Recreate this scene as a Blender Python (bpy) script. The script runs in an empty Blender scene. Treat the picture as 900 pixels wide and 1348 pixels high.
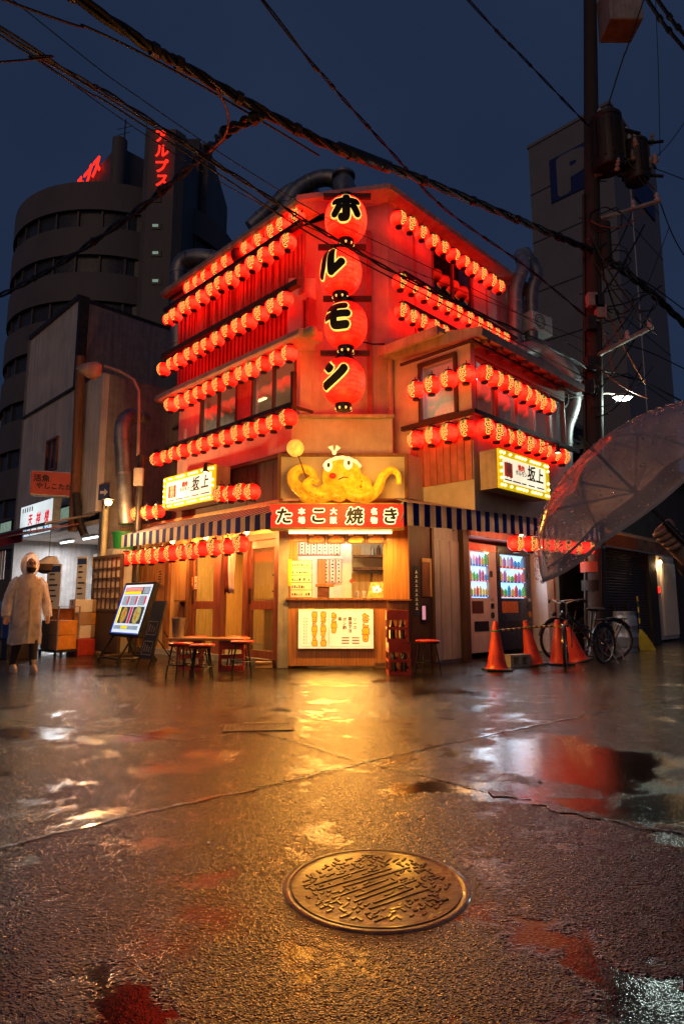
import bpy, bmesh, math, random
from mathutils import Matrix, Vector
R = math.radians
random.seed(7)
sc = bpy.context.scene
COL = sc.collection
# ------------------------------------------------------------------ camera
F, CX, CY, H = 816.0, 450.0, 674.0, 0.95
TILT = math.atan(121 / 816)
cam_d = bpy.data.cameras.new('camera'); cam = bpy.data.objects.new('camera', cam_d); COL.objects.link(cam)
cam.location = (0, 0, H); cam.rotation_euler = (math.pi / 2 + TILT, 0, 0)
cam_d.sensor_fit = 'VERTICAL'; cam_d.sensor_height = 36; cam_d.lens = F / 1348 * 36
cam_d.clip_start = 0.05; cam_d.clip_end = 2000
sc.camera = cam
# ------------------------------------------------------------------ dusk sky
w = bpy.data.worlds.new('World'); sc.world = w; w.use_nodes = True
nt = w.node_tree; bg = nt.nodes['Background']
sky = nt.nodes.new('ShaderNodeTexSky'); sky.sky_type = 'NISHITA'; sky.sun_disc = False
sky.sun_elevation = R(12); sky.sun_rotation = R(200); sky.altitude = 0
sky.air_density = 1.0; sky.dust_density = 1.0; sky.ozone_density = 3.0
SKY_MIX = nt.nodes.new('ShaderNodeMix'); SKY_MIX.data_type = 'RGBA'; SKY_MIX.blend_type = 'MIX'
SKY_MIX.inputs[0].default_value = 0.99
nt.links.new(sky.outputs[0], SKY_MIX.inputs[6]); 
wtc = nt.nodes.new('ShaderNodeTexCoord'); wn_ = nt.nodes.new('ShaderNodeTexNoise'); wn_.inputs['Scale'].default_value = 2.2; wn_.inputs['Detail'].default_value = 5
nt.links.new(wtc.outputs['Generated'], wn_.inputs['Vector'])
wr_ = nt.nodes.new('ShaderNodeValToRGB'); wr_.color_ramp.elements[0].position = .32; wr_.color_ramp.elements[0].color = (.115, .225, .56, 1); wr_.color_ramp.elements[1].position = .72; wr_.color_ramp.elements[1].color = (.185, .31, .70, 1)   # thin uneven rain cloud, alike all round
nt.links.new(wn_.outputs['Fac'], wr_.inputs[0]); nt.links.new(wr_.outputs[0], SKY_MIX.inputs[7])
nt.links.new(SKY_MIX.outputs[2], bg.inputs[0]); bg.inputs[1].default_value = 0.08
# soft warm fill from behind the camera, standing in for unseen street light
street_fill_d = bpy.data.lights.new('street_fill', 'SUN'); street_fill_d.energy = 0.22; street_fill_d.angle = R(40); street_fill_d.color = (1.0, .62, .38)
street_fill = bpy.data.objects.new('street_fill', street_fill_d); COL.objects.link(street_fill)
street_fill.rotation_euler = (R(78), 0, R(-20))
sc.view_settings.view_transform = 'Standard'; sc.view_settings.look = 'None'
sc.view_settings.exposure = 0.12; sc.view_settings.gamma = 1.0
sc.render.engine = 'CYCLES'
cy = sc.cycles
cy.use_denoising = True; cy.max_bounces = 7; cy.diffuse_bounces = 3; cy.glossy_bounces = 3
cy.transparent_max_bounces = 12; cy.transmission_bounces = 4; cy.caustics_reflective = False; cy.caustics_refractive = False
cy.sample_clamp_indirect = 6.0; cy.sample_clamp_direct = 0; cy.use_light_tree = True
# ------------------------------------------------------------------ geometry helpers
CT, ST = math.cos(TILT), math.sin(TILT)
R2 = math.sqrt(.5)
# three facade frames: origin, along (away from the corner), outward normal
FR = {'L': ((-0.8, 9.55), (-R2, R2), (-R2, -R2)), 'R': ((0.97, 9.47), (R2, R2), (R2, -R2)), 'C': ((0, 9.5), (1, 0), (0, -1))}
ROT = {'L': -math.pi / 4, 'R': math.pi / 4, 'C': 0.0}
def ray(px, py):
    u = CY - py
    return (px - CX, F * CT - u * ST, F * ST + u * CT)
def loc(fr, px, py, off=0.0):
    """(s, z) on the facade plane fr shifted outward by off that the photo shows at (px, py)"""
    O, A, N = FR[fr]; d = ray(px, py)
    p0 = (O[0] + N[0] * off, O[1] + N[1] * off)
    k = (N[0] * p0[0] + N[1] * p0[1]) / (N[0] * d[0] + N[1] * d[1])
    p = (d[0] * k, d[1] * k)
    return ((p[0] - O[0]) * A[0] + (p[1] - O[1]) * A[1], H + d[2] * k)
def G(px, py, z=0.0):
    d = ray(px, py); k = (z - H) / d[2]
    return Vector((d[0] * k, d[1] * k, z))
def at(px, py, Y):
    d = ray(px, py); k = Y / d[1]
    return Vector((d[0] * k, Y, H + d[2] * k))
def W(fr, s, o, z):
    O, A, N = FR[fr]
    return Vector((O[0] + A[0] * s + N[0] * o, O[1] + A[1] * s + N[1] * o, z))
def FM(fr):
    O, A, N = FR[fr]
    return Matrix(((A[0], N[0], 0, O[0]), (A[1], N[1], 0, O[1]), (0, 0, 1, 0), (0, 0, 0, 1)))
def TR(loc_, rz=0.0, rx=0.0, ry=0.0):
    return Matrix.Translation(Vector(loc_)) @ Matrix.Rotation(rz, 4, 'Z') @ Matrix.Rotation(ry, 4, 'Y') @ Matrix.Rotation(rx, 4, 'X')
MW = {}
class MB:
    """collects shapes; fr: the coordinates given are (s, o, z) of a facade frame, M: any matrix; otherwise plain coordinates"""
    def __init__(s, fr=None, M=None):
        s.v = []; s.f = []; s.world = fr is not None or M is not None
        s.M = FM(fr) if fr else (M if M is not None else Matrix())
    def add(s, vs, fs, M=None):
        n = len(s.v); T = s.M if M is None else s.M @ M
        s.v += [T @ Vector(p) for p in vs]; s.f += [tuple(i + n for i in f) for f in fs]
        return s
    def box(s, x0, x1, y0, y1, z0, z1, M=None):
        return s.add([(x0, y0, z0), (x1, y0, z0), (x1, y1, z0), (x0, y1, z0), (x0, y0, z1), (x1, y0, z1), (x1, y1, z1), (x0, y1, z1)],
                     [(0, 3, 2, 1), (4, 5, 6, 7), (0, 1, 5, 4), (1, 2, 6, 5), (2, 3, 7, 6), (3, 0, 4, 7)], M)
    def cbox(s, c, d, M=None):
        return s.box(c[0] - d[0] / 2, c[0] + d[0] / 2, c[1] - d[1] / 2, c[1] + d[1] / 2, c[2] - d[2] / 2, c[2] + d[2] / 2, M)
    def quad(s, *p, M=None):
        return s.add(p, [tuple(range(len(p)))], M)
    def prism(s, poly, y0, y1, M=None):
        """poly of (x, z) pushed from y0 to y1"""
        n = len(poly)
        vs = [(x, y0, z) for x, z in poly] + [(x, y1, z) for x, z in poly]
        return s.add(vs, [tuple(range(n)), tuple(range(2 * n - 1, n - 1, -1))] + [(i, (i + 1) % n, (i + 1) % n + n, i + n) for i in range(n)], M)
    def xprism(s, poly, x0, x1, M=None):
        """poly of (y, z) pushed from x0 to x1"""
        n = len(poly)
        vs = [(x0, y, z) for y, z in poly] + [(x1, y, z) for y, z in poly]
        return s.add(vs, [tuple(range(n)), tuple(range(2 * n - 1, n - 1, -1))] + [(i, (i + 1) % n, (i + 1) % n + n, i + n) for i in range(n)], M)
    def slab(s, poly, z0, z1, M=None):
        n = len(poly)
        vs = [(x, y, z0) for x, y in poly] + [(x, y, z1) for x, y in poly]
        return s.add(vs, [tuple(range(n)), tuple(range(2 * n - 1, n - 1, -1))] + [(i, (i + 1) % n, (i + 1) % n + n, i + n) for i in range(n)], M)
    def tube(s, path, r, n=8, M=None, cap=True, flat=1.0):
        P = [Vector(p) for p in path]; k = len(P)
        rs = r if isinstance(r, (list, tuple)) else [r] * k
        vs = []; up = None
        for i in range(k):
            t = (P[min(i + 1, k - 1)] - P[max(i - 1, 0)])
            t = t.normalized() if t.length > 1e-9 else Vector((0, 0, 1))
            if up is None:
                a = Vector((0, 0, 1)) if abs(t.z) < .9 else Vector((1, 0, 0))
                up = (a - t * a.dot(t)).normalized()
            else:
                up = (up - t * up.dot(t))
                up = up.normalized() if up.length > 1e-6 else t.orthogonal().normalized()
            b = t.cross(up)
            for j in range(n):
                an = 2 * math.pi * j / n
                vs.append(P[i] + up * (math.cos(an) * rs[i]) + b * (math.sin(an) * rs[i] * flat))
        fs = [(i * n + j, i * n + (j + 1) % n, (i + 1) * n + (j + 1) % n, (i + 1) * n + j) for i in range(k - 1) for j in range(n)]
        if cap: fs += [tuple(range(n - 1, -1, -1)), tuple(range((k - 1) * n, k * n))]
        return s.add(vs, fs, M)
    def lathe(s, prof, n=16, M=None, cap=True):
        k = len(prof)
        vs = [(r * math.cos(2 * math.pi * j / n), r * math.sin(2 * math.pi * j / n), z) for r, z in prof for j in range(n)]
        fs = [(i * n + j, i * n + (j + 1) % n, (i + 1) * n + (j + 1) % n, (i + 1) * n + j) for i in range(k - 1) for j in range(n)]
        if cap: fs += [tuple(range(n - 1, -1, -1)), tuple(range((k - 1) * n, k * n))]
        return s.add(vs, fs, M)
    def rings(s, rows, n=16, M=None, cap=True):
        """rows of (cx, cy, z, rx, ry): a body lofted through ellipses"""
        vs = [(cx + rx * math.cos(2 * math.pi * j / n), cy_ + ry * math.sin(2 * math.pi * j / n), z) for cx, cy_, z, rx, ry in rows for j in range(n)]
        k = len(rows)
        fs = [(i * n + j, i * n + (j + 1) % n, (i + 1) * n + (j + 1) % n, (i + 1) * n + j) for i in range(k - 1) for j in range(n)]
        if cap: fs += [tuple(range(n - 1, -1, -1)), tuple(range((k - 1) * n, k * n))]
        return s.add(vs, fs, M)
    def ball(s, c, r, n=14, m=9, sq=(1, 1, 1), M=None):
        prof = [(max(1e-4, math.sin(math.pi * i / m)), -math.cos(math.pi * i / m)) for i in range(m + 1)]
        T = Matrix.Translation(Vector(c)) @ Matrix.Diagonal((r * sq[0], r * sq[1], r * sq[2], 1))
        return s.lathe(prof, n, T if M is None else M @ T)
    def torus(s, c, Rr, r, n=28, m=6, M=None, axis='Y'):
        vs = []; fs = []
        for i in range(n):
            a = 2 * math.pi * i / n
            for j in range(m):
                b = 2 * math.pi * j / m; q = Rr + r * math.cos(b)
                p = (q * math.cos(a), r * math.sin(b), q * math.sin(a)) if axis == 'Y' else (q * math.cos(a), q * math.sin(a), r * math.sin(b))
                vs.append((p[0] + c[0], p[1] + c[1], p[2] + c[2]))
        fs = [(i * m + j, i * m + (j + 1) % m, ((i + 1) % n) * m + (j + 1) % m, ((i + 1) % n) * m + j) for i in range(n) for j in range(m)]
        return s.add(vs, fs, M)
    def text(s, txt, size, M=None, bold=0.0, thick=0.0, sx=1.0, col=False, lead=1.0, slant=0.0):
        """lettering standing in the x-z plane, read from -y, centred on the origin; col: one character below the other"""
        T0 = M if M is not None else Matrix()
        if col:
            n = len(txt)
            for i, ch in enumerate(txt):
                vs, fs = glyph(ch, bold / max(size, 1e-6), thick / max(size, 1e-6))
                zo = ((n - 1) / 2 - i) * size * lead
                s.add([(x * size * sx, y * size, z * size + zo) for x, y, z in vs], fs, T0)
        else:
            vs, fs = glyph(txt, bold / max(size, 1e-6), thick / max(size, 1e-6))
            s.add([((x + slant * z) * size * sx, y * size, z * size) for x, y, z in vs], fs, T0)
        return s
    def build(s, name, mat, parent=None, smooth=False, bevel=0.0, kind=None, label=None, seg=1, subsurf=0):
        me = bpy.data.meshes.new(name)
        V = s.v
        if s.world and parent is not None and parent in MW:
            I = MW[parent].inverted(); V = [I @ p for p in V]
        me.from_pydata([tuple(p) for p in V], [], s.f)
        bm = bmesh.new(); bm.from_mesh(me)
        bmesh.ops.recalc_face_normals(bm, faces=bm.faces[:]); bm.to_mesh(me); bm.free()
        if smooth:
            me.polygons.foreach_set('use_smooth', [True] * len(me.polygons))
        o = bpy.data.objects.new(name, me); COL.objects.link(o)
        me.materials.append(mats(mat) if isinstance(mat, str) else mat)
        if parent is not None:
            o.parent = parent
            if parent in MW: MW[o] = MW[parent]
        if bevel:
            b = o.modifiers.new('bevel', 'BEVEL'); b.width = bevel; b.segments = seg; b.limit_method = 'ANGLE'; b.angle_limit = R(40)
        if subsurf:
            b = o.modifiers.new('sub', 'SUBSURF'); b.levels = subsurf; b.render_levels = subsurf
        if smooth and not subsurf:
            try: me.set_sharp_from_angle(angle=R(50))
            except Exception: pass
        if kind: o['kind'] = kind
        if label: o['label'] = label
        return o
_gl = {}
def glyph(txt, bold=0.0, thick=0.0, neon=0.0):
    key = (txt, round(bold, 4), round(thick, 4), neon)
    if key in _gl: return _gl[key]
    if bold > 0:
        # a heavier stroke: the plain character and copies of it set round a small circle, each a hair's breadth behind the last
        v0, f0 = glyph(txt, 0.0, thick, neon); vs, fs = [], []
        ring = [(0, 0)] + [(bold * math.cos(2 * math.pi * i / 12), bold * math.sin(2 * math.pi * i / 12)) for i in range(12)]
        if bold > .06: ring += [(bold * .5 * math.cos(2 * math.pi * i / 6), bold * .5 * math.sin(2 * math.pi * i / 6)) for i in range(6)]
        for j, (dx, dz) in enumerate(ring):
            n0 = len(vs); vs += [(x + dx, y + j * .0004, z + dz) for x, y, z in v0]; fs += [tuple(i + n0 for i in f) for f in f0]
        _gl[key] = (vs, fs)
        return _gl[key]
    cu = bpy.data.curves.new('lettering', 'FONT'); cu.body = txt; cu.size = 1.0; cu.align_x = 'CENTER'; cu.align_y = 'CENTER'
    cu.resolution_u = 3; cu.extrude = thick
    if neon:
        cu.fill_mode = 'NONE'; cu.bevel_depth = neon; cu.bevel_resolution = 1
    ob = bpy.data.objects.new('lettering', cu); COL.objects.link(ob)
    dg = bpy.context.evaluated_depsgraph_get(); ev = ob.evaluated_get(dg); me = ev.to_mesh()
    vs = [(v.co.x, -v.co.z, v.co.y) for v in me.vertices]; fs = [tuple(p.vertices) for p in me.polygons]
    ev.to_mesh_clear(); bpy.data.objects.remove(ob); bpy.data.curves.remove(cu)
    if vs:
        x0 = min(v[0] for v in vs); x1 = max(v[0] for v in vs); z0 = min(v[2] for v in vs); z1 = max(v[2] for v in vs)
        vs = [(x - (x0 + x1) / 2, y, z - (z0 + z1) / 2) for x, y, z in vs]
    _gl[key] = (vs, fs)
    return _gl[key]
def thing(name, label, cat, loc_=(0, 0, 0), rz=0.0, group=None):
    o = bpy.data.objects.new(name, None); COL.objects.link(o)
    o.location = loc_; o.rotation_euler = (0, 0, rz); o.empty_display_size = .1
    o['label'] = label; o['category'] = cat
    if group: o['group'] = group
    MW[o] = Matrix.Translation(Vector(loc_)) @ Matrix.Rotation(rz, 4, 'Z')
    return o
def tag(o, label, cat, group=None):
    o['label'] = label; o['category'] = cat
    if group: o['group'] = group
    return o
def dup(root, loc_, rz, label=None, group=None):
    r = root.copy(); COL.objects.link(r); r.location = loc_; r.rotation_euler = (0, 0, rz)
    if label: r['label'] = label
    if group: r['group'] = group
    for ch in list(root.children):
        c = ch.copy(); COL.objects.link(c); c.parent = r
        for g in list(ch.children):
            d = g.copy(); COL.objects.link(d); d.parent = c
    return r
def share(o, name, parent, M):
    """another piece with o's mesh"""
    c = o.copy(); c.name = name; COL.objects.link(c); c.parent = parent; c.matrix_local = M
    return c
# ------------------------------------------------------------------ materials
_m = {}
SPEC = {}
def spec(name, **k): SPEC[name] = k
def mats(name):
    if name not in _m: _m[name] = make(name, **SPEC[name])
    return _m[name]
def make(name, col=(.5, .5, .5), rough=.6, metal=0.0, var=.25, scale=6.0, bump=.0, bscale=40.0, emit=None, es=0.0, coat=0.0,
         streak=0.0, grain=None, col2=None, stripes=None, alpha=None, evar=0.0, dirt=0.0, trans=0.0, thin=0.0):
    m = bpy.data.materials.new(name); m.use_nodes = True
    t = m.node_tree; b = t.nodes['Principled BSDF']; L = t.links.new
    tc = t.nodes.new('ShaderNodeTexCoord'); oi = t.nodes.new('ShaderNodeObjectInfo')
    mp = t.nodes.new('ShaderNodeMapping')
    if grain: mp.inputs['Scale'].default_value = grain
    L(tc.outputs['Object'], mp.inputs['Vector'])
    ad = t.nodes.new('ShaderNodeVectorMath'); ad.operation = 'ADD'
    mu = t.nodes.new('ShaderNodeMath'); mu.operation = 'MULTIPLY'; mu.inputs[1].default_value = 13.7
    L(oi.outputs['Random'], mu.inputs[0]); L(mp.outputs[0], ad.inputs[0]); L(mu.outputs[0], ad.inputs[1])
    n1 = t.nodes.new('ShaderNodeTexNoise'); n1.inputs['Scale'].default_value = scale; n1.inputs['Detail'].default_value = 5; n1.inputs['Roughness'].default_value = .65
    L(ad.outputs[0], n1.inputs['Vector'])
    cr = t.nodes.new('ShaderNodeValToRGB')
    c2 = col2 if col2 else tuple(c * (1 - var) for c in col); c1 = tuple(min(1, c * (1 + var * .35)) for c in col)
    cr.color_ramp.elements[0].position = .33; cr.color_ramp.elements[0].color = (*c2, 1)
    cr.color_ramp.elements[1].position = .66; cr.color_ramp.elements[1].color = (*c1, 1)
    L(n1.outputs['Fac'], cr.inputs[0]); last = cr.outputs[0]
    if streak:
        mp2 = t.nodes.new('ShaderNodeMapping'); mp2.inputs['Scale'].default_value = (9, 9, .5); L(tc.outputs['Object'], mp2.inputs['Vector'])
        n2 = t.nodes.new('ShaderNodeTexNoise'); n2.inputs['Scale'].default_value = 1.3; n2.inputs['Detail'].default_value = 6; n2.inputs['Roughness'].default_value = .7
        L(mp2.outputs[0], n2.inputs['Vector'])
        r2 = t.nodes.new('ShaderNodeMapRange'); r2.inputs[1].default_value = .45; r2.inputs[2].default_value = .75; r2.inputs[3].default_value = 0; r2.inputs[4].default_value = streak
        L(n2.outputs['Fac'], r2.inputs[0])
        mx = t.nodes.new('ShaderNodeMix'); mx.data_type = 'RGBA'; L(r2.outputs[0], mx.inputs[0]); L(last, mx.inputs[6]); mx.inputs[7].default_value = (.05, .035, .025, 1)
        last = mx.outputs[2]
    if stripes:
        wd, ca, cb = stripes
        sx = t.nodes.new('ShaderNodeSeparateXYZ'); L(tc.outputs['Object'], sx.inputs[0])
        a = t.nodes.new('ShaderNodeMath'); a.operation = 'DIVIDE'; a.inputs[1].default_value = wd; L(sx.outputs[0], a.inputs[0])
        f = t.nodes.new('ShaderNodeMath'); f.operation = 'FRACT'; L(a.outputs[0], f.inputs[0])
        g = t.nodes.new('ShaderNodeMath'); g.operation = 'GREATER_THAN'; g.inputs[1].default_value = .5; L(f.outputs[0], g.inputs[0])
        mx = t.nodes.new('ShaderNodeMix'); mx.data_type = 'RGBA'; L(g.outputs[0], mx.inputs[0]); mx.inputs[6].default_value = (*ca, 1); mx.inputs[7].default_value = (*cb, 1)
        m2 = t.nodes.new('ShaderNodeMix'); m2.data_type = 'RGBA'; m2.blend_type = 'MULTIPLY'; m2.inputs[0].default_value = 1
        L(mx.outputs[2], m2.inputs[6]); L(last, m2.inputs[7]); last = m2.outputs[2]
    L(last, b.inputs['Base Color'])
    b.inputs['Metallic'].default_value = metal
    rr = t.nodes.new('ShaderNodeMapRange'); rr.inputs[3].default_value = max(.03, rough - .12); rr.inputs[4].default_value = min(1, rough + .15)
    rr.inputs[1].default_value = .3; rr.inputs[2].default_value = .7
    L(n1.outputs['Fac'], rr.inputs[0]); L(rr.outputs[0], b.inputs['Roughness'])
    if coat: b.inputs['Coat Weight'].default_value = coat; b.inputs['Coat Roughness'].default_value = .1
    if trans: b.inputs['Transmission Weight'].default_value = trans
    if bump:
        n3 = t.nodes.new('ShaderNodeTexNoise'); n3.inputs['Scale'].default_value = bscale; n3.inputs['Detail'].default_value = 4
        L(ad.outputs[0], n3.inputs['Vector'])
        bp = t.nodes.new('ShaderNodeBump'); bp.inputs['Strength'].default_value = bump; bp.inputs['Distance'].default_value = .02
        L(n3.outputs['Fac'], bp.inputs['Height']); L(bp.outputs[0], b.inputs['Normal'])
    if emit:
        b.inputs['Emission Color'].default_value = (*emit, 1); b.inputs['Emission Strength'].default_value = es
        if evar:
            r3 = t.nodes.new('ShaderNodeMapRange'); r3.inputs[1].default_value = .3; r3.inputs[2].default_value = .7
            r3.inputs[3].default_value = es * (1 - evar); r3.inputs[4].default_value = es * (1 + evar)
            L(n1.outputs['Fac'], r3.inputs[0]); L(r3.outputs[0], b.inputs['Emission Strength'])
    if thin:
        tl = t.nodes.new('ShaderNodeBsdfTranslucent'); L(last, tl.inputs[0]); ms = t.nodes.new('ShaderNodeMixShader'); ms.inputs[0].default_value = thin
        L(b.outputs[0], ms.inputs[1]); L(tl.outputs[0], ms.inputs[2]); L(ms.outputs[0], t.nodes['Material Output'].inputs[0])
    return m
def glass_mat(name, tint=(.9, .95, .95), fac=.12, rough=.03, bump=0.0, dirt=.0, dcol=(.45, .43, .4)):
    """a thin pane: see-through with a reflection that grows at grazing angles, some film of dirt"""
    m = bpy.data.materials.new(name); m.use_nodes = True; t = m.node_tree; t.nodes.clear(); L = t.links.new
    out = t.nodes.new('ShaderNodeOutputMaterial'); tr = t.nodes.new('ShaderNodeBsdfTransparent'); tr.inputs[0].default_value = (*tint, 1)
    gl = t.nodes.new('ShaderNodeBsdfGlossy'); gl.inputs['Roughness'].default_value = rough
    fr = t.nodes.new('ShaderNodeLayerWeight'); fr.inputs[0].default_value = .5          # Schlick: thin panes reflect alike from both sides
    pw = t.nodes.new('ShaderNodeMath'); pw.operation = 'POWER'; pw.inputs[1].default_value = 4.0; L(fr.outputs['Facing'], pw.inputs[0])
    a = t.nodes.new('ShaderNodeMath'); a.operation = 'MULTIPLY_ADD'; a.inputs[1].default_value = .8; a.inputs[2].default_value = fac; a.use_clamp = True; L(pw.outputs[0], a.inputs[0])
    mx = t.nodes.new('ShaderNodeMixShader'); L(a.outputs[0], mx.inputs[0]); L(tr.outputs[0], mx.inputs[1]); L(gl.outputs[0], mx.inputs[2])
    last = mx.outputs[0]
    if dirt:
        df = t.nodes.new('ShaderNodeBsdfDiffuse'); df.inputs[0].default_value = (*dcol, 1)
        tl = t.nodes.new('ShaderNodeBsdfTranslucent'); tl.inputs[0].default_value = (*dcol, 1)
        m3 = t.nodes.new('ShaderNodeMixShader'); m3.inputs[0].default_value = .6; L(df.outputs[0], m3.inputs[1]); L(tl.outputs[0], m3.inputs[2])
        tc = t.nodes.new('ShaderNodeTexCoord'); n = t.nodes.new('ShaderNodeTexNoise'); n.inputs['Scale'].default_value = 7; n.inputs['Detail'].default_value = 6; L(tc.outputs['Object'], n.inputs['Vector'])
        r_ = t.nodes.new('ShaderNodeMapRange'); r_.inputs[1].default_value = .3; r_.inputs[2].default_value = .75; r_.inputs[3].default_value = dirt * .5; r_.inputs[4].default_value = dirt * 1.5; L(n.outputs['Fac'], r_.inputs[0])
        m2 = t.nodes.new('ShaderNodeMixShader'); L(r_.outputs[0], m2.inputs[0]); L(last, m2.inputs[1]); L(m3.outputs[0], m2.inputs[2]); last = m2.outputs[0]
    if bump:
        tc = t.nodes.new('ShaderNodeTexCoord'); n = t.nodes.new('ShaderNodeTexNoise'); n.inputs['Scale'].default_value = 9; L(tc.outputs['Object'], n.inputs['Vector'])
        bp = t.nodes.new('ShaderNodeBump'); bp.inputs['Strength'].default_value = bump; L(n.outputs['Fac'], bp.inputs['Height']); L(bp.outputs[0], gl.inputs['Normal'])
    L(last, out.inputs[0]); _m[name] = m
    return m
glass_mat('pane_glass', fac=.05, rough=.02, dirt=.05); glass_mat('umbrella_film', tint=(.93, .93, .94), fac=.12, rough=.09, bump=.5, dirt=.42, dcol=(.97, .95, .95))
glass_mat('dark_pane', tint=(.55, .55, .55), fac=.08, rough=.03, dirt=.04)
# plain surfaces
spec('render_wall', col=(.60, .53, .50), rough=.75, var=.28, scale=1.6, streak=.22, bump=.1, bscale=60)
spec('cream_wall', col=(.60, .55, .48), rough=.75, var=.30, scale=1.3, streak=.10, bump=.1, bscale=60)
spec('panel_grey', col=(.42, .41, .40), rough=.6, var=.2, scale=2, streak=.5)
spec('concrete', col=(.34, .33, .32), rough=.8, var=.25, scale=5, streak=.5, bump=.3, bscale=50)
spec('dark_wood', col=(.085, .045, .028), rough=.6, var=.5, scale=3, grain=(9, 9, .7), bump=.25, bscale=9)
spec('red_wood', col=(.30, .09, .045), rough=.45, var=.5, scale=3, grain=(9, 9, .6), bump=.15, bscale=9, coat=.2)
spec('brown_wood', col=(.24, .10, .04), rough=.5, var=.5, scale=3, grain=(9, 9, .6), bump=.15, bscale=9)
spec('counter_wood', col=(.50, .22, .07), rough=.4, var=.45, scale=3.2, grain=(14, 14, .5), bump=.08, bscale=12, coat=.15)
spec('yellow_wood', col=(.62, .38, .14), rough=.55, var=.35, scale=3, grain=(12, 12, .6), bump=.1, bscale=9)
spec('slat_paint', col=(.52, .16, .13), rough=.5, var=.5, scale=2, streak=.5, bump=.1)
spec('corrugated_red', col=(.42, .10, .08), rough=.45, var=.4, scale=2, streak=.4)
spec('gutter', col=(.50, .43, .36), rough=.45, var=.3, scale=4, streak=.4)
spec('dark_metal', col=(.06, .05, .045), rough=.45, metal=.5, var=.4, scale=9, bump=.1)
spec('black_metal', col=(.018, .018, .018), rough=.4, metal=.3, var=.3)
spec('black_plastic', col=(.02, .018, .018), rough=.35, var=.3)
spec('galvanised', col=(.42, .42, .43), rough=.5, metal=.7, var=.35, scale=4, bump=.15, bscale=12)
spec('duct_metal', col=(.36, .35, .35), rough=.42, metal=.75, var=.45, scale=3, bump=.2, bscale=9)
spec('steel', col=(.50, .49, .48), rough=.38, metal=.55, var=.2, scale=6)
spec('white_paint', col=(.74, .72, .70), rough=.5, var=.12, scale=3, streak=.2)
spec('cable', col=(.014, .013, .013), rough=.5, var=.3)
spec('orange_cable', col=(.35, .10, .02), rough=.5, var=.4)
spec('awning_stripe', col=(1, 1, 1), rough=.7, var=.25, scale=3, streak=.3, stripes=(.24, (.035, .07, .40), (.92, .86, .74)), bump=.2, bscale=14, thin=.55)
spec('awning_back', col=(.45, .40, .33), rough=.8, var=.3)
spec('paper', col=(.72, .68, .60), rough=.8, var=.12)
spec('ink', col=(.02, .015, .012), rough=.6, var=.1)
spec('red_ink', col=(.55, .03, .03), rough=.6, var=.15)
spec('floor_dark', col=(.16, .12, .09), rough=.6)
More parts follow.
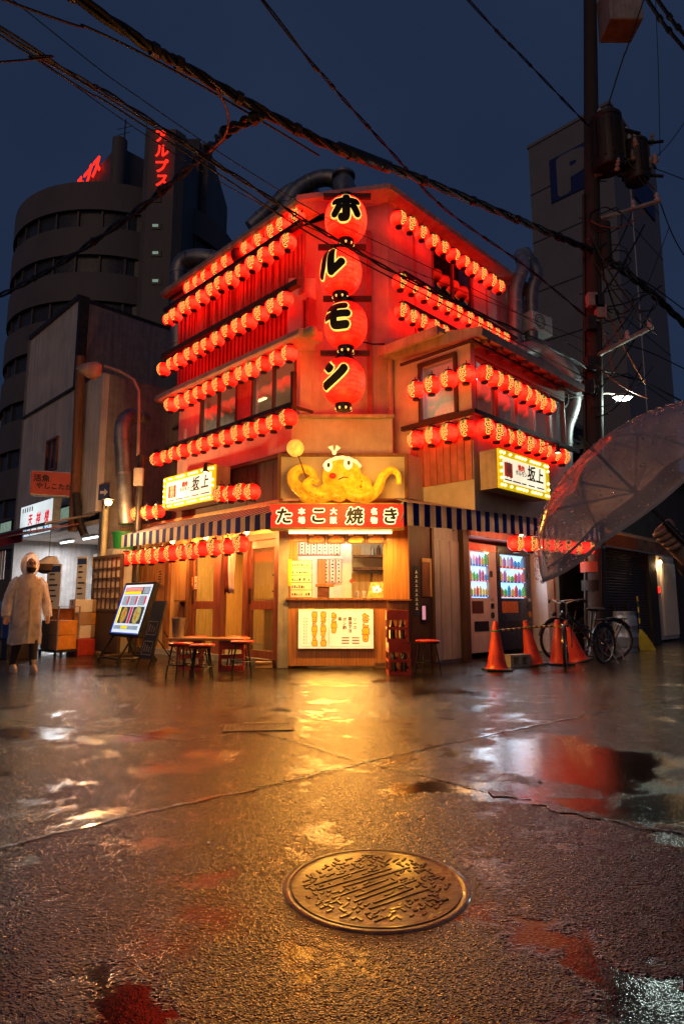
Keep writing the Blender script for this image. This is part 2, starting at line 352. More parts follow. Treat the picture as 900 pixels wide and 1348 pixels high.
# ================================================================== ground
def road_mat():
    m = bpy.data.materials.new('wet_asphalt'); m.use_nodes = True; t = m.node_tree; b = t.nodes['Principled BSDF']; L = t.links.new
    tc = t.nodes.new('ShaderNodeTexCoord')
    def noise(sc_, det=4, ro=.6):
        n = t.nodes.new('ShaderNodeTexNoise'); n.inputs['Scale'].default_value = sc_; n.inputs['Detail'].default_value = det; n.inputs['Roughness'].default_value = ro
        L(tc.outputs['Object'], n.inputs['Vector']); return n.outputs['Fac']
    def rng(x, a, b_, c, d):
        r_ = t.nodes.new('ShaderNodeMapRange'); r_.interpolation_type = 'SMOOTHSTEP'
        for i, v in enumerate((a, b_, c, d)): r_.inputs[i + 1].default_value = v
        L(x, r_.inputs[0]); return r_.outputs[0]
    def mul(a, b_):
        q = t.nodes.new('ShaderNodeMath'); q.operation = 'MULTIPLY'; L(a, q.inputs[0])
        if isinstance(b_, float): q.inputs[1].default_value = b_
        else: L(b_, q.inputs[1])
        return q.outputs[0]
    def add(a, b_):
        q = t.nodes.new('ShaderNodeMath'); q.operation = 'ADD'; L(a, q.inputs[0]); L(b_, q.inputs[1]); return q.outputs[0]
    big = noise(.55, 5, .62); mid = noise(2.3, 5); fine = noise(170, 2)
    dry = rng(big, .34, .50, 0, 1)          # 0 in the hollows where water stands
    sxyz = t.nodes.new('ShaderNodeVectorMath'); sxyz.operation = 'ADD'
    nw = t.nodes.new('ShaderNodeTexNoise'); nw.inputs['Scale'].default_value = 1.7; nw.inputs['Detail'].default_value = 6; nw.inputs['Roughness'].default_value = .68; L(tc.outputs['Object'], nw.inputs['Vector'])
    ns = t.nodes.new('ShaderNodeVectorMath'); ns.operation = 'MULTIPLY_ADD'; ns.inputs[1].default_value = (1.7, 1.7, 0); ns.inputs[2].default_value = (-.85, -.85, 0); L(nw.outputs['Color'], ns.inputs[0])
    L(tc.outputs['Object'], sxyz.inputs[0]); L(ns.outputs[0], sxyz.inputs[1])
    for (px, py, rx, ry) in ((745, 1000, .9, .8), (640, 1052, .7, .18), (175, 968, .35, .22), (60, 965, .3, .3), (845, 1270, .26, .30), (215, 1290, .17, .14), (880, 1060, .5, .3), (700, 1225, .2, .12)):
        q = G(px, py); df = t.nodes.new('ShaderNodeVectorMath'); df.operation = 'SUBTRACT'; L(sxyz.outputs[0], df.inputs[0]); df.inputs[1].default_value = (q.x, q.y, 0)
        sc_ = t.nodes.new('ShaderNodeVectorMath'); sc_.operation = 'MULTIPLY'; sc_.inputs[1].default_value = (1 / rx, 1 / ry, 0); L(df.outputs[0], sc_.inputs[0])
        ln = t.nodes.new('ShaderNodeVectorMath'); ln.operation = 'LENGTH'; L(sc_.outputs[0], ln.inputs[0]); dry = mul(dry, rng(ln.outputs['Value'], .5, 1.15, .04, 1))
    dry = mul(dry, rng(noise(3.1, 7, .72), .385, .50, .14, 1))
    vo = t.nodes.new('ShaderNodeTexVoronoi'); vo.inputs['Scale'].default_value = 240; L(tc.outputs['Object'], vo.inputs['Vector'])
    vo2 = t.nodes.new('ShaderNodeTexVoronoi'); vo2.inputs['Scale'].default_value = 140; L(tc.outputs['Object'], vo2.inputs['Vector'])
    cr = t.nodes.new('ShaderNodeValToRGB'); e = cr.color_ramp.elements
    e[0].position = .3; e[0].color = (.007, .0066, .006, 1); e[1].position = .72; e[1].color = (.024, .021, .018, 1)
    L(mid, cr.inputs[0])
    m2 = t.nodes.new('ShaderNodeMix'); m2.data_type = 'RGBA'; m2.blend_type = 'MULTIPLY'; m2.inputs[0].default_value = .6
    c2 = t.nodes.new('ShaderNodeValToRGB'); c2.color_ramp.elements[0].color = (.5, .5, .5, 1); c2.color_ramp.elements[1].color = (1.5, 1.45, 1.4, 1); L(vo.outputs['Color'], c2.inputs[0])
    L(cr.outputs[0], m2.inputs[6]); L(c2.outputs[0], m2.inputs[7]); L(m2.outputs[2], b.inputs['Base Color'])
    ro = add(rng(mid, .3, .7, .05, .10), mul(dry, .07)); L(ro, b.inputs['Roughness'])
    b.inputs['IOR'].default_value = 1.5; b.inputs['Specular IOR Level'].default_value = .4
    b.inputs['Coat Weight'].default_value = .24; b.inputs['Coat Roughness'].default_value = .07; b.inputs['Coat IOR'].default_value = 1.33
    h = add(mul(vo.outputs['Distance'], .8), add(mul(vo2.outputs['Distance'], 1.0), mul(fine, .35)))
    dr2 = rng(dry, 0, 1, .10, 1)
    bp = t.nodes.new('ShaderNodeBump'); bp.inputs['Strength'].default_value = .4; bp.inputs['Distance'].default_value = .006
    L(mul(h, dr2), bp.inputs['Height'])
    bp2 = t.nodes.new('ShaderNodeBump'); bp2.inputs['Strength'].default_value = .15; bp2.inputs['Distance'].default_value = .02
    L(mid, bp2.inputs['Height'])
    # every wet stone is tipped its own way: bits of glitter instead of an even sheen
    def tip(v, amp, nrm):
        a = t.nodes.new('ShaderNodeVectorMath'); a.operation = 'MULTIPLY_ADD'; a.inputs[1].default_value = (amp, amp, 0); a.inputs[2].default_value = (-amp / 2, -amp / 2, 0); L(v, a.inputs[0])
        c = t.nodes.new('ShaderNodeVectorMath'); c.operation = 'SCALE'; L(a.outputs[0], c.inputs[0]); L(dr2, c.inputs['Scale'])
        d = t.nodes.new('ShaderNodeVectorMath'); d.operation = 'ADD'; L(c.outputs[0], d.inputs[0]); L(nrm, d.inputs[1])
        e_ = t.nodes.new('ShaderNodeVectorMath'); e_.operation = 'NORMALIZE'; L(d.outputs[0], e_.inputs[0]); return e_.outputs[0]
    nrm = tip(vo2.outputs['Color'], .36, bp2.outputs[0]); L(nrm, bp.inputs['Normal'])
    L(bp.outputs[0], b.inputs['Normal'])
    bp3 = t.nodes.new('ShaderNodeBump'); bp3.inputs['Strength'].default_value = .3; bp3.inputs['Distance'].default_value = .006
    L(mul(h, dr2), bp3.inputs['Height']); L(nrm, bp3.inputs['Normal']); L(bp3.outputs[0], b.inputs['Coat Normal'])
    _m['wet_asphalt'] = m
road_mat()
spec('tar', col=(.012, .011, .011), rough=.22, var=.4, scale=20, bump=.4, bscale=60, coat=.4)
g = MB(); g.quad((-250, -150, 0), (250, -150, 0), (250, 350, 0), (-250, 350, 0))
road = g.build('road', 'wet_asphalt'); road['kind'] = 'structure'
def seam(name, pts, wd, jag=.35):
    """a tarred joint in the asphalt, uneven, lying just above it"""
    P = []
    for i in range(len(pts) - 1):
        a, b = Vector(pts[i]), Vector(pts[i + 1]); n = max(2, int((b - a).length / .05))
        for k in range(n): P.append(a.lerp(b, k / n))
    P.append(Vector(pts[-1])); mb = MB(); vs = []
    for i, p in enumerate(P):
        t_ = (P[min(i + 1, len(P) - 1)] - P[max(0, i - 1)]).normalized(); q = Vector((-t_.y, t_.x, 0)); j = random.uniform(-1, 1) * wd * .6
        wa = wd * (1 + random.uniform(-jag, jag) * 1.6); vs += [p + q * (wa / 2 + j) + Vector((0, 0, .004)), p - q * (wa / 2 - j) + Vector((0, 0, .004))]
    mb.add(vs, [(2 * i, 2 * i + 1, 2 * i + 3, 2 * i + 2) for i in range(len(P) - 1)])
    o = mb.build(name, 'tar'); o['kind'] = 'structure'
    return o
seam('road_joint', [G(-120, 1160), G(0, 1116), G(180, 1072), G(330, 1040), G(480, 1003), G(640, 968), G(790, 938), G(900, 918)], .022)
seam('road_joint', [G(335, 963), G(400, 980), G(475, 1003), G(560, 1022), G(640, 1042)], .012)
seam('road_joint', [G(640, 1042), G(700, 1052), G(760, 1070), G(830, 1085), G(960, 1110)], .055, .6)
seam('road_joint', [G(0, 945), G(120, 962), G(240, 975), G(335, 963)], .014)
# ================================================================== the restaurant building
B = thing('restaurant_building', 'three-storey red-lit restaurant with a cut-off corner, hung with rows of red lanterns', 'building', (0, 9.5, 0))
def ls(px, py, o=0.0): return loc('L', px, py, o)[0]
def lz(px, py, o=0.0): return loc('L', px, py, o)[1]
def rs(px, py, o=0.0): return loc('R', px, py, o)[0]
def rz_(px, py, o=0.0): return loc('R', px, py, o)[1]
UL, UR = -.1, -.5                   # upper walls: left face, right face (third floor)
BAYO, BAYS = 1.1, .25
sEndL = 3.65; sEndR = rs(690, 400, UR)
zLe = lz(392, 268, .35)             # left eave
zRe = rz_(512, 247, -.25)           # right eave, higher
P1, P2 = (-.65, 9.55), (.8, 10.0)
# corner (cut-off) wall
m = MB(); m.slab([P1, P2, (P2[0] - .05, P2[1] + .14), (P1[0] - .05, P1[1] + .14)], 3.2, 7.0)
m.add([(P1[0], P1[1], 7.0), (P2[0], P2[1], 7.0), (P2[0], P2[1], zRe), (P1[0], P1[1], zLe)], [(0, 1, 2, 3)])
m.world = True; m.build('corner_wall', 'render_wall', B)
m = MB(M=Matrix()); m.slab([(P1[0] - .02, P1[1] - .05), (P1[0] + .16, P1[1]), (P1[0] + .14, P1[1] + .1), (P1[0] - .02, P1[1] + .1)], 3.9, 5.0); m.build('corner_pilaster', 'cream_wall', B)
m = MB(M=Matrix()); m.slab([(.42, 9.82), (.5, 9.84), (.5, 9.93), (.42, 9.91)], 3.9, 7.3); m.build('corner_batten', 'slat_paint', B)
m = MB(M=Matrix()); m.slab([(-.86, 9.30), (-.42, 9.30), (-.42, 9.6), (-.86, 9.6)], 5.0, lz(400, 372, 0) + .05); m.build('corner_box', 'render_wall', B, bevel=.01)
# left face walls
m = MB('L'); m.box(-.1, sEndL, UL - .15, UL, 3.28, lz(390, 548, UL)); apron = m.build('apron_wall', 'render_wall', B)
zs = lz(390, 548, UL); zt = 5.02
wa0, wa1, wb0, wb1 = ls(312, 540, UL), ls(263, 560, UL), ls(390, 510, UL), ls(331, 530, UL)
m = MB('L'); m.box(wa1, sEndL, UL - .15, UL, zs, zt); m.build('wall_pier', 'render_wall', B)
m = MB('L'); m.box(wb1, wa0, UL - .15, UL, zs, zt); m.build('wall_pier', 'slat_paint', B)
m = MB('L'); m.box(-.1, wb0, UL - .15, UL, zs, zt); m.build('wall_pier', 'render_wall', B)
m = MB('L'); m.box(-.1, sEndL, UL - .15, UL, zt, zLe); m.build('upper_wall', 'corrugated_red', B)
m = MB('L'); m.box(sEndL - .15, sEndL, -5, UL - .152, 2.6, zLe - .02); m.build('end_wall', 'concrete', B)
def window(fr, s0, s1, o, z0, z1, nm, frame='red_wood', pane='pane_glass', parent=B, fw=.05, depth=.06):
    """a framed window with nm panes set side by side in an opening of the wall"""
    m = MB(fr); m.box(s0, s1, o - depth, o + .015, z0, z0 + fw); m.box(s0, s1, o - depth, o + .015, z1 - fw, z1)
    m.box(s0, s0 + fw, o - depth, o + .013, z0 + fw, z1 - fw); m.box(s1 - fw, s1, o - depth, o + .013, z0 + fw, z1 - fw)
    st = (s1 - s0 - 2 * fw) / nm
    for i in range(1, nm): m.box(s0 + fw + i * st - fw * .4, s0 + fw + i * st + fw * .4, o - depth * .9, o + .01, z0 + fw, z1 - fw)
    wn = m.build('window', frame, parent, bevel=.004)
    for i in range(nm):
        m = MB(fr); q0 = s0 + fw + i * st + (fw * .4 if i else 0); q1 = s0 + fw + (i + 1) * st - (fw * .4 if i < nm - 1 else 0)
        m.box(q0, q1, o - depth * .55, o - depth * .45, z0 + fw, z1 - fw); m.build('pane', pane, wn)
    m = MB(fr); m.box(s0 - .04, s1 + .04, o + .002, o + .07, z0 - .05, z0 - .002); m.build('sill', frame, wn, bevel=.005)
    return wn
window('L', wb0, wb1, UL, zs, zt, 2, 'dark_wood'); window('L', wa0, wa1, UL, zs, zt, 2, 'dark_wood')
# the room behind those windows
m = MB('L'); m.box(-.1, sEndL - .16, -2.2, -2.1, 3.3, 5.3); m.build('room_wall', 'yellow_wood', B)
m = MB('L'); m.box(-.1, sEndL - .16, -2.1, UL - .16, 5.1, 5.2); m.build('room_ceiling', 'white_paint', B)
m = MB('L'); m.box(.0, sEndL - .16, -2.1, UL - .16, 3.3, 3.4); m.build('room_floor', 'floor_dark', B)
for q in (.45, 1.7, 2.6):
    m = MB('L'); m.box(q, q + .8, -1.5, -1.44, 3.4, 4.62); m.box(q + .1, q + .7, -1.49, -1.35, 4.2, 4.26); m.build('room_screen', 'brown_wood', B)
# left: beams, slats, ledge
m = MB('L'); m.box(-.65, 3.5, .36, .44, lz(383, 300, .45), lz(383, 300, .45) + .07); m.build('beam', 'dark_metal', B)
zB1 = lz(383, 300, .45); zB2 = lz(383, 376, .45)
m = MB('L'); m.box(-.6, 3.5, .34, .44, zB2 - .02, zB2 + .08); m.build('beam', 'dark_wood', B)
sl = MB('L').box(-.034, .034, .0, .035, zB2 + .08, zB1 - .02)
n = 44; first = None
for i in range(n):
    s_ = -.38 + i * (3.75 / (n - 1)) + random.uniform(-.012, .012); oo = random.uniform(.08, .16)
    m = MB('L'); m.box(s_ - .026, s_ + .026, oo, oo + .03, zB2 + .06, zB1 + .12 + random.uniform(-.02, .03)); m.build('slat', 'slat_paint', B)
m = MB('L')                                    # red sheet below the slats, folded into ribs
for i in range(34):
    s_ = -.45 + i * .118; m.box(s_, s_ + .06, .02, .06, 5.14, zB2 - .03)
m.box(-.45, 3.55, UL + .002, .03, 5.14, zB2 - .03); m.build('ribbed_fascia', 'corrugated_red', B)
m = MB('L'); prof = [(UL + .01, 5.16), (.30, 5.10), (.40, 5.06), (.42, 4.97), (.36, 4.93), (UL + .01, 4.99)]
m.xprism(prof, -.62, 3.75); m.build('ledge', 'gutter', B, bevel=.01)
m = MB('L'); m.tube([(-.62 - .17 * math.sin(a), .20 + .02 * math.cos(a), 5.04) for a in (0, .5, 1, 1.5)], [.09, .088, .07, .02], 10); m.build('ledge_end', 'gutter', B, smooth=True)
zB5 = lz(388, 530, .4)
m = MB('L'); m.box(-.5, 3.7, .33, .41, zB5 - .03, zB5 + .03); m.box(-.5, -.45, .33, .41, zB5 + .03, zB5 + .5)
for q in (-.4, .9, 2.2, 3.5): m.box(q, q + .04, UL, .34, zB5 - .02, zB5 + .02)
m.build('lantern_rail', 'dark_metal', B)
m = MB('L'); m.box(-.45, 3.7, .36, .40, 4.985, 5.02) if False else None
# left eave / roof
def roof_poly(z0, pts): pass
m = MB('L'); m.xprism([(UL, zLe + .02), (.38, zLe - .04), (.42, zLe), (.42, zLe + .07), (UL, zLe + .15)], -.55, 3.7); m.build('eave', 'gutter', B)
m = MB('L'); m.box(-.5, 3.6, .24, .27, zLe - .10, zLe - .06); m.build('lantern_rail', 'dark_metal', B)
# corner soffit joining both eaves
a, b_ = W('L', -.55, .42, zLe), W('R', rs(512, 247, -.25), -.25, zRe)
m = MB(M=Matrix()); c = W('L', -.55, UL, zLe + .02); d = (P2[0], P2[1] + .05, zRe - .03)
m.add([a, b_, d, c, a + Vector((0, 0, .09)), b_ + Vector((0, 0, .09)), Vector(d) + Vector((0, 0, .12)), c + Vector((0, 0, .12))],
      [(0, 1, 2, 3), (4, 5, 6, 7), (0, 1, 5, 4), (1, 2, 6, 5), (2, 3, 7, 6), (3, 0, 4, 7)]); m.build('corner_soffit', 'render_wall', B)
# right face, third floor
m = MB('R'); so0, so1, zo0, zo1 = rs(568, 360, UR), rs(622, 380, UR), rz_(590, 398, UR), rz_(590, 338, UR)
m.box(.25, so0, UR - .15, UR, 2.3, zRe); m.box(so1, sEndR, UR - .15, UR, 2.3, zRe); m.box(so0, so1, UR - .15, UR, 2.3, zo0); m.box(so0, so1, UR - .15, UR, zo1, zRe)
m.build('upper_wall', 'render_wall', B)
window('R', so0, so1, UR, zo0, zo1, 2, 'red_wood', 'dark_pane')
m = MB('R'); m.box(so0, so1, UR - 1.2, UR - 1.1, zo0, zo1); m.build('room_wall', 'brown_wood', B)
m = MB('R'); m.xprism([(UR, zRe - .02), (-.22, zRe - .03), (-.2, zRe + .05), (UR, zRe + .16)], rs(512, 247, -.25) , sEndR + .12); m.build('eave', 'gutter', B)
m = MB('R'); m.box(sEndR - .15, sEndR, -5, UR - .152, 0, zRe - .02); m.build('end_wall', 'concrete', B)
for q, nm in ((rs(580, 360, UR), 'seam_batten'), (rs(545, 350, UR), 'seam_batten'), (rs(640, 400, UR), 'seam_batten')):
    m = MB('R'); m.box(q - .02, q + .02, UR, UR + .02, zo1 if q < so1 and q > so0 else 5.0, zRe - .02); m.build(nm, 'slat_paint', B)
for (x_, y_, o_) in ((533, 360, -.2), (527, 396, -.2)):
    z_ = rz_(x_, y_, o_); m = MB('R'); m.box(.3, sEndR - .1, o_ - .03, o_ + .03, z_ - .025, z_ + .025)
    for q in (.4, 1.6, 2.8, 4.0): m.box(q, q + .04, UR, o_ - .03, z_ - .02, z_ + .02)
    m.build('lantern_rail', 'dark_metal', B)
# roof slab over all
m = MB(M=Matrix()); m.add([W('L', -.4, UL, zLe + .15), W('L', 3.7, UL, zLe + .15), W('L', 3.7, -5, zLe + .9), W('R', sEndR, -5, zRe + .5), W('R', sEndR + .1, UR, zRe + .16), W('R', .26, UR, zRe + .16)], [(0, 1, 2, 3, 4, 5)]); m.build('roof', 'dark_metal', B)
# bay on the right face: side wall, front, eave, sill
sB1 = rs(747, 600, BAYO)
zsill = rz_(640, 549, BAYO); zhead = rz_(636, 472, BAYO); 
m = MB('R'); ob0 = -.5
w0o, w1o = .20, .82                     # side window, measured outward along the side wall
m.box(BAYS, BAYS + .12, ob0, BAYO, 2.2, zsill); m.box(BAYS, BAYS + .12, ob0, w0o, zsill, zhead + .3); m.box(BAYS, BAYS + .12, w1o, BAYO, zsill, zhead + .3); m.box(BAYS, BAYS + .12, w0o, w1o, zhead, zhead + .3)
m.build('bay_side_wall', 'cream_wall', B)
m = MB('R'); m.box(BAYS - .05, BAYS - .002, w0o - .06, w0o, zsill, zhead); m.box(BAYS - .05, BAYS - .002, w1o, w1o + .05, zsill, zhead); m.box(BAYS - .06, BAYS - .002, w0o - .06, w1o + .05, zhead, zhead + .06); m.box(BAYS - .05, BAYS - .002, w0o, w1o, zsill, zsill + .05)
wn = m.build('window', 'dark_wood', B)
m = MB('R'); m.box(BAYS + .03, BAYS + .04, w0o, w1o, zsill + .05, zhead); m.build('pane', 'pane_glass', wn)
for i in range(9):                      # boards below the side window
    o0 = -.05 + i * .127; m = MB('R'); m.box(BAYS - .022 - .004 * (i % 2), BAYS - .002, o0, o0 + .118, 2.75, zsill - .12); m.build('board', 'slat_paint', B)
m = MB('R'); m.box(BAYS + .12, sB1, BAYO - .12, BAYO, 2.2, zsill); m.build('bay_front_wall', 'cream_wall', B)
m = MB('R'); m.box(BAYS + .12, sB1, BAYO - .12, BAYO, zhead, zhead + .3); m.build('bay_lintel', 'cream_wall', B)
nb = 5; st = (sB1 - BAYS - .12) / nb
for i in range(nb): window('R', BAYS + .12 + i * st, BAYS + .12 + (i + 1) * st - .002, BAYO - .02, zsill + .002, zhead - .002, 1, 'red_wood', 'pane_glass', fw=.045)
m = MB('R'); m.box(sB1 - .12, sB1, ob0, BAYO - .121, 2.2, zhead + .3); m.build('bay_end_wall', 'render_wall', B)
m = MB('R'); m.box(BAYS + .1, sB1 - .12, UR + .3, UR + .4, zsill - .3, zhead + .25); m.build('room_wall', 'yellow_wood', B)
m = MB('R'); m.box(BAYS + .121, sB1 - .121, UR + .4, BAYO - .13, zhead + .1, zhead + .16); m.build('room_ceiling', 'white_paint', B)
m = MB('R'); m.box(BAYS + .121, sB1 - .121, UR + .4, BAYO - .13, zsill - .4, zsill - .34); m.build('room_floor', 'floor_dark', B)
ze = zhead + .3
m = MB('R'); m.xprism([(UR + .01, ze + .002), (BAYO + .28, ze - .16), (BAYO + .30, ze - .08), (BAYO + .28, ze - .02), (UR + .01, ze + .34)], BAYS - .12, sB1 + .2); m.build('bay_eave', 'gutter', B)
for i in range(8):
    q = BAYS + .05 + i * .38; m = MB('R'); m.box(q, q + .07, BAYO + .01, BAYO + .27, ze - .22, ze - .165); m.build('rafter_end', 'brown_wood', B)
m = MB('R'); m.box(BAYS - .34, BAYS - .13, -.45, .75, ze + .05, ze + .13); m.box(BAYS - .34, BAYS - .30, -.45, .75, ze - .02, ze + .05); m.build('side_eave', 'gutter', B)
m = MB('R'); m.box(BAYS - .2, sB1 + .12, BAYO + .1, BAYO + .17, zsill - .1, zsill - .03); m.box(BAYS - .2, BAYS - .13, -.1, BAYO + .1, zsill - .1, zsill - .03)
for q in (.6, 1.4, 2.2, 3.0): m.box(q, q + .04, BAYO, BAYO + .1, zsill - .09, zsill - .05)
m.build('lantern_rail', 'dark_metal', B)
m = MB('R'); m.box(BAYS - .2, sB1 + .1, BAYO + .14, BAYO + .18, zhead + .06, zhead + .10); m.box(BAYS - .2, BAYS - .16, -.1, BAYO + .14, zhead + .06, zhead + .10); m.build('lantern_rail', 'dark_metal', B)
# rainwater pipe in the inner corner
m = MB(M=Matrix()); x_, y_ = .80, 9.86
m.tube([(x_, y_, 5.2), (x_, y_, 3.1)], .05, 10); m.box(x_ - .09, x_ + .09, y_ - .09, y_ + .09, 5.02, 5.32)
for z_ in (4.7, 4.1, 3.5): m.lathe([(.058, z_), (.058, z_ + .04)], 10, TR((x_, y_, 0)))
m.build('rain_pipe', 'gutter', B, smooth=True)
m = MB(M=Matrix()); m.tube([(.1, 9.72, 5.3), (.5, 9.78, 5.22), (.8, 9.86, 5.26)], .015, 6); m.build('conduit', 'dark_metal', B)
# corner band above the octopus box
zb = loc('C', 455, 551, .0)[1]
m = MB('C'); m.box(loc('C', 384, 560, 0)[0], loc('C', 516, 560, 0)[0], -.5, .0, 2.4, zb); m.build('corner_band', 'cream_wall', B)
m = MB('C'); m.box(loc('C', 384, 560, 0)[0] - .03, loc('C', 516, 560, 0)[0] + .03, -.5, .06, zb + .001, zb + .06); m.build('band_coping', 'gutter', B, bevel=.008)
bx0, bx1 = loc('C', 366, 597, .3)[0], loc('C', 536, 597, .3)[0]; bz0, bz1 = 2.52, loc('C', 366, 597, .3)[1]
m = MB('C'); m.slab([(bx0, .3), (bx1, .3), (bx1 + .62, -.45), (bx1 + .3, -.5), (bx0 + .02, -.3)], bz0, bz1); box = m.build('sign_box', 'cream_wall', B, bevel=.008)
m = MB('C'); m.box(bx0, bx1, .301, .325, bz1 - .05, bz1); m.box(bx0, bx0 + .05, .301, .325, bz0, bz1 - .05); m.box(bx1 - .05, bx1, .301, .325, bz0, bz1 - .05); m.build('box_frame', 'brown_wood', B)
# ---- ground floor, corner counter
cx0, cx1 = loc('C', 380, 787)[0], loc('C', 509, 787)[0]
zc = 1.04; zo = loc('C', 450, 713)[1]; ow0, ow1 = loc('C', 391, 740)[0], loc('C', 504.5, 740)[0]
m = MB('C'); m.box(cx0, cx1, -.1, 0, .03, zc - .04); m.build('counter_front', 'counter_wood', B, bevel=.004)
m = MB('C'); m.box(cx0 - .04, cx1 + .03, -.35, .05, zc - .039, zc); m.build('counter_top', 'brown_wood', B, bevel=.005)
m = MB('C'); m.box(cx0, ow0, -.12, -.01, zc, zo); m.build('jamb', 'counter_wood', B); m = MB('C'); m.box(ow1, cx1, -.12, -.01, zc, zo); m.build('jamb', 'counter_wood', B)
m = MB('C'); m.box(cx0, cx1, -.12, -.01, zo + .001, 2.5); m.build('counter_lintel', 'counter_wood', B)
m = MB('C'); m.box(cx1 + .001, 1.0, -.12, .05, .03, zc - .04); m.build('side_panel', 'brown_wood', B)
m = MB('C'); m.box(cx1 + .001, 1.02, -.12, .06, zc - .02, 2.5); m.build('side_panel', 'counter_wood', B, bevel=.004)
m = MB('C'); m.box(cx1 + .001, 1.05, .0, .1, zc - .039, zc - .021); m.build('side_ledge', 'brown_wood', B)
m = MB('C'); m.box(loc('C', 365.5, 800)[0], cx0 - .002, -.3, .012, 0, 2.55); m.build('pillar', 'concrete', B, bevel=.006)
# the stall room
m = MB('C'); m.box(-.95, 1.0, -2.0, -1.9, 0, 2.5); m.build('room_wall', 'white_paint', B)
m = MB('C'); m.box(-.95, -.87, -1.9, -.31, 0, 2.5); m.build('room_wall', 'white_paint', B)
m = MB('C'); m.box(.92, 1.0, -1.9, -.13, 0, 2.5); m.build('room_wall', 'yellow_wood', B)
m = MB('C'); m.box(-.86, .91, -1.9, -.13, 2.35, 2.45); m.build('room_ceiling', 'white_paint', B)
m = MB('C'); m.box(-.86, .0, -1.45, -1.35, 0, 2.34); m.box(.0, .16, -1.6, -1.0, 0, 2.34); m.build('room_partition', 'white_paint', B)
m = MB('C'); m.box(.2, .9, -1.88, -1.6, 1.78, 1.82); m.box(.2, .9, -1.88, -1.6, 1.55, 1.60); m.build('shelf', 'brown_wood', B)
m = MB('C'); m.box(.17, .52, -1.89, -1.8, .4, 1.5); m.box(.56, .9, -1.89, -1.8, .4, 1.5); m.build('cupboard_door', 'yellow_wood', B)
m = MB('C'); m.box(-.42, -.28, -1.349, -1.30, .9, 1.72); m.build('partition_post', 'counter_wood', B)
# ---- ground floor, left front
dz = 1.98
def lpost(s0, s1, mat='red_wood', z1=2.25, o0=-.1, o1=.03, name='post'):
    m = MB('L'); m.box(s0, s1, o0, o1, 0, z1); return m.build(name, mat, B, bevel=.005)
sd = [ls(x, 860) for x in (362, 324, 290, 282, 247, 226, 219, 190, 150)]
lpost(.02, sd[0], 'red_wood', 2.2)
def door(s0, s1, o=-.02, mid=.86, z0=.1):
    m = MB('L'); f = .085
    m.box(s0, s0 + f, o - .05, o, z0, dz); m.box(s1 - f, s1, o - .05, o, z0, dz)
    for a_, c_ in ((dz - .13, dz), (mid, mid + .14), (z0, z0 + .12)): m.box(s0 + f, s1 - f, o - .047, o - .003, a_, c_)
    d_ = m.build('door', 'red_wood', B, bevel=.004)
    m = MB('L'); m.box(s0 + f, s1 - f, o - .03, o - .022, mid + .14, dz - .13); m.build('pane', 'pane_glass', d_)
    m = MB('L'); m.box(s0 + f, s1 - f, o - .03, o - .022, z0 + .12, mid); m.build('pane', 'pane_glass', d_)
    m = MB('L'); m.box(s1 - .06, s1 - .03, o, o + .02, .95, 1.2); m.build('handle', 'dark_metal', d_)
    return d_
door(sd[0], sd[1]); lpost(sd[1], sd[1] + .1, 'red_wood'); lpost(sd[2], sd[3] + .04, 'red_wood'); door(sd[3] + .04, sd[4], -.05); lpost(sd[4], sd[4] + .1, 'brown_wood')
k = 0; s_ = sd[4] + .1
while s_ < sd[8] - .1:
    m = MB('L'); m.box(s_, s_ + .115, -.08, -.02 + .006 * (k % 2), 0, 2.2); m.build('plank', 'yellow_wood', B); s_ += .12; k += 1
lpost(sd[6] - .05, sd[6] + .09, 'brown_wood', 2.25, -.1, .05); lpost(sd[8] - .1, sd[8] + .05, 'brown_wood', 2.25, -.1, .05)
m = MB('L'); m.box(.02, sd[8], -.1, .02, dz + .001, dz + .1); m.build('door_head', 'red_wood', B)
m = MB('L'); m.box(.02, sd[8], -.09, .0, dz + .101, 2.6); m.build('transom', 'yellow_wood', B)
m = MB('L'); m.box(sd[0], sd[8], -.12, .10, 0, .1); m.build('threshold', 'concrete', B)
# planked wall above the awning
k = 0; s_ = .02
while s_ < sEndL:
    m = MB('L'); m.box(s_, min(s_ + .225, sEndL), -.12, -.02 + random.uniform(-.01, .01), 2.601, 3.279); m.build('plank', 'dark_wood', B); s_ += .23; k += 1
m = MB('L'); m.box(.0, sEndL, UL, .05, 3.279, 3.34); m.build('string_course', 'dark_wood', B)
# dining room behind the doors
m = MB('L'); m.box(-.3, 4.6, -2.6, -2.5, 0, 2.5); m.build('room_wall', 'yellow_wood', B)
m = MB('L'); m.box(.0, 4.6, -2.5, -.121, 2.42, 2.5); m.build('room_ceiling', 'yellow_wood', B)
m = MB('L'); m.box(.0, 4.6, -2.5, -.121, .02, .08); m.build('room_floor', 'floor_dark', B)
m = MB('L'); m.box(4.5, 4.6, -2.5, -.121, .08, 2.41); m.build('room_wall', 'yellow_wood', B)
m = MB('L'); m.box(2.0, 2.05, -1.6, -1.1, .08, 1.02); m.box(1.7, 2.4, -1.8, -1.0, 1.021, 1.05); m.build('dining_table', 'yellow_wood', B)
m = MB('L'); m.box(2.0, 3.3, -2.49, -2.3, 1.2, 1.24); m.box(2.0, 3.3, -2.49, -2.3, 1.55, 1.59); m.box(1.0, 1.6, -2.49, -2.4, 1.0, 1.9); m.build('room_shelf', 'dark_wood', B)
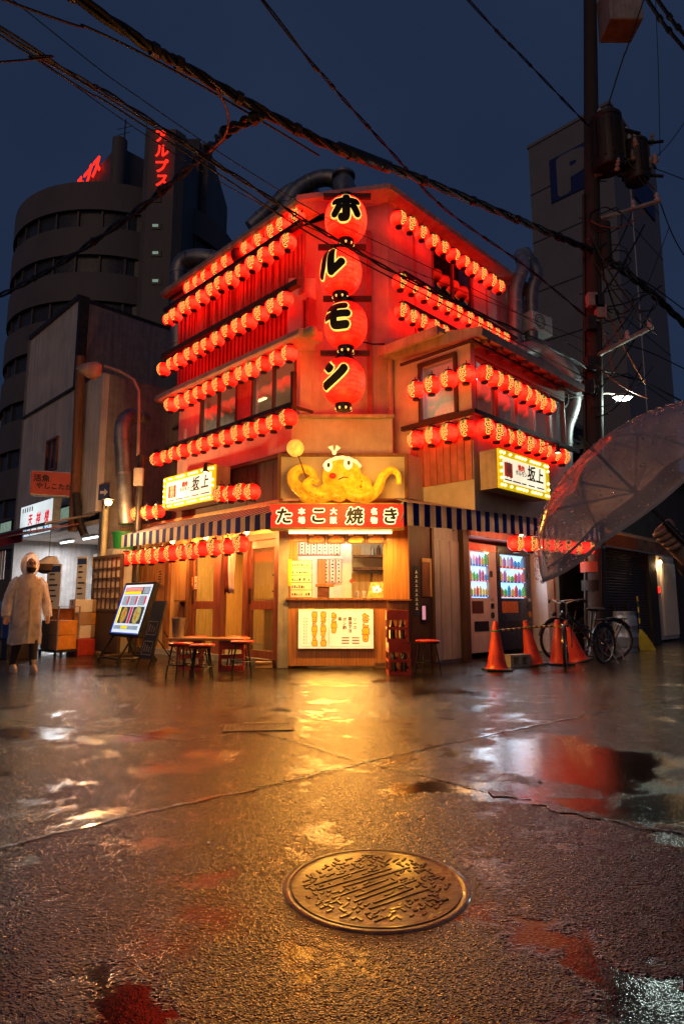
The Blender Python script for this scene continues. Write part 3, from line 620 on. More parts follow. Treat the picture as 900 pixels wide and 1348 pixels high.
# ---- ground floor, right front
m = MB('R'); m.box(.03, .62, -.12, 0, 0, 2.3); m.build('side_wall', 'dark_wood', B)
m = MB('R'); m.box(.70, 1.55, -.2, -.1, 0, 2.3); m.build('shutter_case', 'panel_grey', B)
for i, q in enumerate((.70, .98, 1.26)):
    m = MB('R'); m.box(q + .005, q + .27, -.099, -.07, .05, 2.0); m.build('wall_panel', 'panel_grey', B, bevel=.004)
m = MB('R'); m.box(.63, .69, -.15, .03, 0, 2.3); m.build('post', 'dark_wood', B)
m = MB('R'); m.box(1.56, 1.72, -.2, .0, 0, 2.3); m.build('post', 'dark_wood', B)
m = MB('R'); m.box(1.72, 5.2, -1.25, -1.15, 0, 2.5); m.build('recess_wall', 'concrete', B)
m = MB('R'); m.box(1.72, 5.2, -.6, .05, 2.12, 2.45); m.build('recess_header', 'slat_paint', B)
m = MB('R'); m.box(4.45, 4.75, -1.1, .02, 0, 2.4); m.build('column', 'white_paint', B, bevel=.01)
m = MB('R'); m.box(4.76, 4.88, -.6, .0, 0, 2.4); m.build('column', 'slat_paint', B, bevel=.01)
m = MB('R'); m.box(4.89, 5.5, -.7, -.6, 0, 2.4); m.build('wall_panel', 'dark_wood', B)
m = MB('R'); m.box(.0, 5.5, -.12, .05, 2.3, 3.0); m.build('front_beam', 'gutter', B)
# ================================================================== lanterns
def lantern_mat(name, deep, warm, es, lo, hi, seams=0):
    m = bpy.data.materials.new(name); m.use_nodes = True; t = m.node_tree; b = t.nodes['Principled BSDF']; L = t.links.new
    tc = t.nodes.new('ShaderNodeTexCoord'); oi = t.nodes.new('ShaderNodeObjectInfo')
    ad = t.nodes.new('ShaderNodeVectorMath'); ad.operation = 'ADD'; mu = t.nodes.new('ShaderNodeMath'); mu.operation = 'MULTIPLY'; mu.inputs[1].default_value = 17
    L(oi.outputs['Random'], mu.inputs[0]); L(tc.outputs['Object'], ad.inputs[0]); L(mu.outputs[0], ad.inputs[1])
    n = t.nodes.new('ShaderNodeTexNoise'); n.inputs['Scale'].default_value = 9 if not seams else 5; n.inputs['Detail'].default_value = 6; n.inputs['Roughness'].default_value = .7
    mp = t.nodes.new('ShaderNodeMapping'); mp.inputs['Scale'].default_value = (1, 1, 2.2); L(ad.outputs[0], mp.inputs[0]); L(mp.outputs[0], n.inputs['Vector'])
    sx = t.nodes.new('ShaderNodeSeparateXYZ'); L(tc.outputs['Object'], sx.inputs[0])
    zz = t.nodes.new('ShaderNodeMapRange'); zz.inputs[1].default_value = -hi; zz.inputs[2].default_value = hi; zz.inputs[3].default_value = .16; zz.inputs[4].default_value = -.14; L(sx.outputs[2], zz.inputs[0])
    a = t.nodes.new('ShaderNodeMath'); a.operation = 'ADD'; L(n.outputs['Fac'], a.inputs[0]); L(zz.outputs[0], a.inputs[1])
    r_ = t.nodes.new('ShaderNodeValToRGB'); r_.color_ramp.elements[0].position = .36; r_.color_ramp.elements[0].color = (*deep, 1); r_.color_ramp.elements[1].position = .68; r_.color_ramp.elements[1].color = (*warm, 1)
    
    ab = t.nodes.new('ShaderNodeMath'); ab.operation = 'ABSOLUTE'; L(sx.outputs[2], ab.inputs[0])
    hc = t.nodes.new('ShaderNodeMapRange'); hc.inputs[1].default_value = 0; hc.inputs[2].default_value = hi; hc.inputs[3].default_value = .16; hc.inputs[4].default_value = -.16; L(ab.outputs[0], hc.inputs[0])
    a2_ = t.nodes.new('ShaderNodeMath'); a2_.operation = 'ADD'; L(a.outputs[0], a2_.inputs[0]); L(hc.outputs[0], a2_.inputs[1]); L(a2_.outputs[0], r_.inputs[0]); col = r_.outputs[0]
    if seams:
        at_ = t.nodes.new('ShaderNodeMath'); at_.operation = 'ARCTAN2'; L(sx.outputs[1], at_.inputs[0]); L(sx.outputs[0], at_.inputs[1])
        m1 = t.nodes.new('ShaderNodeMath'); m1.operation = 'MULTIPLY'; m1.inputs[1].default_value = seams / 2; L(at_.outputs[0], m1.inputs[0])
        s1 = t.nodes.new('ShaderNodeMath'); s1.operation = 'SINE'; L(m1.outputs[0], s1.inputs[0]); a1 = t.nodes.new('ShaderNodeMath'); a1.operation = 'ABSOLUTE'; L(s1.outputs[0], a1.inputs[0])
        g = t.nodes.new('ShaderNodeMapRange'); g.inputs[1].default_value = .0; g.inputs[2].default_value = .10; g.inputs[3].default_value = .0; g.inputs[4].default_value = 1; L(a1.outputs[0], g.inputs[0])
        z1 = t.nodes.new('ShaderNodeMath'); z1.operation = 'MULTIPLY'; z1.inputs[1].default_value = 95; L(sx.outputs[2], z1.inputs[0])
        z2 = t.nodes.new('ShaderNodeMath'); z2.operation = 'SINE'; L(z1.outputs[0], z2.inputs[0])
        z3 = t.nodes.new('ShaderNodeMapRange'); z3.inputs[1].default_value = -1; z3.inputs[2].default_value = -.4; z3.inputs[3].default_value = .62; z3.inputs[4].default_value = 1; L(z2.outputs[0], z3.inputs[0])
        q = t.nodes.new('ShaderNodeMath'); q.operation = 'MULTIPLY'; L(g.outputs[0], q.inputs[0]); L(z3.outputs[0], q.inputs[1])
        mx = t.nodes.new('ShaderNodeMix'); mx.data_type = 'RGBA'; L(q.outputs[0], mx.inputs[0]); mx.inputs[6].default_value = (deep[0] * .07, deep[1] * .3, deep[2] * .3, 1); L(col, mx.inputs[7]); col = mx.outputs[2]
    L(col, b.inputs['Emission Color'])
    rr = t.nodes.new('ShaderNodeMapRange'); rr.inputs[3].default_value = es * .5; rr.inputs[4].default_value = es * 1.3; L(oi.outputs['Random'], rr.inputs[0]); 
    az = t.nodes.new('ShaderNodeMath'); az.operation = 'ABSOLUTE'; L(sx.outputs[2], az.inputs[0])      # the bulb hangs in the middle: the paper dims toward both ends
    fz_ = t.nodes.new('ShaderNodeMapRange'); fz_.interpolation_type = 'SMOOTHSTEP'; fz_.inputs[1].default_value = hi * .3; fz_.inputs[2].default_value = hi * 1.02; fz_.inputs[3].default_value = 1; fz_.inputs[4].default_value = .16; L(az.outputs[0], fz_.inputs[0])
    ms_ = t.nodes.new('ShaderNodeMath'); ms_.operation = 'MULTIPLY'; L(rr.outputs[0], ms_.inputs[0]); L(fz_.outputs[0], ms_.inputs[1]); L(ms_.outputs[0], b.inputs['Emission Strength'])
    b.inputs['Base Color'].default_value = (.28, .015, .01, 1); b.inputs['Roughness'].default_value = .45
    _m[name] = m
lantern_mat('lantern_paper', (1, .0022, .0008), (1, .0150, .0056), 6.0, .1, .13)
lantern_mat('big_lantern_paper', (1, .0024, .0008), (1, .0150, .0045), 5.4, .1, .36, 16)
spec('lantern_off', col=(.22, .02, .015), rough=.5, var=.3)
spec('letter_yellow', col=(.6, .45, .1), emit=(1, .66, .12), es=1.25, var=.1)
spec('lantern_cap', col=(.012, .010, .009), rough=.35, var=.2)
spec('bulb_dot', col=(.8, .6, .3), emit=(1, .55, .12), es=1.2)
def barrel(Rm, hh, neck, n=10, rib=.02, sub=1):
    P = []
    for i in range(n + 1):
        q = -1 + 2 * i / n; r = Rm * max(0, 1 - abs(q * .94) ** 2.3) ** .5
        r = max(r, neck); P.append((r, q * hh))
        if i < n:
            q2 = -1 + 2 * (i + .5) / n; r2 = Rm * max(0, 1 - abs(q2 * .94) ** 2.3) ** .5; P.append((max(r2 * (1 - rib), neck), q2 * hh))
    return P
def brad(Rm, hh, neck):
    return lambda z: max(neck, Rm * max(0, 1 - abs(max(-1, min(1, z / hh)) * .94) ** 2.3) ** .5)
def curved(strokes, rf, dr, cut=.02):
    """flat lettering (list of (verts, faces)) wrapped on the lantern, facing -y"""
    bm = bmesh.new()
    for vs, fs in strokes:
        V = [bm.verts.new(v) for v in vs]
        for f in fs:
            try: bm.faces.new([V[i] for i in f])
            except ValueError: pass
    xs = [v.co.x for v in bm.verts]; zs_ = [v.co.z for v in bm.verts]
    for lo, hi, ax in ((min(xs), max(xs), (1, 0, 0)), (min(zs_), max(zs_), (0, 0, 1))):
        k = int((hi - lo) / cut)
        for i in range(1, k + 1):
            p = lo + (hi - lo) * i / (k + 1)
            bmesh.ops.bisect_plane(bm, geom=bm.verts[:] + bm.edges[:] + bm.faces[:], plane_co=Vector(ax) * p, plane_no=ax, dist=1e-6)
    bm.verts.index_update()
    vs = []
    for v in bm.verts:
        r = rf(v.co.z) ; an = v.co.x / max(rf(0), .01); r -= v.co.y; vs.append(((r + dr) * math.sin(an), -(r + dr) * math.cos(an), v.co.z))
    fs = [tuple(v.index for v in f.verts) for f in bm.faces]; bm.free()
    return vs, fs
def strokes_col(txt, size, bold, lead=.95, sx=1.0):
    out = []
    for i, ch in enumerate(txt):
        vs, fs = glyph(ch, bold); zo = ((len(txt) - 1) / 2 - i) * size * lead
        out.append(([(x * size * sx, y * size, z * size + zo) for x, y, z in vs], fs))
    return out
def make_lantern(txt, label, group, lit=True):
    t = thing('paper_lantern', label, 'lantern', group=group)
    Rm, hh = .136, .128
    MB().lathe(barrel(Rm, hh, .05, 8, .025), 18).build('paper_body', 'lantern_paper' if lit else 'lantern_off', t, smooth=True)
    MB().lathe([(.056, hh - .004), (.058, hh + .022), (.05, hh + .024)], 12).tube([(0, 0, hh + .02), (0, 0, hh + .085)], .006, 5).build('top_ring', 'lantern_cap', t)
    MB().lathe([(.05, -hh - .026), (.056, -hh - .022), (.056, -hh + .004)], 12).build('bottom_ring', 'lantern_cap', t)
    rf = brad(Rm, hh, .05)
    if lit:
        MB().add(*curved(strokes_col(txt, .078, .115, 1.0, 1.5), rf, .0045)).build('letter_glow', 'letter_yellow', t)
        MB().add(*curved(strokes_col(txt, .077, .036, 1.01, 1.5), rf, .0075)).build('lettering', 'ink', t)
    return t
LP = make_lantern('まいど', 'small red paper lantern', 'rows of small red lanterns'); LPused = [False]
LOFF = None
def put_lantern(p, rz, label, group):
    if not LPused[0]:
        LPused[0] = True; LP.location = p; LP.rotation_euler = (0, 0, rz); LP['label'] = label; LP['group'] = group; return LP
    o = dup(LP, p, rz, label, group); o.rotation_euler = (random.uniform(-.07, .07), random.uniform(-.07, .07), rz); k = random.uniform(.94, 1.06); o.scale = (k, k, k * random.uniform(.95, 1.05))
    return o
def row(fr, off, a, b_, n, where, extra=0.0, turn=None, dark=None):
    s0, z0 = loc(fr, a[0], a[1], off); s1, z1 = loc(fr, b_[0], b_[1], off)
    for i in range(n):
        q = i / (n - 1); s_ = s0 + (s1 - s0) * q + random.uniform(-.025, .025); z = z0 + (z1 - z0) * q + random.uniform(-.012, .012)
        rz = ROT[fr] * .62 + random.uniform(-.35, .35) if turn is None else turn + random.uniform(-.3, .3)
        p = W(fr, s_, off + random.uniform(-.015, .015), z)
        if dark == i:
            o = make_lantern('まいど', 'unlit dark red lantern among the glowing ones under the left eave', 'rows of small red lanterns', False); o.location = p; o.rotation_euler = (0, 0, rz)
        else: put_lantern(p, rz, 'small red paper lantern ' + where, 'lanterns ' + where)
row('L', .25, (390, 286), (250, 380), 11, 'in the highest row under the left eave', dark=5)
row('L', .42, (380, 318), (222, 421), 13, 'on the beam in front of the red upright slats')
row('L', .42, (375, 396), (217, 486), 13, 'between the red upright slats and the pale ledge')
row('L', .28, (381, 465), (227, 534), 12, 'under the long pale ledge before the left windows')
row('L', .38, (380, 551), (208, 605), 13, 'on the rail under the left upper windows')
row('L', .55, (331, 648), (291, 651), 4, 'between the left bulb-framed sign and the octopus')
row('L', .55, (207, 674), (182, 677), 3, 'on the far side of the left bulb-framed sign')
row('L', .72, (317, 717), (166, 736), 12, 'under the striped awning before the wooden doors')
row('R', -.2, (524, 287), (655, 378), 11, 'in the highest row under the right eave')
row('R', -.2, (526, 371), (662, 446), 11, 'in the row just below the right upper window')
row('R', -.2, (527, 410), (628, 462), 9, 'in the lowest row of the right wall above the bay')
row('R', BAYO + .16, (638, 493), (721, 535), 8, 'along the top of the bay front windows')
row('R', BAYO + .13, (638, 564), (739, 602), 9, 'along the rail under the bay front windows')
for (a, b_, wh) in (((547, 514), (613, 493), 'before the side window of the bay'), ((547, 579), (613, 565), 'on the side of the bay under its side window')):
    sp = BAYS - .15                                     # the bay's side wall runs outward at this s
    def side(px, py):
        O = W('R', sp, 0, 0); N = (-R2, -R2); d = ray(px, py); k = (N[0] * O.x + N[1] * O.y) / (N[0] * d[0] + N[1] * d[1]); return Vector((d[0] * k, d[1] * k, H + d[2] * k))
    p0, p1 = side(*a), side(*b_)
    for i in range(4): put_lantern(p0.lerp(p1, i / 3), ROT['L'] + random.uniform(-.3, .35), 'small red paper lantern ' + wh, 'lanterns ' + wh)
row('R', 1.0, (680, 716), (785, 722), 8, 'under the striped awning beside the vending machines', turn=.15)
# ---- the four big lanterns
def big_lantern(ch, p, rz, nm, sz=.48):
    t = thing('big_lantern', 'large egg-shaped red lantern with the character %s, %s' % (ch, nm), 'lantern', p, rz, 'big lanterns at the corner')
    Rm, hh = .325, .345
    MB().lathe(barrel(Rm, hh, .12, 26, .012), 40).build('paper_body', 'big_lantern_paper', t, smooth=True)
    MB().lathe([(.125, hh - .01), (.13, hh + .06), (.11, hh + .065)], 20).build('top_ring', 'lantern_cap', t)
    bt = MB().lathe([(.10, -hh - .10), (.125, -hh - .09), (.125, -hh + .01)], 20).build('bottom_ring', 'lantern_cap', t)
    for i in range(8):
        a_ = i * math.pi / 4; MB().ball((.112 * math.cos(a_), .112 * math.sin(a_), -hh - .075), .022, 8, 5).build('light_hole', 'bulb_dot', bt)
    rf = brad(Rm, hh, .12)
    def st(bold): return [([(x * sz, y * sz, z * sz + .03) for x, y, z in glyph(ch, bold)[0]], glyph(ch, bold)[1])]
    MB().add(*curved(st(.135), rf, .006, .04)).build('letter_glow', 'letter_yellow', t)
    MB().add(*curved(st(.085), rf, .010, .04)).build('lettering', 'ink', t)
    return t
for ch, px, py, rz, nm in (('ホ', 455, 290, .0, 'topmost of the four'), ('ル', 448, 359, -.55, 'second from the top of the four'), ('モ', 455, 429, -.5, 'third from the top of the four'), ('ン', 452, 503, -.5, 'lowest of the four')):
    p = at(px, py, 8.85); big_lantern(ch, p, rz, nm)
    m = MB(M=Matrix()); m.tube([(p.x, p.y, p.z + .46), (p.x + .02, p.y + .1, p.z + .52), (p.x + .3, 9.75, p.z + .56)], .03, 8); m.box(p.x - .35, p.x + .4, p.y + .12, p.y + .19, p.z + .48, p.z + .55)
    m.build('lantern_arm', 'dark_wood', B)
# ================================================================== signs
spec('red_lightbox', col=(.6, .03, .02), emit=(1, .035, .012), es=.85, evar=.12, scale=1.2, rough=.3)
spec('white_glow', col=(.8, .75, .6), emit=(1, .82, .45), es=1.3)
spec('menu_glow', col=(.8, .7, .5), emit=(1, .76, .34), es=.9, evar=.2, scale=1.6)
spec('sign_ink', col=(.015, .02, .012), rough=.5)
spec('orange_letter', col=(.7, .3, .02), emit=(1, .38, .01), es=.8)
spec('red_letter', col=(.6, .04, .02), emit=(.8, .05, .01), es=.5)
spec('brown_ink', col=(.16, .06, .02), rough=.6)
spec('gold_frame', col=(.55, .40, .14), rough=.35, metal=.4)
YS = 8.85
a0 = at(355.5, 664, YS); a1 = at(531, 694, YS)
S = thing('shop_sign', 'long red illuminated sign board reading たこ焼き above the corner counter', 'sign', ((a0.x + a1.x) / 2, YS, (a0.z + a1.z) / 2))
hw, hh = (a1.x - a0.x) / 2, (a0.z - a1.z) / 2
MB().box(-hw, hw, 0, .22, -hh, hh).build('sign_panel', 'red_lightbox', S, bevel=.006)
MB().box(-hw - .01, hw + .01, -.012, .225, -hh - .03, -hh - .001).box(-hw - .01, hw + .01, -.012, .225, hh + .001, hh + .02).build('sign_trim', 'gold_frame', S)
def sx_(px): return at(px, 680, YS).x - S.location.x
for ch, px in (('た', 374), ('こ', 419), ('焼', 467), ('き', 514)):
    MB().text(ch, .245, TR((sx_(px), -.006, 0)), bold=.026, slant=.08).build('letter_outline', 'white_glow', S)
    MB().text(ch, .245, TR((sx_(px), -.010, 0)), bold=.008, slant=.08).build('lettering', 'sign_ink', S)
for tx, px in (('本場', 397), ('大阪', 439), ('名物', 492)):
    MB().text(tx, .10, TR((sx_(px), -.006, 0)), bold=.006, col=True, lead=1.3).build('lettering', 'white_glow', S)
# bulb-framed signs
spec('yellow_frame', col=(.75, .55, .02), emit=(1, .66, .0), es=.55, rough=.4)
spec('bulb', col=(1, .9, .6), emit=(1, .82, .35), es=4.0)
spec('sign_white', col=(.8, .78, .7), emit=(1, .86, .62), es=.9, evar=.25, scale=1.3)
def bulb_sign(fr, p4, off, label, flip):
    (xa, ya), (xb, yb), (xc, yc), (xd, yd) = p4      # top left, top right, bottom left, bottom right
    s0 = (loc(fr, xa, ya, off)[0] + loc(fr, xc, yc, off)[0]) / 2; s1 = (loc(fr, xb, yb, off)[0] + loc(fr, xd, yd, off)[0]) / 2
    z1 = (loc(fr, xa, ya, off)[1] + loc(fr, xb, yb, off)[1]) / 2; z0 = (loc(fr, xc, yc, off)[1] + loc(fr, xd, yd, off)[1]) / 2
    hw, hh = abs(s1 - s0) / 2, (z1 - z0) / 2
    t = thing('bulb_sign', label, 'sign', W(fr, (s0 + s1) / 2, off, (z0 + z1) / 2), ROT[fr])
    MB().box(-hw, hw, .012, .30, -hh, hh).build('sign_case', 'gutter', t, bevel=.006)
    f = .10
    fr_ = MB().box(-hw, hw, -.02, .011, hh - f, hh).box(-hw, hw, -.02, .011, -hh, -hh + f).box(-hw, -hw + f, -.018, .011, -hh + f, hh - f).box(hw - f, hw, -.018, .011, -hh + f, hh - f).build('bulb_frame', 'yellow_frame', t)
    mb = MB(); nb_ = int(2 * hw / .085)
    for i in range(nb_):
        if i % 5 == 4 or random.random() < .08: continue
        x = -hw + .05 + i * (2 * hw - .1) / (nb_ - 1)
        for z in (hh - .05, -hh + .05): mb.ball((x, -.03, z), .019, 8, 5)
    for i in range(1, int(2 * hh / .1)):
        z = -hh + .05 + i * .1
        for x in (-hw + .05, hw - .05):
            if random.random() > .12: mb.ball((x, -.03, z), .019, 8, 5)
    mb.build('bulbs', 'bulb', fr_, kind='stuff')
    MB().box(-hw + f, hw - f, -.004, .0, -hh + f, hh - f).build('sign_face', 'sign_white', t)
    iw, ih = hw - f, hh - f; D = -.008
    MB().text('坂', .25, TR((iw * .32, D, ih * .32)), bold=.006, slant=.15).build('lettering', 'ink', t); MB().text('上', .25, TR((iw * .72, D, ih * .30)), bold=.006, slant=.15).build('lettering', 'ink', t)
    mb = MB().box(-iw * .9, -iw * .55, D, D + .002, -ih * .5, ih * .62); mb.text('焼肉', .10, TR((-iw * .16, D, ih * .48)), bold=.006).build('lettering', 'red_letter', t)
    MB().text('焼', .16, TR((-iw * .72, D - .003, ih * .3)), bold=.004).text('肉', .16, TR((-iw * .72, D - .003, -ih * .2)), bold=.004).build('seal_letter', 'paper', t)
    MB().text('ホルモン', .085, TR((-iw * .16, D, ih * .05)), bold=.003).build('lettering', 'brown_ink', t)
    mb = MB()
    for x0, x1 in ((-.9, -.6), (-.55, -.2), (-.15, .05), (.15, .45), (.55, .9)): mb.box(iw * x0, iw * x1, D, D + .002, -ih * .80, -ih * .70)
    mb.box(iw * .1, iw * .5, D, D + .002, -ih * .32, -ih * .22); mb.build('small_print', 'brown_ink', t, kind='stuff')
    # clip-on spotlight
    lx, lz_ = (hw - .06, hh - .02) if not flip else (hw + .03, hh + .3)
    MB().tube([(lx, .1, lz_ + .02), (lx, -.16, lz_ + .03)], .012, 6).lathe([(.03, .0), (.035, -.09), (.065, -.15)], 12, TR((lx, -.17, lz_ + .02))).build('spotlight', 'black_metal', t)
    MB().ball((lx, -.17, lz_ - .12), .045, 10, 6, (1, 1, .5)).build('spotlight_bulb', 'bulb', t)
    return t
bulb_sign('L', ((216, 630), (284, 612), (216, 672), (284, 657)), .36, 'bulb-framed white sign reading 坂上 above the wooden doors, beside four lanterns', False)
bulb_sign('R', ((655, 590), (721, 612), (655, 644), (721, 656)), BAYO + .36, 'bulb-framed white sign reading 坂上 under the bay, above the vending machines', True)
# ================================================================== octopus lamp on the sign
spec('octopus_skin', col=(.7, .42, .03), emit=(1, .36, .008), es=.62, evar=.65, scale=8, rough=.35, bump=.2, bscale=10)
spec('sucker', col=(.55, .22, .03), emit=(1, .22, .01), es=.35)
spec('eye_white', col=(.9, .88, .8), emit=(1, .85, .5), es=.8)
spec('headband', col=(.8, .75, .6), emit=(1, .78, .35), es=.75, var=.2)
spec('ball_glow', col=(.7, .5, .1), emit=(1, .52, .07), es=.8, evar=.35, scale=14)
spec('red_mouth', col=(.55, .03, .02), emit=(.8, .02, .01), es=.5)
YO = 8.95; base = at(452, 660, YO)
OC = thing('octopus_figure', 'glowing yellow octopus figure with a twisted headband sitting on the red sign board', 'figure', base)
def oc(px, py, dy=0.0):
    p = at(px, py, YO); return Vector((p.x - base.x, dy, p.z - base.z))
k_ = (oc(460, 620) - oc(450, 620)).x / 10     # metres per photo pixel
hd = oc(450, 628); MB().ball((hd.x, .02, hd.z), 1, 28, 18, (26 * k_, 20 * k_, 29 * k_)).build('head', 'octopus_skin', OC, smooth=True)
def tent(pts, r0, r1, rr=None):
    P = [oc(*p) for p in pts]; Q = []
    for i in range(len(P) - 1):
        p0, p1, p2, p3 = P[max(i - 1, 0)], P[i], P[i + 1], P[min(i + 2, len(P) - 1)]
        for j in range(6):
            t_ = j / 6; Q.append(.5 * ((2 * p1) + (p2 - p0) * t_ + (2 * p0 - 5 * p1 + 4 * p2 - p3) * t_ ** 2 + (3 * p1 - p0 - 3 * p2 + p3) * t_ ** 3))
    Q.append(P[-1]); n_ = len(Q)
    rs_ = [(r0 + (r1 - r0) * (i / (n_ - 1)) ** .8) * k_ for i in range(n_)]
    o = MB().tube(Q, rs_, 14).build('tentacle', 'octopus_skin', OC, smooth=True)
    mb = MB()
    for i in range(4, n_ - 3, 3): mb.ball(Q[i] + Vector((0, -rs_[i] * .86, -rs_[i] * .42)), rs_[i] * .2, 8, 5, (1, .6, 1))
    mb.build('suckers', 'sucker', o, smooth=True, kind='stuff')
tent([(462, 645, -.02), (480, 655, -.05), (496, 645, 0), (503, 628, 0), (514, 619, 0), (523, 624, 0), (525, 637, 0)], 10, 3)
tent([(436, 642, 0), (420, 652, -.04), (400, 648, 0), (387, 636, 0), (386, 624, 0), (397, 617, 0), (409, 621, -.02), (414, 631, -.04)], 11, 4.5)
tent([(442, 645, -.06), (428, 654, -.14), (412, 650, -.16), (404, 641, -.14), (411, 634, -.12), (419, 637, -.12)], 9, 4)
tent([(450, 645, -.08), (448, 656, -.18), (440, 655, -.2), (437, 648, -.18)], 9, 5)
tent([(455, 646, -.08), (466, 656, -.16), (480, 656, -.16), (487, 648, -.12), (482, 641, -.1)], 9, 4)
tent([(446, 648, -.06), (420, 657, -.1), (408, 658, -.1), (398, 656, -.06)], 9, 5)
tent([(468, 628, .05), (480, 633, .05), (482, 645, .02), (470, 652, 0)], 8, 6)
for px, py in ((432, 616), (458, 614)):
    e = oc(px, py); y_ = -.145 if px < 440 else -.19
    ey = MB().ball((e.x, y_, e.z), 7.0 * k_, 14, 9, (.85, .6, 1.1)).build('eye', 'eye_white', OC, smooth=True)
    MB().ball((e.x + .008, y_ - .046, e.z), 2.5 * k_, 10, 6, (.8, .5, 1.25)).build('pupil', 'ink', ey)
e = oc(438, 630); MB().ball((e.x, -.21, e.z), 4.6 * k_, 12, 8, (1, .8, .85)).build('mouth', 'red_mouth', OC, smooth=True)
e = oc(452, 633); MB().tube([(e.x - .07, -.20, e.z - .02), (e.x, -.215, e.z + .015), (e.x + .06, -.195, e.z + .01)], .008, 6).build('mouth_line', 'brown_ink', OC)
P = []
for i in range(22):
    a_ = math.pi * (1.0 + i / 21); dz_ = 15 + 8.5 * math.sin(i / 21 * math.pi); q_ = math.sqrt(1 - (dz_ / 29) ** 2) + .03; P.append((hd.x + math.cos(a_) * 26 * k_ * q_, .02 + math.sin(a_) * 20 * k_ * q_, hd.z + dz_ * k_))
MB().tube(P, [.03 + .006 * math.sin(i * 1.9) for i in range(22)], 10).build('headband', 'headband', OC, smooth=True)
e = oc(440, 598); MB().ball((e.x, -.18, e.z - .02), .035, 10, 7).prism([(e.x - .0, e.z - .03), (e.x - .09, e.z + .06), (e.x - .02, e.z + .085)], -.2, -.17).prism([(e.x, e.z - .03), (e.x + .09, e.z + .045), (e.x + .03, e.z + .09)], -.21, -.18).build('headband_knot', 'headband', OC)
e = oc(389, 591); MB().ball((e.x, -.05, e.z), 11.5 * k_, 20, 14).build('dumpling', 'ball_glow', OC, smooth=True)
f_ = oc(404, 632); MB().tube([(e.x, -.05, e.z), (f_.x, -.1, f_.z)], .009, 6).build('skewer', 'brown_ink', OC)
# ================================================================== awnings
def awning(fr, s0, s1, oF, zb0, zb1, hv, rise, label, drop_end=True):
    t = thing('striped_awning', label, 'awning', W(fr, (s0 + s1) / 2, 0, 0), ROT[fr])
    sg = -1 if fr == 'L' else 1; half = abs(s1 - s0) / 2
    def zb(x): 
        q = (x * sg / half + 1) / 2; return zb0 + (zb1 - zb0) * q
    def xb(x):                       # the back edge is cut off at the building's corner
        q = (x * sg / half + 1) / 2; return x + sg * oF * 1.0 * max(0, 1 - q)
    n_ = 44; vs = []; fs = []
    for i in range(n_ + 1):
        x = -half + 2 * half * i / n_; sc_ = .012 * abs(math.sin(i * math.pi / 4)) ; wv = .012 * math.sin(i * 1.3)
        vs += [(x, -oF - wv * .6, zb(x) + sc_), (x, -oF + .0, zb(x) + hv), (xb(x), -.02, zb(x) + hv + rise)]
    for i in range(n_): fs += [(3 * i, 3 * i + 3, 3 * i + 4, 3 * i + 1)]
    v_ = MB().add(vs, fs).build('valance', 'awning_stripe', t)
    md = v_.modifiers.new('thick', 'SOLIDIFY'); md.thickness = .006
    c_ = MB().add([(a_[0], a_[1], a_[2] + .002) for a_ in vs], [(3 * i + 1, 3 * i + 4, 3 * i + 5, 3 * i + 2) for i in range(n_)]).build('canopy', 'awning_stripe', t)
    md = c_.modifiers.new('thick', 'SOLIDIFY'); md.thickness = .006
    mb = MB().tube([(-half, -oF + .03, zb(-half) + hv - .01), (half, -oF + .03, zb(half) + hv - .01)], .016, 8)
    for x in (-half + .1, -half * .4, half * .3, half - .1): mb.tube([(x, -oF + .03, zb(x) + hv - .02), (xb(x), -.03, zb(x) + hv - .12)], .012, 6)
    mb.build('awning_frame', 'galvanised', t)
    return t
sA0, sA1 = ls(356, 690, .8), ls(160, 715, .8)
awning('L', sA0, sA1, .8, (lz(356, 697, .8)), lz(160, 721, .8), .235, .30, 'blue and white striped awning over the wooden doors and stools')
sA0, sA1 = rs(532, 690, 1.15), rs(796, 712, 1.15)
awning('R', sA0, sA1, 1.15, rz_(532, 692, 1.15), rz_(796, 713, 1.15), .30, .33, 'blue and white striped awning over the vending machines')
# ================================================================== lamps under the awnings and in the rooms
spec('lamp_glass', col=(1, .9, .7), emit=(1, .52, .14), es=14)
spec('tube_glass', col=(1, .95, .85), emit=(1, .58, .18), es=6)
spec('cool_tube', col=(.9, .95, 1), emit=(.75, .9, 1), es=8)
def point(name, p, energy, col, parent, r=.05):
    d = bpy.data.lights.new(name, 'POINT'); d.energy = energy; d.color = col; d.shadow_soft_size = r
    o = bpy.data.objects.new(name, d); COL.objects.link(o); o.location = p; 
    if parent is not None:
        o.parent = parent; o.location = MW[parent].inverted() @ Vector(p)
    return o
def bulb_lamp(p, label, energy, col=(1, .46, .11), r=.045):
    t = thing('bulb_lamp', label, 'lamp', p)
    MB().lathe([(.03, .05), (.022, .05), (.022, .12), (.03, .12)], 10).build('socket', 'black_plastic', t)
    MB().ball((0, 0, 0), r, 12, 8, (1, 1, 1.15)).build('bulb', 'lamp_glass', t, smooth=True)
    if energy: point('bulb_light', Vector(p) + Vector((0, 0, -.1)), energy, col, t, .05)
    return t
for q, e_ in ((.55, 52), (1.7, 46), (2.8, 46)):
    bulb_lamp(W('L', q, .42, 2.08), 'bare warm bulb under the left striped awning, %s' % {.55: 'nearest the grey pillar', 1.7: 'above the sliding door gap', 2.8: 'nearest the lit menu board'}[q], e_)
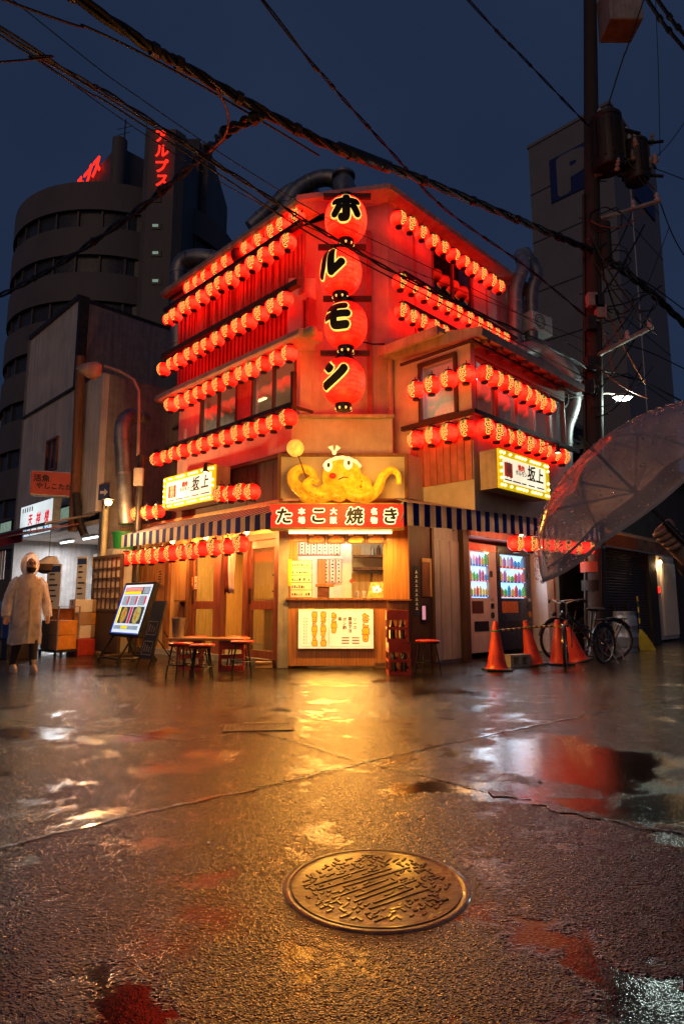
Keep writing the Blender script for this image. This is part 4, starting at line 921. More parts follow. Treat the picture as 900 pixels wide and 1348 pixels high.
def tube_lamp(fr, s0, s1, o, z, label, mat='tube_glass', energy=0, col=(1, .62, .25)):
    t = thing('tube_lamp', label, 'lamp', W(fr, (s0 + s1) / 2, o, z), ROT[fr]); h_ = abs(s1 - s0) / 2
    MB().box(-h_, h_, -.05, .05, .02, .06).build('batten', 'white_paint', t)
    MB().tube([(-h_ + .02, 0, 0), (h_ - .02, 0, 0)], .018, 8).build('tube', mat, t)
    if energy:
        d = bpy.data.lights.new('tube_light', 'AREA'); d.shape = 'RECTANGLE'; d.size = h_ * 2; d.size_y = .04; d.energy = energy; d.color = col
        o_ = bpy.data.objects.new('tube_light', d); COL.objects.link(o_); o_.parent = t; o_.location = (0, 0, -.03)
    return t
tube_lamp('C', -.8, .75, .42, 1.99, 'tube lamp fixed under the red sign, above the counter', energy=105, col=(1, .43, .07))
tube_lamp('C', -.7, .6, -.9, 2.28, 'tube lamp on the ceiling of the corner stall', energy=30, col=(1, .80, .5))
tube_lamp('L', .5, 1.8, -1.2, 2.36, 'tube lamp on the dining room ceiling behind the right-hand door', energy=65, col=(1, .52, .13))
tube_lamp('L', 2.6, 4.0, -1.2, 2.36, 'tube lamp on the dining room ceiling behind the left-hand door', energy=65, col=(1, .52, .13))
tube_lamp('L', .3, .9, -1.0, 5.03, 'tube lamp on the ceiling behind the left upper windows, by the corner', energy=16, col=(1, .75, .45))
tube_lamp('L', 2.2, 2.9, -1.2, 5.03, 'tube lamp on the ceiling behind the left upper windows, at the far end', energy=16, col=(1, .7, .4))
tube_lamp('R', .9, 1.5, .5, zhead + .04, 'tube lamp on the ceiling of the bay room', 'cool_tube', energy=10, col=(.9, .95, 1))
# ================================================================== boards and things at the counter
CM = t = thing('counter_menu', 'wide illuminated menu panel with orange lettering on the counter front', 'menu board', W('C', (loc('C', 392, 830)[0] + loc('C', 492, 830)[0]) / 2, .0, .58))
hw = (loc('C', 492, 830)[0] - loc('C', 392, 830)[0]) / 2; hh = .30
MB().box(-hw, hw, -.03, -.002, -hh, hh).build('panel_case', 'gold_frame', t, bevel=.003)
MB().box(-hw + .012, hw - .012, -.034, -.031, -hh + .012, hh - .012).build('panel_face', 'menu_glow', t)
D = -.037
mb = MB()
for z0_, z1_ in ((-hh + .04, -hh + .044), (hh - .044, hh - .04)): mb.box(-hw + .04, hw - .04, D, D + .001, z0_, z1_)
for x_ in (-hw + .04, hw - .044): mb.box(x_, x_ + .004, D, D + .001, -hh + .046, hh - .046)
mb.box(-hw * .19, -hw * .18, D, D + .001, -hh + .06, hh - .06); mb.build('border', 'gold_frame', t)
for tx, q, sz, ld, zo_ in (('たこ焼き', .78, .105, 1.0, .02), ('たこ焼き', -.05, .075, 1.0, .09), ('塩たこ焼き6個', -.33, .072, .98, 0.0), ('塩たこ焼き6個', -.56, .072, .98, 0.0)):
    MB().text(tx, sz, TR((hw * q, D, zo_)), bold=.014, col=True, lead=ld).build('letter_outline', 'red_letter', t); MB().text(tx, sz * .97, TR((hw * q, D - .002, zo_)), bold=.006, col=True, lead=ld * 1.03).build('lettering', 'orange_letter', t)
mb = MB()
for tx, q, zo_ in (('ソース', .5, .08), ('醤油マヨ', .37, .06), ('ポン酢', .23, .08), ('塩', .1, .15)): mb.text(tx, .058, TR((hw * q, D, zo_)), bold=.002, col=True, lead=1.05)
mb.build('lettering', 'brown_ink', t)
mb = MB()
for x0_ in (.15, .42):
    for z_ in (-.14, -.18, -.22): mb.box(hw * x0_, hw * (x0_ + .2), D, D + .001, z_, z_ + .018)
for x_ in (-.78, -.84):
    for i in range(9): mb.box(hw * x_, hw * x_ + .012, D, D + .001, -.22 + i * .045, -.22 + i * .045 + .025)
mb.build('small_print', 'gold_frame', t, kind='stuff')
# four food pictures on the lintel
spec('food_dark', col=(.10, .035, .02), rough=.4, var=.4, scale=20)
spec('food_orange', col=(.72, .26, .05), rough=.4, var=.6, scale=22, col2=(.35, .07, .02))
spec('food_yellow', col=(.80, .55, .06), rough=.4, var=.5, scale=22, col2=(.45, .22, .03))
spec('food_green', col=(.20, .32, .05), rough=.5, var=.7, scale=25, col2=(.30, .12, .03))
for i, fm in enumerate(('food_orange', 'food_orange', 'food_yellow', 'food_orange')):
    xl = loc('C', 404 + i * 26, 700, .0)[0]; t = thing('food_picture', 'framed picture of a %s under the red sign, %s' % (('dish of dumplings', 'reddish dish', 'yellow dish', 'dish of dumplings')[i], ('nearest the grey pillar', 'second from the grey pillar', 'third from the grey pillar', 'nearest the wooden side panel')[i]), 'picture', W('C', xl + .145, -.01, 1.955))
    MB().box(-.145, .145, -.02, -.001, -.09, .105).build('frame', 'dark_wood', t); MB().box(-.132, .132, -.023, -.021, -.078, .093).build('print', 'food_dark', t)
    MB().prism([(-.12, -.05), (-.07, -.075), (.08, -.07), (.125, -.02), (.10, .02), (.0, .035), (-.09, .005)], -.027, -.024).build('dish_print', fm, t); MB().box(-.12, -.04, -.026, -.0235, .03, .085).build('price_print', 'paper', t)
# papers on the stall wall
def paper(fr, s, o, z, w_, h_, label, col='paper', lines=4, rim='red_ink'):
    t = thing('paper_notice', label, 'notice', W(fr, s, o, z), ROT[fr])
    MB().box(-w_ / 2, w_ / 2, -.006, 0, -h_ / 2, h_ / 2).build('sheet', col, t)
    mb = MB(); r_ = .008
    mb.box(-w_ / 2, w_ / 2, -.009, -.0065, h_ / 2 - r_, h_ / 2).box(-w_ / 2, w_ / 2, -.009, -.0065, -h_ / 2, -h_ / 2 + r_).box(-w_ / 2, -w_ / 2 + r_, -.0088, -.0065, -h_ / 2 + r_, h_ / 2 - r_).box(w_ / 2 - r_, w_ / 2, -.0088, -.0065, -h_ / 2 + r_, h_ / 2 - r_); mb.build('border', rim, t)
    mb = MB()
    for i in range(lines):
        z_ = h_ / 2 - h_ * (i + .6) / lines; a_ = random.uniform(.08, .22); mb.box(-w_ * a_, w_ * random.uniform(.05, .2), -.009, -.0066, z_ - .012, z_ + .012)
    mb.build('handwriting', 'ink', t, kind='stuff')
    return t
for i in range(8): paper('C', -.80 + i * .102, -1.345, 1.93, .095, .27, 'narrow handwritten strip in the upper row on the stall wall', lines=5)['group'] = 'upper strips in the stall'
for i in range(4): paper('C', -.38 + i * .108, -1.34 if i > 1 else -1.345, 1.52, .098, .42, 'long handwritten strip in the lower row on the stall wall', lines=7)['group'] = 'lower strips in the stall'
t = thing('menu_stand', 'white handwritten menu card with five red-lined rows on the counter', 'menu', W('C', loc('C', 396.5, 760)[0], .0, zc)); 
MB().box(-.165, .165, -.01, 0, .002, .57, ).build('card', 'paper', t)
mb = MB()
for i in range(6): mb.box(-.165, .165, -.013, -.0105, .004 + i * .112, .012 + i * .112)
mb.box(-.165, -.158, -.0128, -.0105, .012, .564).box(.158, .165, -.0128, -.0105, .012, .564); mb.build('border', 'red_ink', t)
mb = MB()
for i in range(5):
    for j in range(8):
        if random.random() < .85: mb.box(-.14 + j * .035, -.14 + j * .035 + random.uniform(.012, .028), -.013, -.0105, .035 + i * .112, .05 + i * .112 + random.uniform(0, .03))
mb.build('handwriting', 'ink', t, kind='stuff')
spec('yellow_card', col=(.8, .6, .03), rough=.5)
tag(MB(M=TR(W('C', loc('C', 381.5, 747)[0], .01, 1.42))).box(-.025, .025, -.012, 0, -.2, .2).build('yellow_strip', 'yellow_card'), 'narrow yellow card on the jamb beside the counter opening', 'notice')
t = thing('picture_card', 'small tilted picture card with white blossoms on the counter', 'card', W('C', loc('C', 494.5, 780)[0], -.05, zc), -.1)
MB().add([(-.13, -.02, .003), (.11, -.02, .003), (.15, .06, .24), (-.08, .06, .24)], [(0, 1, 2, 3)]).add([(-.13, -.01, .003), (.11, -.01, .003), (.15, .07, .24), (-.08, .07, .24)], [(0, 1, 2, 3)]).build('card', 'food_orange', t)
mb = MB(); 
for i in range(5): a_ = i * 1.257; mb.ball((.015 + .045 * math.cos(a_), .0 + .018, .12 + .045 * math.sin(a_)), .03, 8, 5, (1, .5, 1))
mb.build('blossom', 'white_glow', t)
t = thing('wooden_stand', 'small wooden tray stand on the counter beside the menu card', 'stand', W('C', loc('C', 427, 780)[0], -.12, zc)); MB().box(-.14, .14, -.06, .06, .17, .21).build('tray', 'brown_wood', t); MB().box(-.11, .07, -.05, .05, .0, .169).build('box', 'food_dark', t); 
for i in range(3): tag(MB(M=TR(W('C', .55 + i * .11, -1.7 , 1.822))).lathe([(.04, 0), (.04, .12), (.02, .15), (.02, .18)], 12).build('jar', ('galvanised', 'food_dark', 'black_plastic')[i], smooth=True), ('pale jar on the stall shelf', 'brown jar on the stall shelf', 'black bottle on the stall shelf')[i], 'jar')
tag(MB(M=TR(W('C', .27, -1.7, 1.822))).box(-.07, .07, -.05, .05, 0, .16).build('carton', 'yellow_wood'), 'brown carton on the stall shelf', 'carton')
t = thing('number_tag', 'round red tag hung in the counter opening', 'tag', W('C', .16, -.95, 1.33)); MB().lathe([(.035, -.004), (.035, .004)], 16, TR((0, 0, 0), rx=math.pi / 2)).build('disc', 'red_letter', t); 
for i in range(3): tag(MB(M=TR(W('C', .25 + i * .1, -.2, zc))).lathe([(.035, 0), (.04, .09), (.038, .11)], 12).build('sauce_pot', 'steel', smooth=True), 'small steel sauce pot on the counter beside the picture card', 'pot', 'sauce pots')

# unseen lamps added to carry the octopus and menu panel glow into the street
def glow(parent, p, sx, sy, energy, col, pitch=0.0):
    d = bpy.data.lights.new('added_glow', 'AREA'); d.shape = 'RECTANGLE'; d.size = sx; d.size_y = sy; d.energy = energy; d.color = col
    o = bpy.data.objects.new('added_glow', d); COL.objects.link(o); o.parent = parent; o.location = p; o.rotation_euler = (-math.pi / 2 + pitch, 0, 0)
    return o
point('figure_fill', (base.x - .1, YO - 1.5, base.z + .3), 110, (1, .42, .05), OC, .36)
point('figure_fill', (base.x + .62, YO - .6, base.z + .45), 16, (1, .42, .04), OC, .1)
glow(CM, (0, -.06, 0), 1.0, .5, 24, (1, .44, .06))
for q, e_, lb in ((.6, 16, 'nearest the corner counter'), (2.4, 14, 'before the white vending machine'), (4.2, 14, 'before the pale column')):  # bulbs added to throw warm light out from the right awning
    bulb_lamp(W('R', q, .62, 2.16), 'added bare warm bulb under the right striped awning, ' + lb, e_, (1, .5, .2))
# ================================================================== street furniture
spec('paper_pane', col=(.80, .68, .55), rough=.8, var=.2, scale=3, thin=.5)
spec('red_seat', col=(.55, .025, .02), rough=.35, var=.2, coat=.3)
spec('crate_red', col=(.42, .035, .02), rough=.4, var=.35, scale=7, streak=.3)
spec('glass_brown', col=(.05, .018, .006), rough=.15, var=.2)
spec('cone_plastic', col=(.75, .06, .02), rough=.4, var=.25, scale=6, coat=.1)
spec('rubber', col=(.018, .017, .016), rough=.6, var=.3)
spec('tyre', col=(.015, .015, .015), rough=.55)
spec('caution_yellow', col=(.75, .42, .01), rough=.45, var=.25)
spec('cardboard', col=(.36, .22, .11), rough=.8, var=.2, scale=4)
spec('white_carton', col=(.62, .58, .50), rough=.7, var=.15)
spec('orange_crate', col=(.60, .24, .03), rough=.45, var=.3)
spec('blue_plastic', col=(.02, .07, .30), rough=.4, var=.3)
spec('green_plastic', col=(.02, .26, .06), rough=.45, var=.25)
# ---- wooden lattice screen
zl = loc('L', 160, 729, .9)[1]; s0, s1 = 3.72, 4.98; wd_ = s1 - s0
T = thing('lattice_screen', 'dark wooden screen with a grid of paper panes standing beside the planked front', 'screen', W('L', (s0 + s1) / 2, .9, 0), ROT['L'])
hw = wd_ / 2; zm = .80
MB().box(-hw, hw, -.02, .02, .06, zm).build('lower_panel', 'dark_wood', T, bevel=.004)
for x in (-hw, hw - .06): MB().box(x, x + .06, -.03, .03, 0, zl).build('stile', 'dark_wood', T, bevel=.004)
for z in (zm + .001, zl - .06): MB().box(-hw + .061, hw - .061, -.028, .028, z, z + .059).build('rail', 'dark_wood', T, bevel=.004)
nc, nr = 6, 5; ww = (wd_ - .12) / nc; hh = (zl - zm - .12) / nr
for i in range(1, nc): x = -hw + .06 + i * ww; MB().box(x - .012, x + .012, -.022, .005, zm + .06, zl - .06).build('bar', 'dark_wood', T)
for j in range(1, nr): z = zm + .06 + j * hh; MB().box(-hw + .061, hw - .061, -.019, .003, z - .012, z + .012).build('bar', 'dark_wood', T)
for i in range(nc):
    for j in range(nr): x = -hw + .06 + i * ww; z = zm + .06 + j * hh; MB().box(x, x + ww, .006, .009, z, z + hh).build('paper_pane', 'paper_pane', T)
MB().box(-hw - .002, -hw + .05, -.25, .25, 0, .05).build('foot', 'dark_wood', T); MB().box(hw - .05, hw + .002, -.25, .25, 0, .05).build('foot', 'dark_wood', T)
# ---- leaning boards
def lean(BL, BR, TL, o0):
    """bottom edge on the plane at offset o0; how far the top leans back is found from the photo"""
    sL, z0 = loc('L', BL[0], BL[1], o0); sR = loc('L', BR[0], BR[1], o0)[0]
    lo, hi = o0 - 1.2, o0
    for _ in range(40):
        md = (lo + hi) / 2
        if loc('L', TL[0], TL[1], md)[0] > sL: lo = md
        else: hi = md
    return sL, sR, z0, (lo + hi) / 2, loc('L', TL[0], TL[1], (lo + hi) / 2)[1]
spec('screen_white', col=(.8, .85, .9), emit=(.72, .86, 1.0), es=.85, evar=.15, scale=2)
spec('p_blue', col=(.02, .08, .5), emit=(.02, .10, .75), es=.5)
spec('p_red', col=(.6, .03, .08), emit=(.75, .03, .09), es=.6)
spec('p_pink', col=(.7, .3, .35), emit=(.75, .30, .36), es=.7)
spec('p_yellow', col=(.8, .7, .03), emit=(.9, .75, .01), es=.8)
spec('p_dark', col=(.03, .04, .06), emit=(.05, .07, .11), es=.4)
spec('p_grey', col=(.3, .4, .5), emit=(.35, .47, .60), es=.6, evar=.3, scale=25)
spec('p_food', col=(.5, .3, .05), emit=(.62, .34, .06), es=.6, evar=.6, scale=26, col2=(.1, .25, .02))
spec('p_food2', col=(.5, .45, .2), emit=(.45, .42, .13), es=.65, evar=.6, scale=22, col2=(.4, .2, .05))
sL, sR, z0, oT, z1 = lean((143, 836), (182, 838), (166, 767.5), 1.45)
wB = sL - sR; lenB = math.hypot(z1 - z0, 1.45 - oT); ang = math.atan2(1.45 - oT, z1 - z0)
T = thing('lit_menu_board', 'tilted illuminated menu board with two food pictures on a wheeled black easel', 'menu board', W('L', (sL + sR) / 2, 1.45, 0), ROT['L'])
Mb = Matrix.Translation((0, 0, z0)) @ Matrix.Rotation(-ang, 4, 'X'); hw = wB / 2
MB().box(-hw, hw, .0, .09, 0, lenB, Mb).build('board_frame', 'black_metal', T, bevel=.006)
b_ = .045
MB().box(-hw + b_, hw - b_, -.004, -.001, b_, lenB - b_, Mb).build('lit_face', 'screen_white', T)
iw = hw - b_; D0, D1 = -.009, -.006; LB = lenB
def pr(name, mat, x0, x1, a0, a1, d=0.0): return MB().box(-iw + 2 * iw * x0, -iw + 2 * iw * x1, D0 - d, D1 - d, b_ + (LB - 2 * b_) * a0, b_ + (LB - 2 * b_) * a1, Mb).build(name, mat, T)
pr('print_edge', 'p_blue', .0, .03, 0, 1); pr('print_edge', 'p_blue', .03, 1, 0, .018); pr('print_header', 'p_dark', .07, .95, .80, .95); pr('print_title', 'p_pink', .09, .70, .87, .94, .003); pr('print_band', 'p_yellow', .07, .68, .805, .86, .003); pr('print_badge', 'p_grey', .74, .94, .81, .94, .003)
pr('print_text', 'p_grey', .08, .33, .57, .77); pr('print_text', 'p_grey', .36, .62, .57, .77); pr('print_text', 'p_grey', .66, .92, .57, .77)
for x in (.27, .57, .88): pr('print_price', 'p_red', x, x + .05, .6, .75, .003)
pr('print_strip', 'p_yellow', .05, .12, .20, .54); pr('print_photo', 'p_dark', .13, .46, .20, .54); pr('print_photo', 'p_dark', .58, .96, .20, .54); pr('print_strip', 'p_red', .48, .56, .20, .54)
pr('print_footer', 'p_grey', .06, .94, .08, .16); pr('print_footer_band', 'p_yellow', .34, .56, .09, .15, .003)
def disc(cx, ca, rx, ra, mat, d, nm='dish_print'):
    X = -iw + 2 * iw * cx; A = b_ + (LB - 2 * b_) * ca
    P = [(X + rx * math.cos(q * math.pi / 10) * random.uniform(.9, 1.05), A + ra * math.sin(q * math.pi / 10) * random.uniform(.9, 1.05)) for q in range(20)]
    MB().prism(P, D0 - d, D1 - d, Mb).build(nm, mat, T)
disc(.30, .37, .095, .145, 'p_food', .003); disc(.77, .37, .115, .16, 'p_food2', .003); disc(.31, .40, .02, .025, 'p_red', .006); disc(.76, .35, .05, .08, 'p_food', .006)
mb = MB()
for x in (-hw * .75, hw * .55):
    mb.tube([(x, .10, z0 + .12), (x, -.18, .09)], .016, 6).tube([(x, .10, z0 + .3), (x, .42, .09)], .016, 6).tube([(x, -.18, .09), (x, .42, .09)], .014, 6)
mb.tube([(-hw * .75, -.18, .09), (hw * .55, -.18, .09)], .014, 6).tube([(-hw * .75, .42, .09), (hw * .55, .42, .09)], .014, 6); mb.build('easel_frame', 'black_metal', T)
for x in (-hw * .75, hw * .55):
    for y in (-.18, .42): MB().lathe([(.045, -.02), (.045, .02)], 12, TR((x, y, .045), ry=math.pi / 2)).build('caster', 'rubber', T)
sL, sR, z0, oT, z1 = lean((182, 866), (199, 867), (202, 791), 1.5); wB = sL - sR; lenB = math.hypot(z1 - z0, 1.5 - oT); ang = math.atan2(1.5 - oT, z1 - z0)
T = thing('chalkboard_sign', 'tall narrow blackboard sign leaning on thin legs beside the lit menu board', 'blackboard', W('L', (sL + sR) / 2, 1.5, 0), ROT['L'])
Mb = Matrix.Translation((0, 0, max(z0, .08))) @ Matrix.Rotation(-ang, 4, 'X'); hw = wB / 2
spec('slate', col=(.05, .045, .043), rough=.5, var=.35, scale=8, streak=.2)
spec('chalk', col=(.45, .33, .26), rough=.9, var=.4)
MB().box(-hw, hw, 0, .03, 0, lenB, Mb).build('board', 'slate', T, bevel=.004)
for a0, a1 in ((.06, .30), (.40, .64)):
    mb = MB(); q0, q1 = lenB * a0, lenB * a1; xw = hw * .72
    mb.box(-xw, xw, -.005, -.002, q0, q0 + .012, Mb).box(-xw, xw, -.005, -.002, q1 - .012, q1, Mb).box(-xw, -xw + .012, -.005, -.002, q0 + .012, q1 - .012, Mb).box(xw - .012, xw, -.005, -.002, q0 + .012, q1 - .012, Mb); mb.build('chalk_frame', 'chalk', T)
    mb = MB()
    for i in range(3): mb.box(-xw * .6 + i * xw * .5, -xw * .6 + i * xw * .5 + .02, -.005, -.002, q0 + .05, q1 - .05 - .02 * i, Mb)
    mb.build('chalk_marks', 'chalk', T, kind='stuff')
mb = MB()
for x in (-hw + .02, hw - .02): mb.tube([(x, -.03, 0), (x, .02, .12)], .01, 6).tube([(x, .2, lenB * .6), (x, .62, 0)], .01, 6)
mb.tube([(-hw + .02, .5, .2), (hw - .02, .5, .2)], .008, 6); mb.build('legs_frame', 'black_metal', T)
# ---- table on crates, stools, bucket
def crate(p, rz, label, h=.43, w_=.30, d=.36, mat='crate_red', bottles=True, group=None):
    t = thing('bottle_crate', label, 'crate', p, rz, group)
    a = .022; mb = MB()
    for x in (-w_ / 2, w_ / 2 - a):
        for y in (-d / 2, d / 2 - a): mb.box(x, x + a, y, y + a, 0, h)
    for z0_, z1_ in ((0, .05), (.17, .21), (.30, h - .001)):
        mb.box(-w_ / 2 + a, w_ / 2 - a, -d / 2, -d / 2 + .012, z0_, z1_).box(-w_ / 2 + a, w_ / 2 - a, d / 2 - .012, d / 2, z0_, z1_).box(-w_ / 2, -w_ / 2 + .012, -d / 2 + a, d / 2 - a, z0_, z1_).box(w_ / 2 - .012, w_ / 2, -d / 2 + a, d / 2 - a, z0_, z1_)
    mb.box(-.012, .012, -d / 2 + .001, -d / 2 + .011, .05, .30).box(-w_ / 2 + .012, w_ / 2 - .012, -d / 2 + .012, d / 2 - .012, .003, .015); mb.build('crate_body', mat, t)
    if bottles:
        for x in (-.07, .07):
            for y in (-.1, .06): MB().lathe([(.036, .016), (.036, .2), (.016, .26), (.014, .33), (.016, .335)], 10, TR((x, y, 0))).build('bottle', 'glass_brown', t, smooth=True)
    return t
pc = G(525, 888.5); crate((pc.x, pc.y + .12, 0), .04, 'lower red bottle crate standing by the corner counter'); crate((pc.x - .01, pc.y + .12, .431), -.03, 'upper red bottle crate stacked by the corner counter')
tp = G(268, 884); ty = tp.y + .25; zt_ = .46
T = thing('low_table', 'low plank table laid across red crates before the wooden doors', 'table', (tp.x, ty, 0), -.08)
hx = .58
for i in range(3): MB().box(-hx, hx, -.21 + i * .142, -.21 + i * .142 + .138, zt_ - .035, zt_).build('plank', 'counter_wood', T, bevel=.004)
for x in (-.26, .36): crate((tp.x + x, ty - x * .08, 0), .1 + math.pi / 2, 'red crate under the low plank table, %s' % ('toward the blackboard' if x < 0 else 'toward the corner counter'), h=.42, bottles=False)
def stool(p, rz, h, label, group=None, r=.165):
    t = thing('round_stool', label, 'stool', p, rz, group)
    MB().lathe([(r * .9, h - .05), (r, h - .045), (r, h - .028)], 20).build('seat_base', 'black_metal', t)
    MB().lathe([(r * 1.0, h - .0275), (r * 1.02, h - .012), (r * .94, h), (.001, h + .004)], 20).build('seat', 'red_seat', t, smooth=True)
    for i in range(4): a = math.pi / 4 + i * math.pi / 2; MB().tube([(r * .7 * math.cos(a), r * .7 * math.sin(a), h - .05), (r * 1.15 * math.cos(a), r * 1.15 * math.sin(a), 0)], .012, 7).build('leg', 'black_metal', t)
    MB().torus((0, 0, h * .35), r * .98, .008, 20, 5, axis='Z').build('foot_ring', 'black_metal', t)
    return t
gp = 'red stools round the low table'
for px, py, h, lb in ((237, 890, .44, 'red round stool at the blackboard end of the low table'), (265, 892, .43, 'red round stool on the street side of the low table'), (258, 874, .44, 'red round stool between the low table and the sliding door'), (312, 876, .45, 'red round stool at the glass door behind the low table'), (318, 885, .44, 'red round stool at the corner-counter end of the low table')):
    p = G(px, py); stool((p.x, p.y, 0), random.random(), h, lb, gp)
p = G(565, 889); stool((p.x, p.y + .15, 0), .3, .46, 'lone round stool with a red seat beside the bottle crates')
T = thing('steel_bucket', 'ribbed steel bucket on the blackboard end of the low table', 'bucket', (tp.x - .46, ty + .05, zt_)); MB().lathe([(.075, 0), (.078, .01), (.098, .26), (.106, .27), (.106, .285), (.096, .285), (.07, .02)], 20).build('pail', 'galvanised', T, smooth=True)
def block(px, py, w_, label):
    p = G(px, py); t = thing('wooden_block', label, 'block', (p.x, p.y + .12, 0), .1)
    for y in (-.09, .05): MB().box(-w_ / 2, w_ / 2, y, y + .05, 0, .07).build('runner', 'cardboard', t, bevel=.004)
    for i in range(3): x = -w_ / 2 + i * w_ / 3; MB().box(x + .004, x + w_ / 3 - .004, -.1, .11, .071, .09).build('slat', 'cardboard', t)
block(346, 880, .26, 'small slatted wooden step before the glass door'); block(501, 880, .2, 'small wooden block at the foot of the counter')
# cloth hung in the door gap
spec('towel', col=(.75, .68, .58), rough=.9, var=.15); spec('apron_cloth', col=(.16, .02, .018), rough=.9, var=.3)
for px, mt, nm, lb in ((309, 'towel', 'towel', 'pale towel hung in the gap between the doors'), (301, 'apron_cloth', 'apron', 'dark red apron hung in the gap between the doors')):
    s_, z_ = loc('L', px, 752, .04); vs = []; fs = []
    for j in range(9):
        for i in range(7): q = i / 6 - .5; vs.append((q * (.2 - .05 * j / 8), -.02 * math.sin(i * 2.1 + j * .4) - .02, .33 - j * .085 - (.06 * abs(q) if j == 8 else 0)))
    fs = [(j * 7 + i, j * 7 + i + 1, j * 7 + i + 8, j * 7 + i + 7) for j in range(8) for i in range(6)]
    o = MB().add(vs, fs).build(nm, mt, smooth=True); o.location = W('L', s_, .04 + (.03 if px > 305 else 0), z_); o.rotation_euler = (0, 0, ROT['L']); md = o.modifiers.new('thick', 'SOLIDIFY'); md.thickness = .01; tag(o, lb, 'cloth')
for px, py, w_, h_, lb, cl in ((258.5, 767, .10, .24, 'small white notice on the left sliding door', 'paper'), (254, 766, .05, .18, 'small yellow notice on the left sliding door', 'yellow_card')):
    s_, z_ = loc('L', px, py, -.04); paper('L', s_, -.035, z_, w_, h_, lb, cl, 3)
s_, z_ = loc('L', 218, 760, .05); paper('L', s_ + .25, .02, z_, .35, .3, 'faded handwritten notice on the yellow planks', 'yellow_wood', 6, 'yellow_wood')
s_, z_ = loc('L', 235, 792, .1); T = thing('wall_shelf', 'small wooden bracket shelf on the yellow planks', 'shelf', W('L', s_, -.012, z_), ROT['L']); MB().box(-.13, .13, -.13, 0, 0, .025).build('board', 'brown_wood', T); MB().xprism([(0, -.1), (0, -.001), (-.09, -.001)], -.02, .02).build('bracket', 'brown_wood', T)
# ---- right of the counter
spec('navy', col=(.012, .018, .07), rough=.6, var=.25)
s_, zT = loc('R', 546.5, 745, .05); zBt = loc('R', 546.5, 812, .05)[1]
T = thing('narrow_banner', 'narrow navy upright sign with white marks beside the corner counter', 'sign', W('R', s_, .06, (zT + zBt) / 2), .1); hh = (zT - zBt) / 2
MB().box(-.05, .05, -.012, .0, -hh, hh).build('panel', 'navy', T); mb = MB()
for i in range(9): z = hh - .09 - i * (2 * hh - .15) / 9; mb.box(-.018, .018, -.016, -.0125, z - .022, z - .012).box(-.006, .006, -.016, -.0125, z - .008, z + .018)
mb.build('marks', 'paper', T, kind='stuff')
s_, z_ = loc('R', 560, 807, .02); T = thing('small_poster', 'small dark framed poster beside the navy sign', 'poster', W('R', s_, .005, z_), ROT['R']); MB().box(-.1, .1, -.01, 0, -.14, .14).build('frame', 'black_plastic', T); MB().box(-.08, .0, -.014, -.0105, -.1, .11).build('print', 'p_pink', T)
s_, z_ = loc('R', 560, 760, .02); T = thing('wall_notice_frame', 'pale wooden frame on the dark wall beside the navy sign', 'frame', W('R', s_ + .02, .005, z_), ROT['R']); MB().box(.10, .13, -.02, 0, -.3, .3).box(-.1, .099, -.02, 0, .24, .3).build('frame', 'yellow_wood', T); MB().box(-.1, .099, -.008, 0, -.3, .239).build('board', 'brown_wood', T)
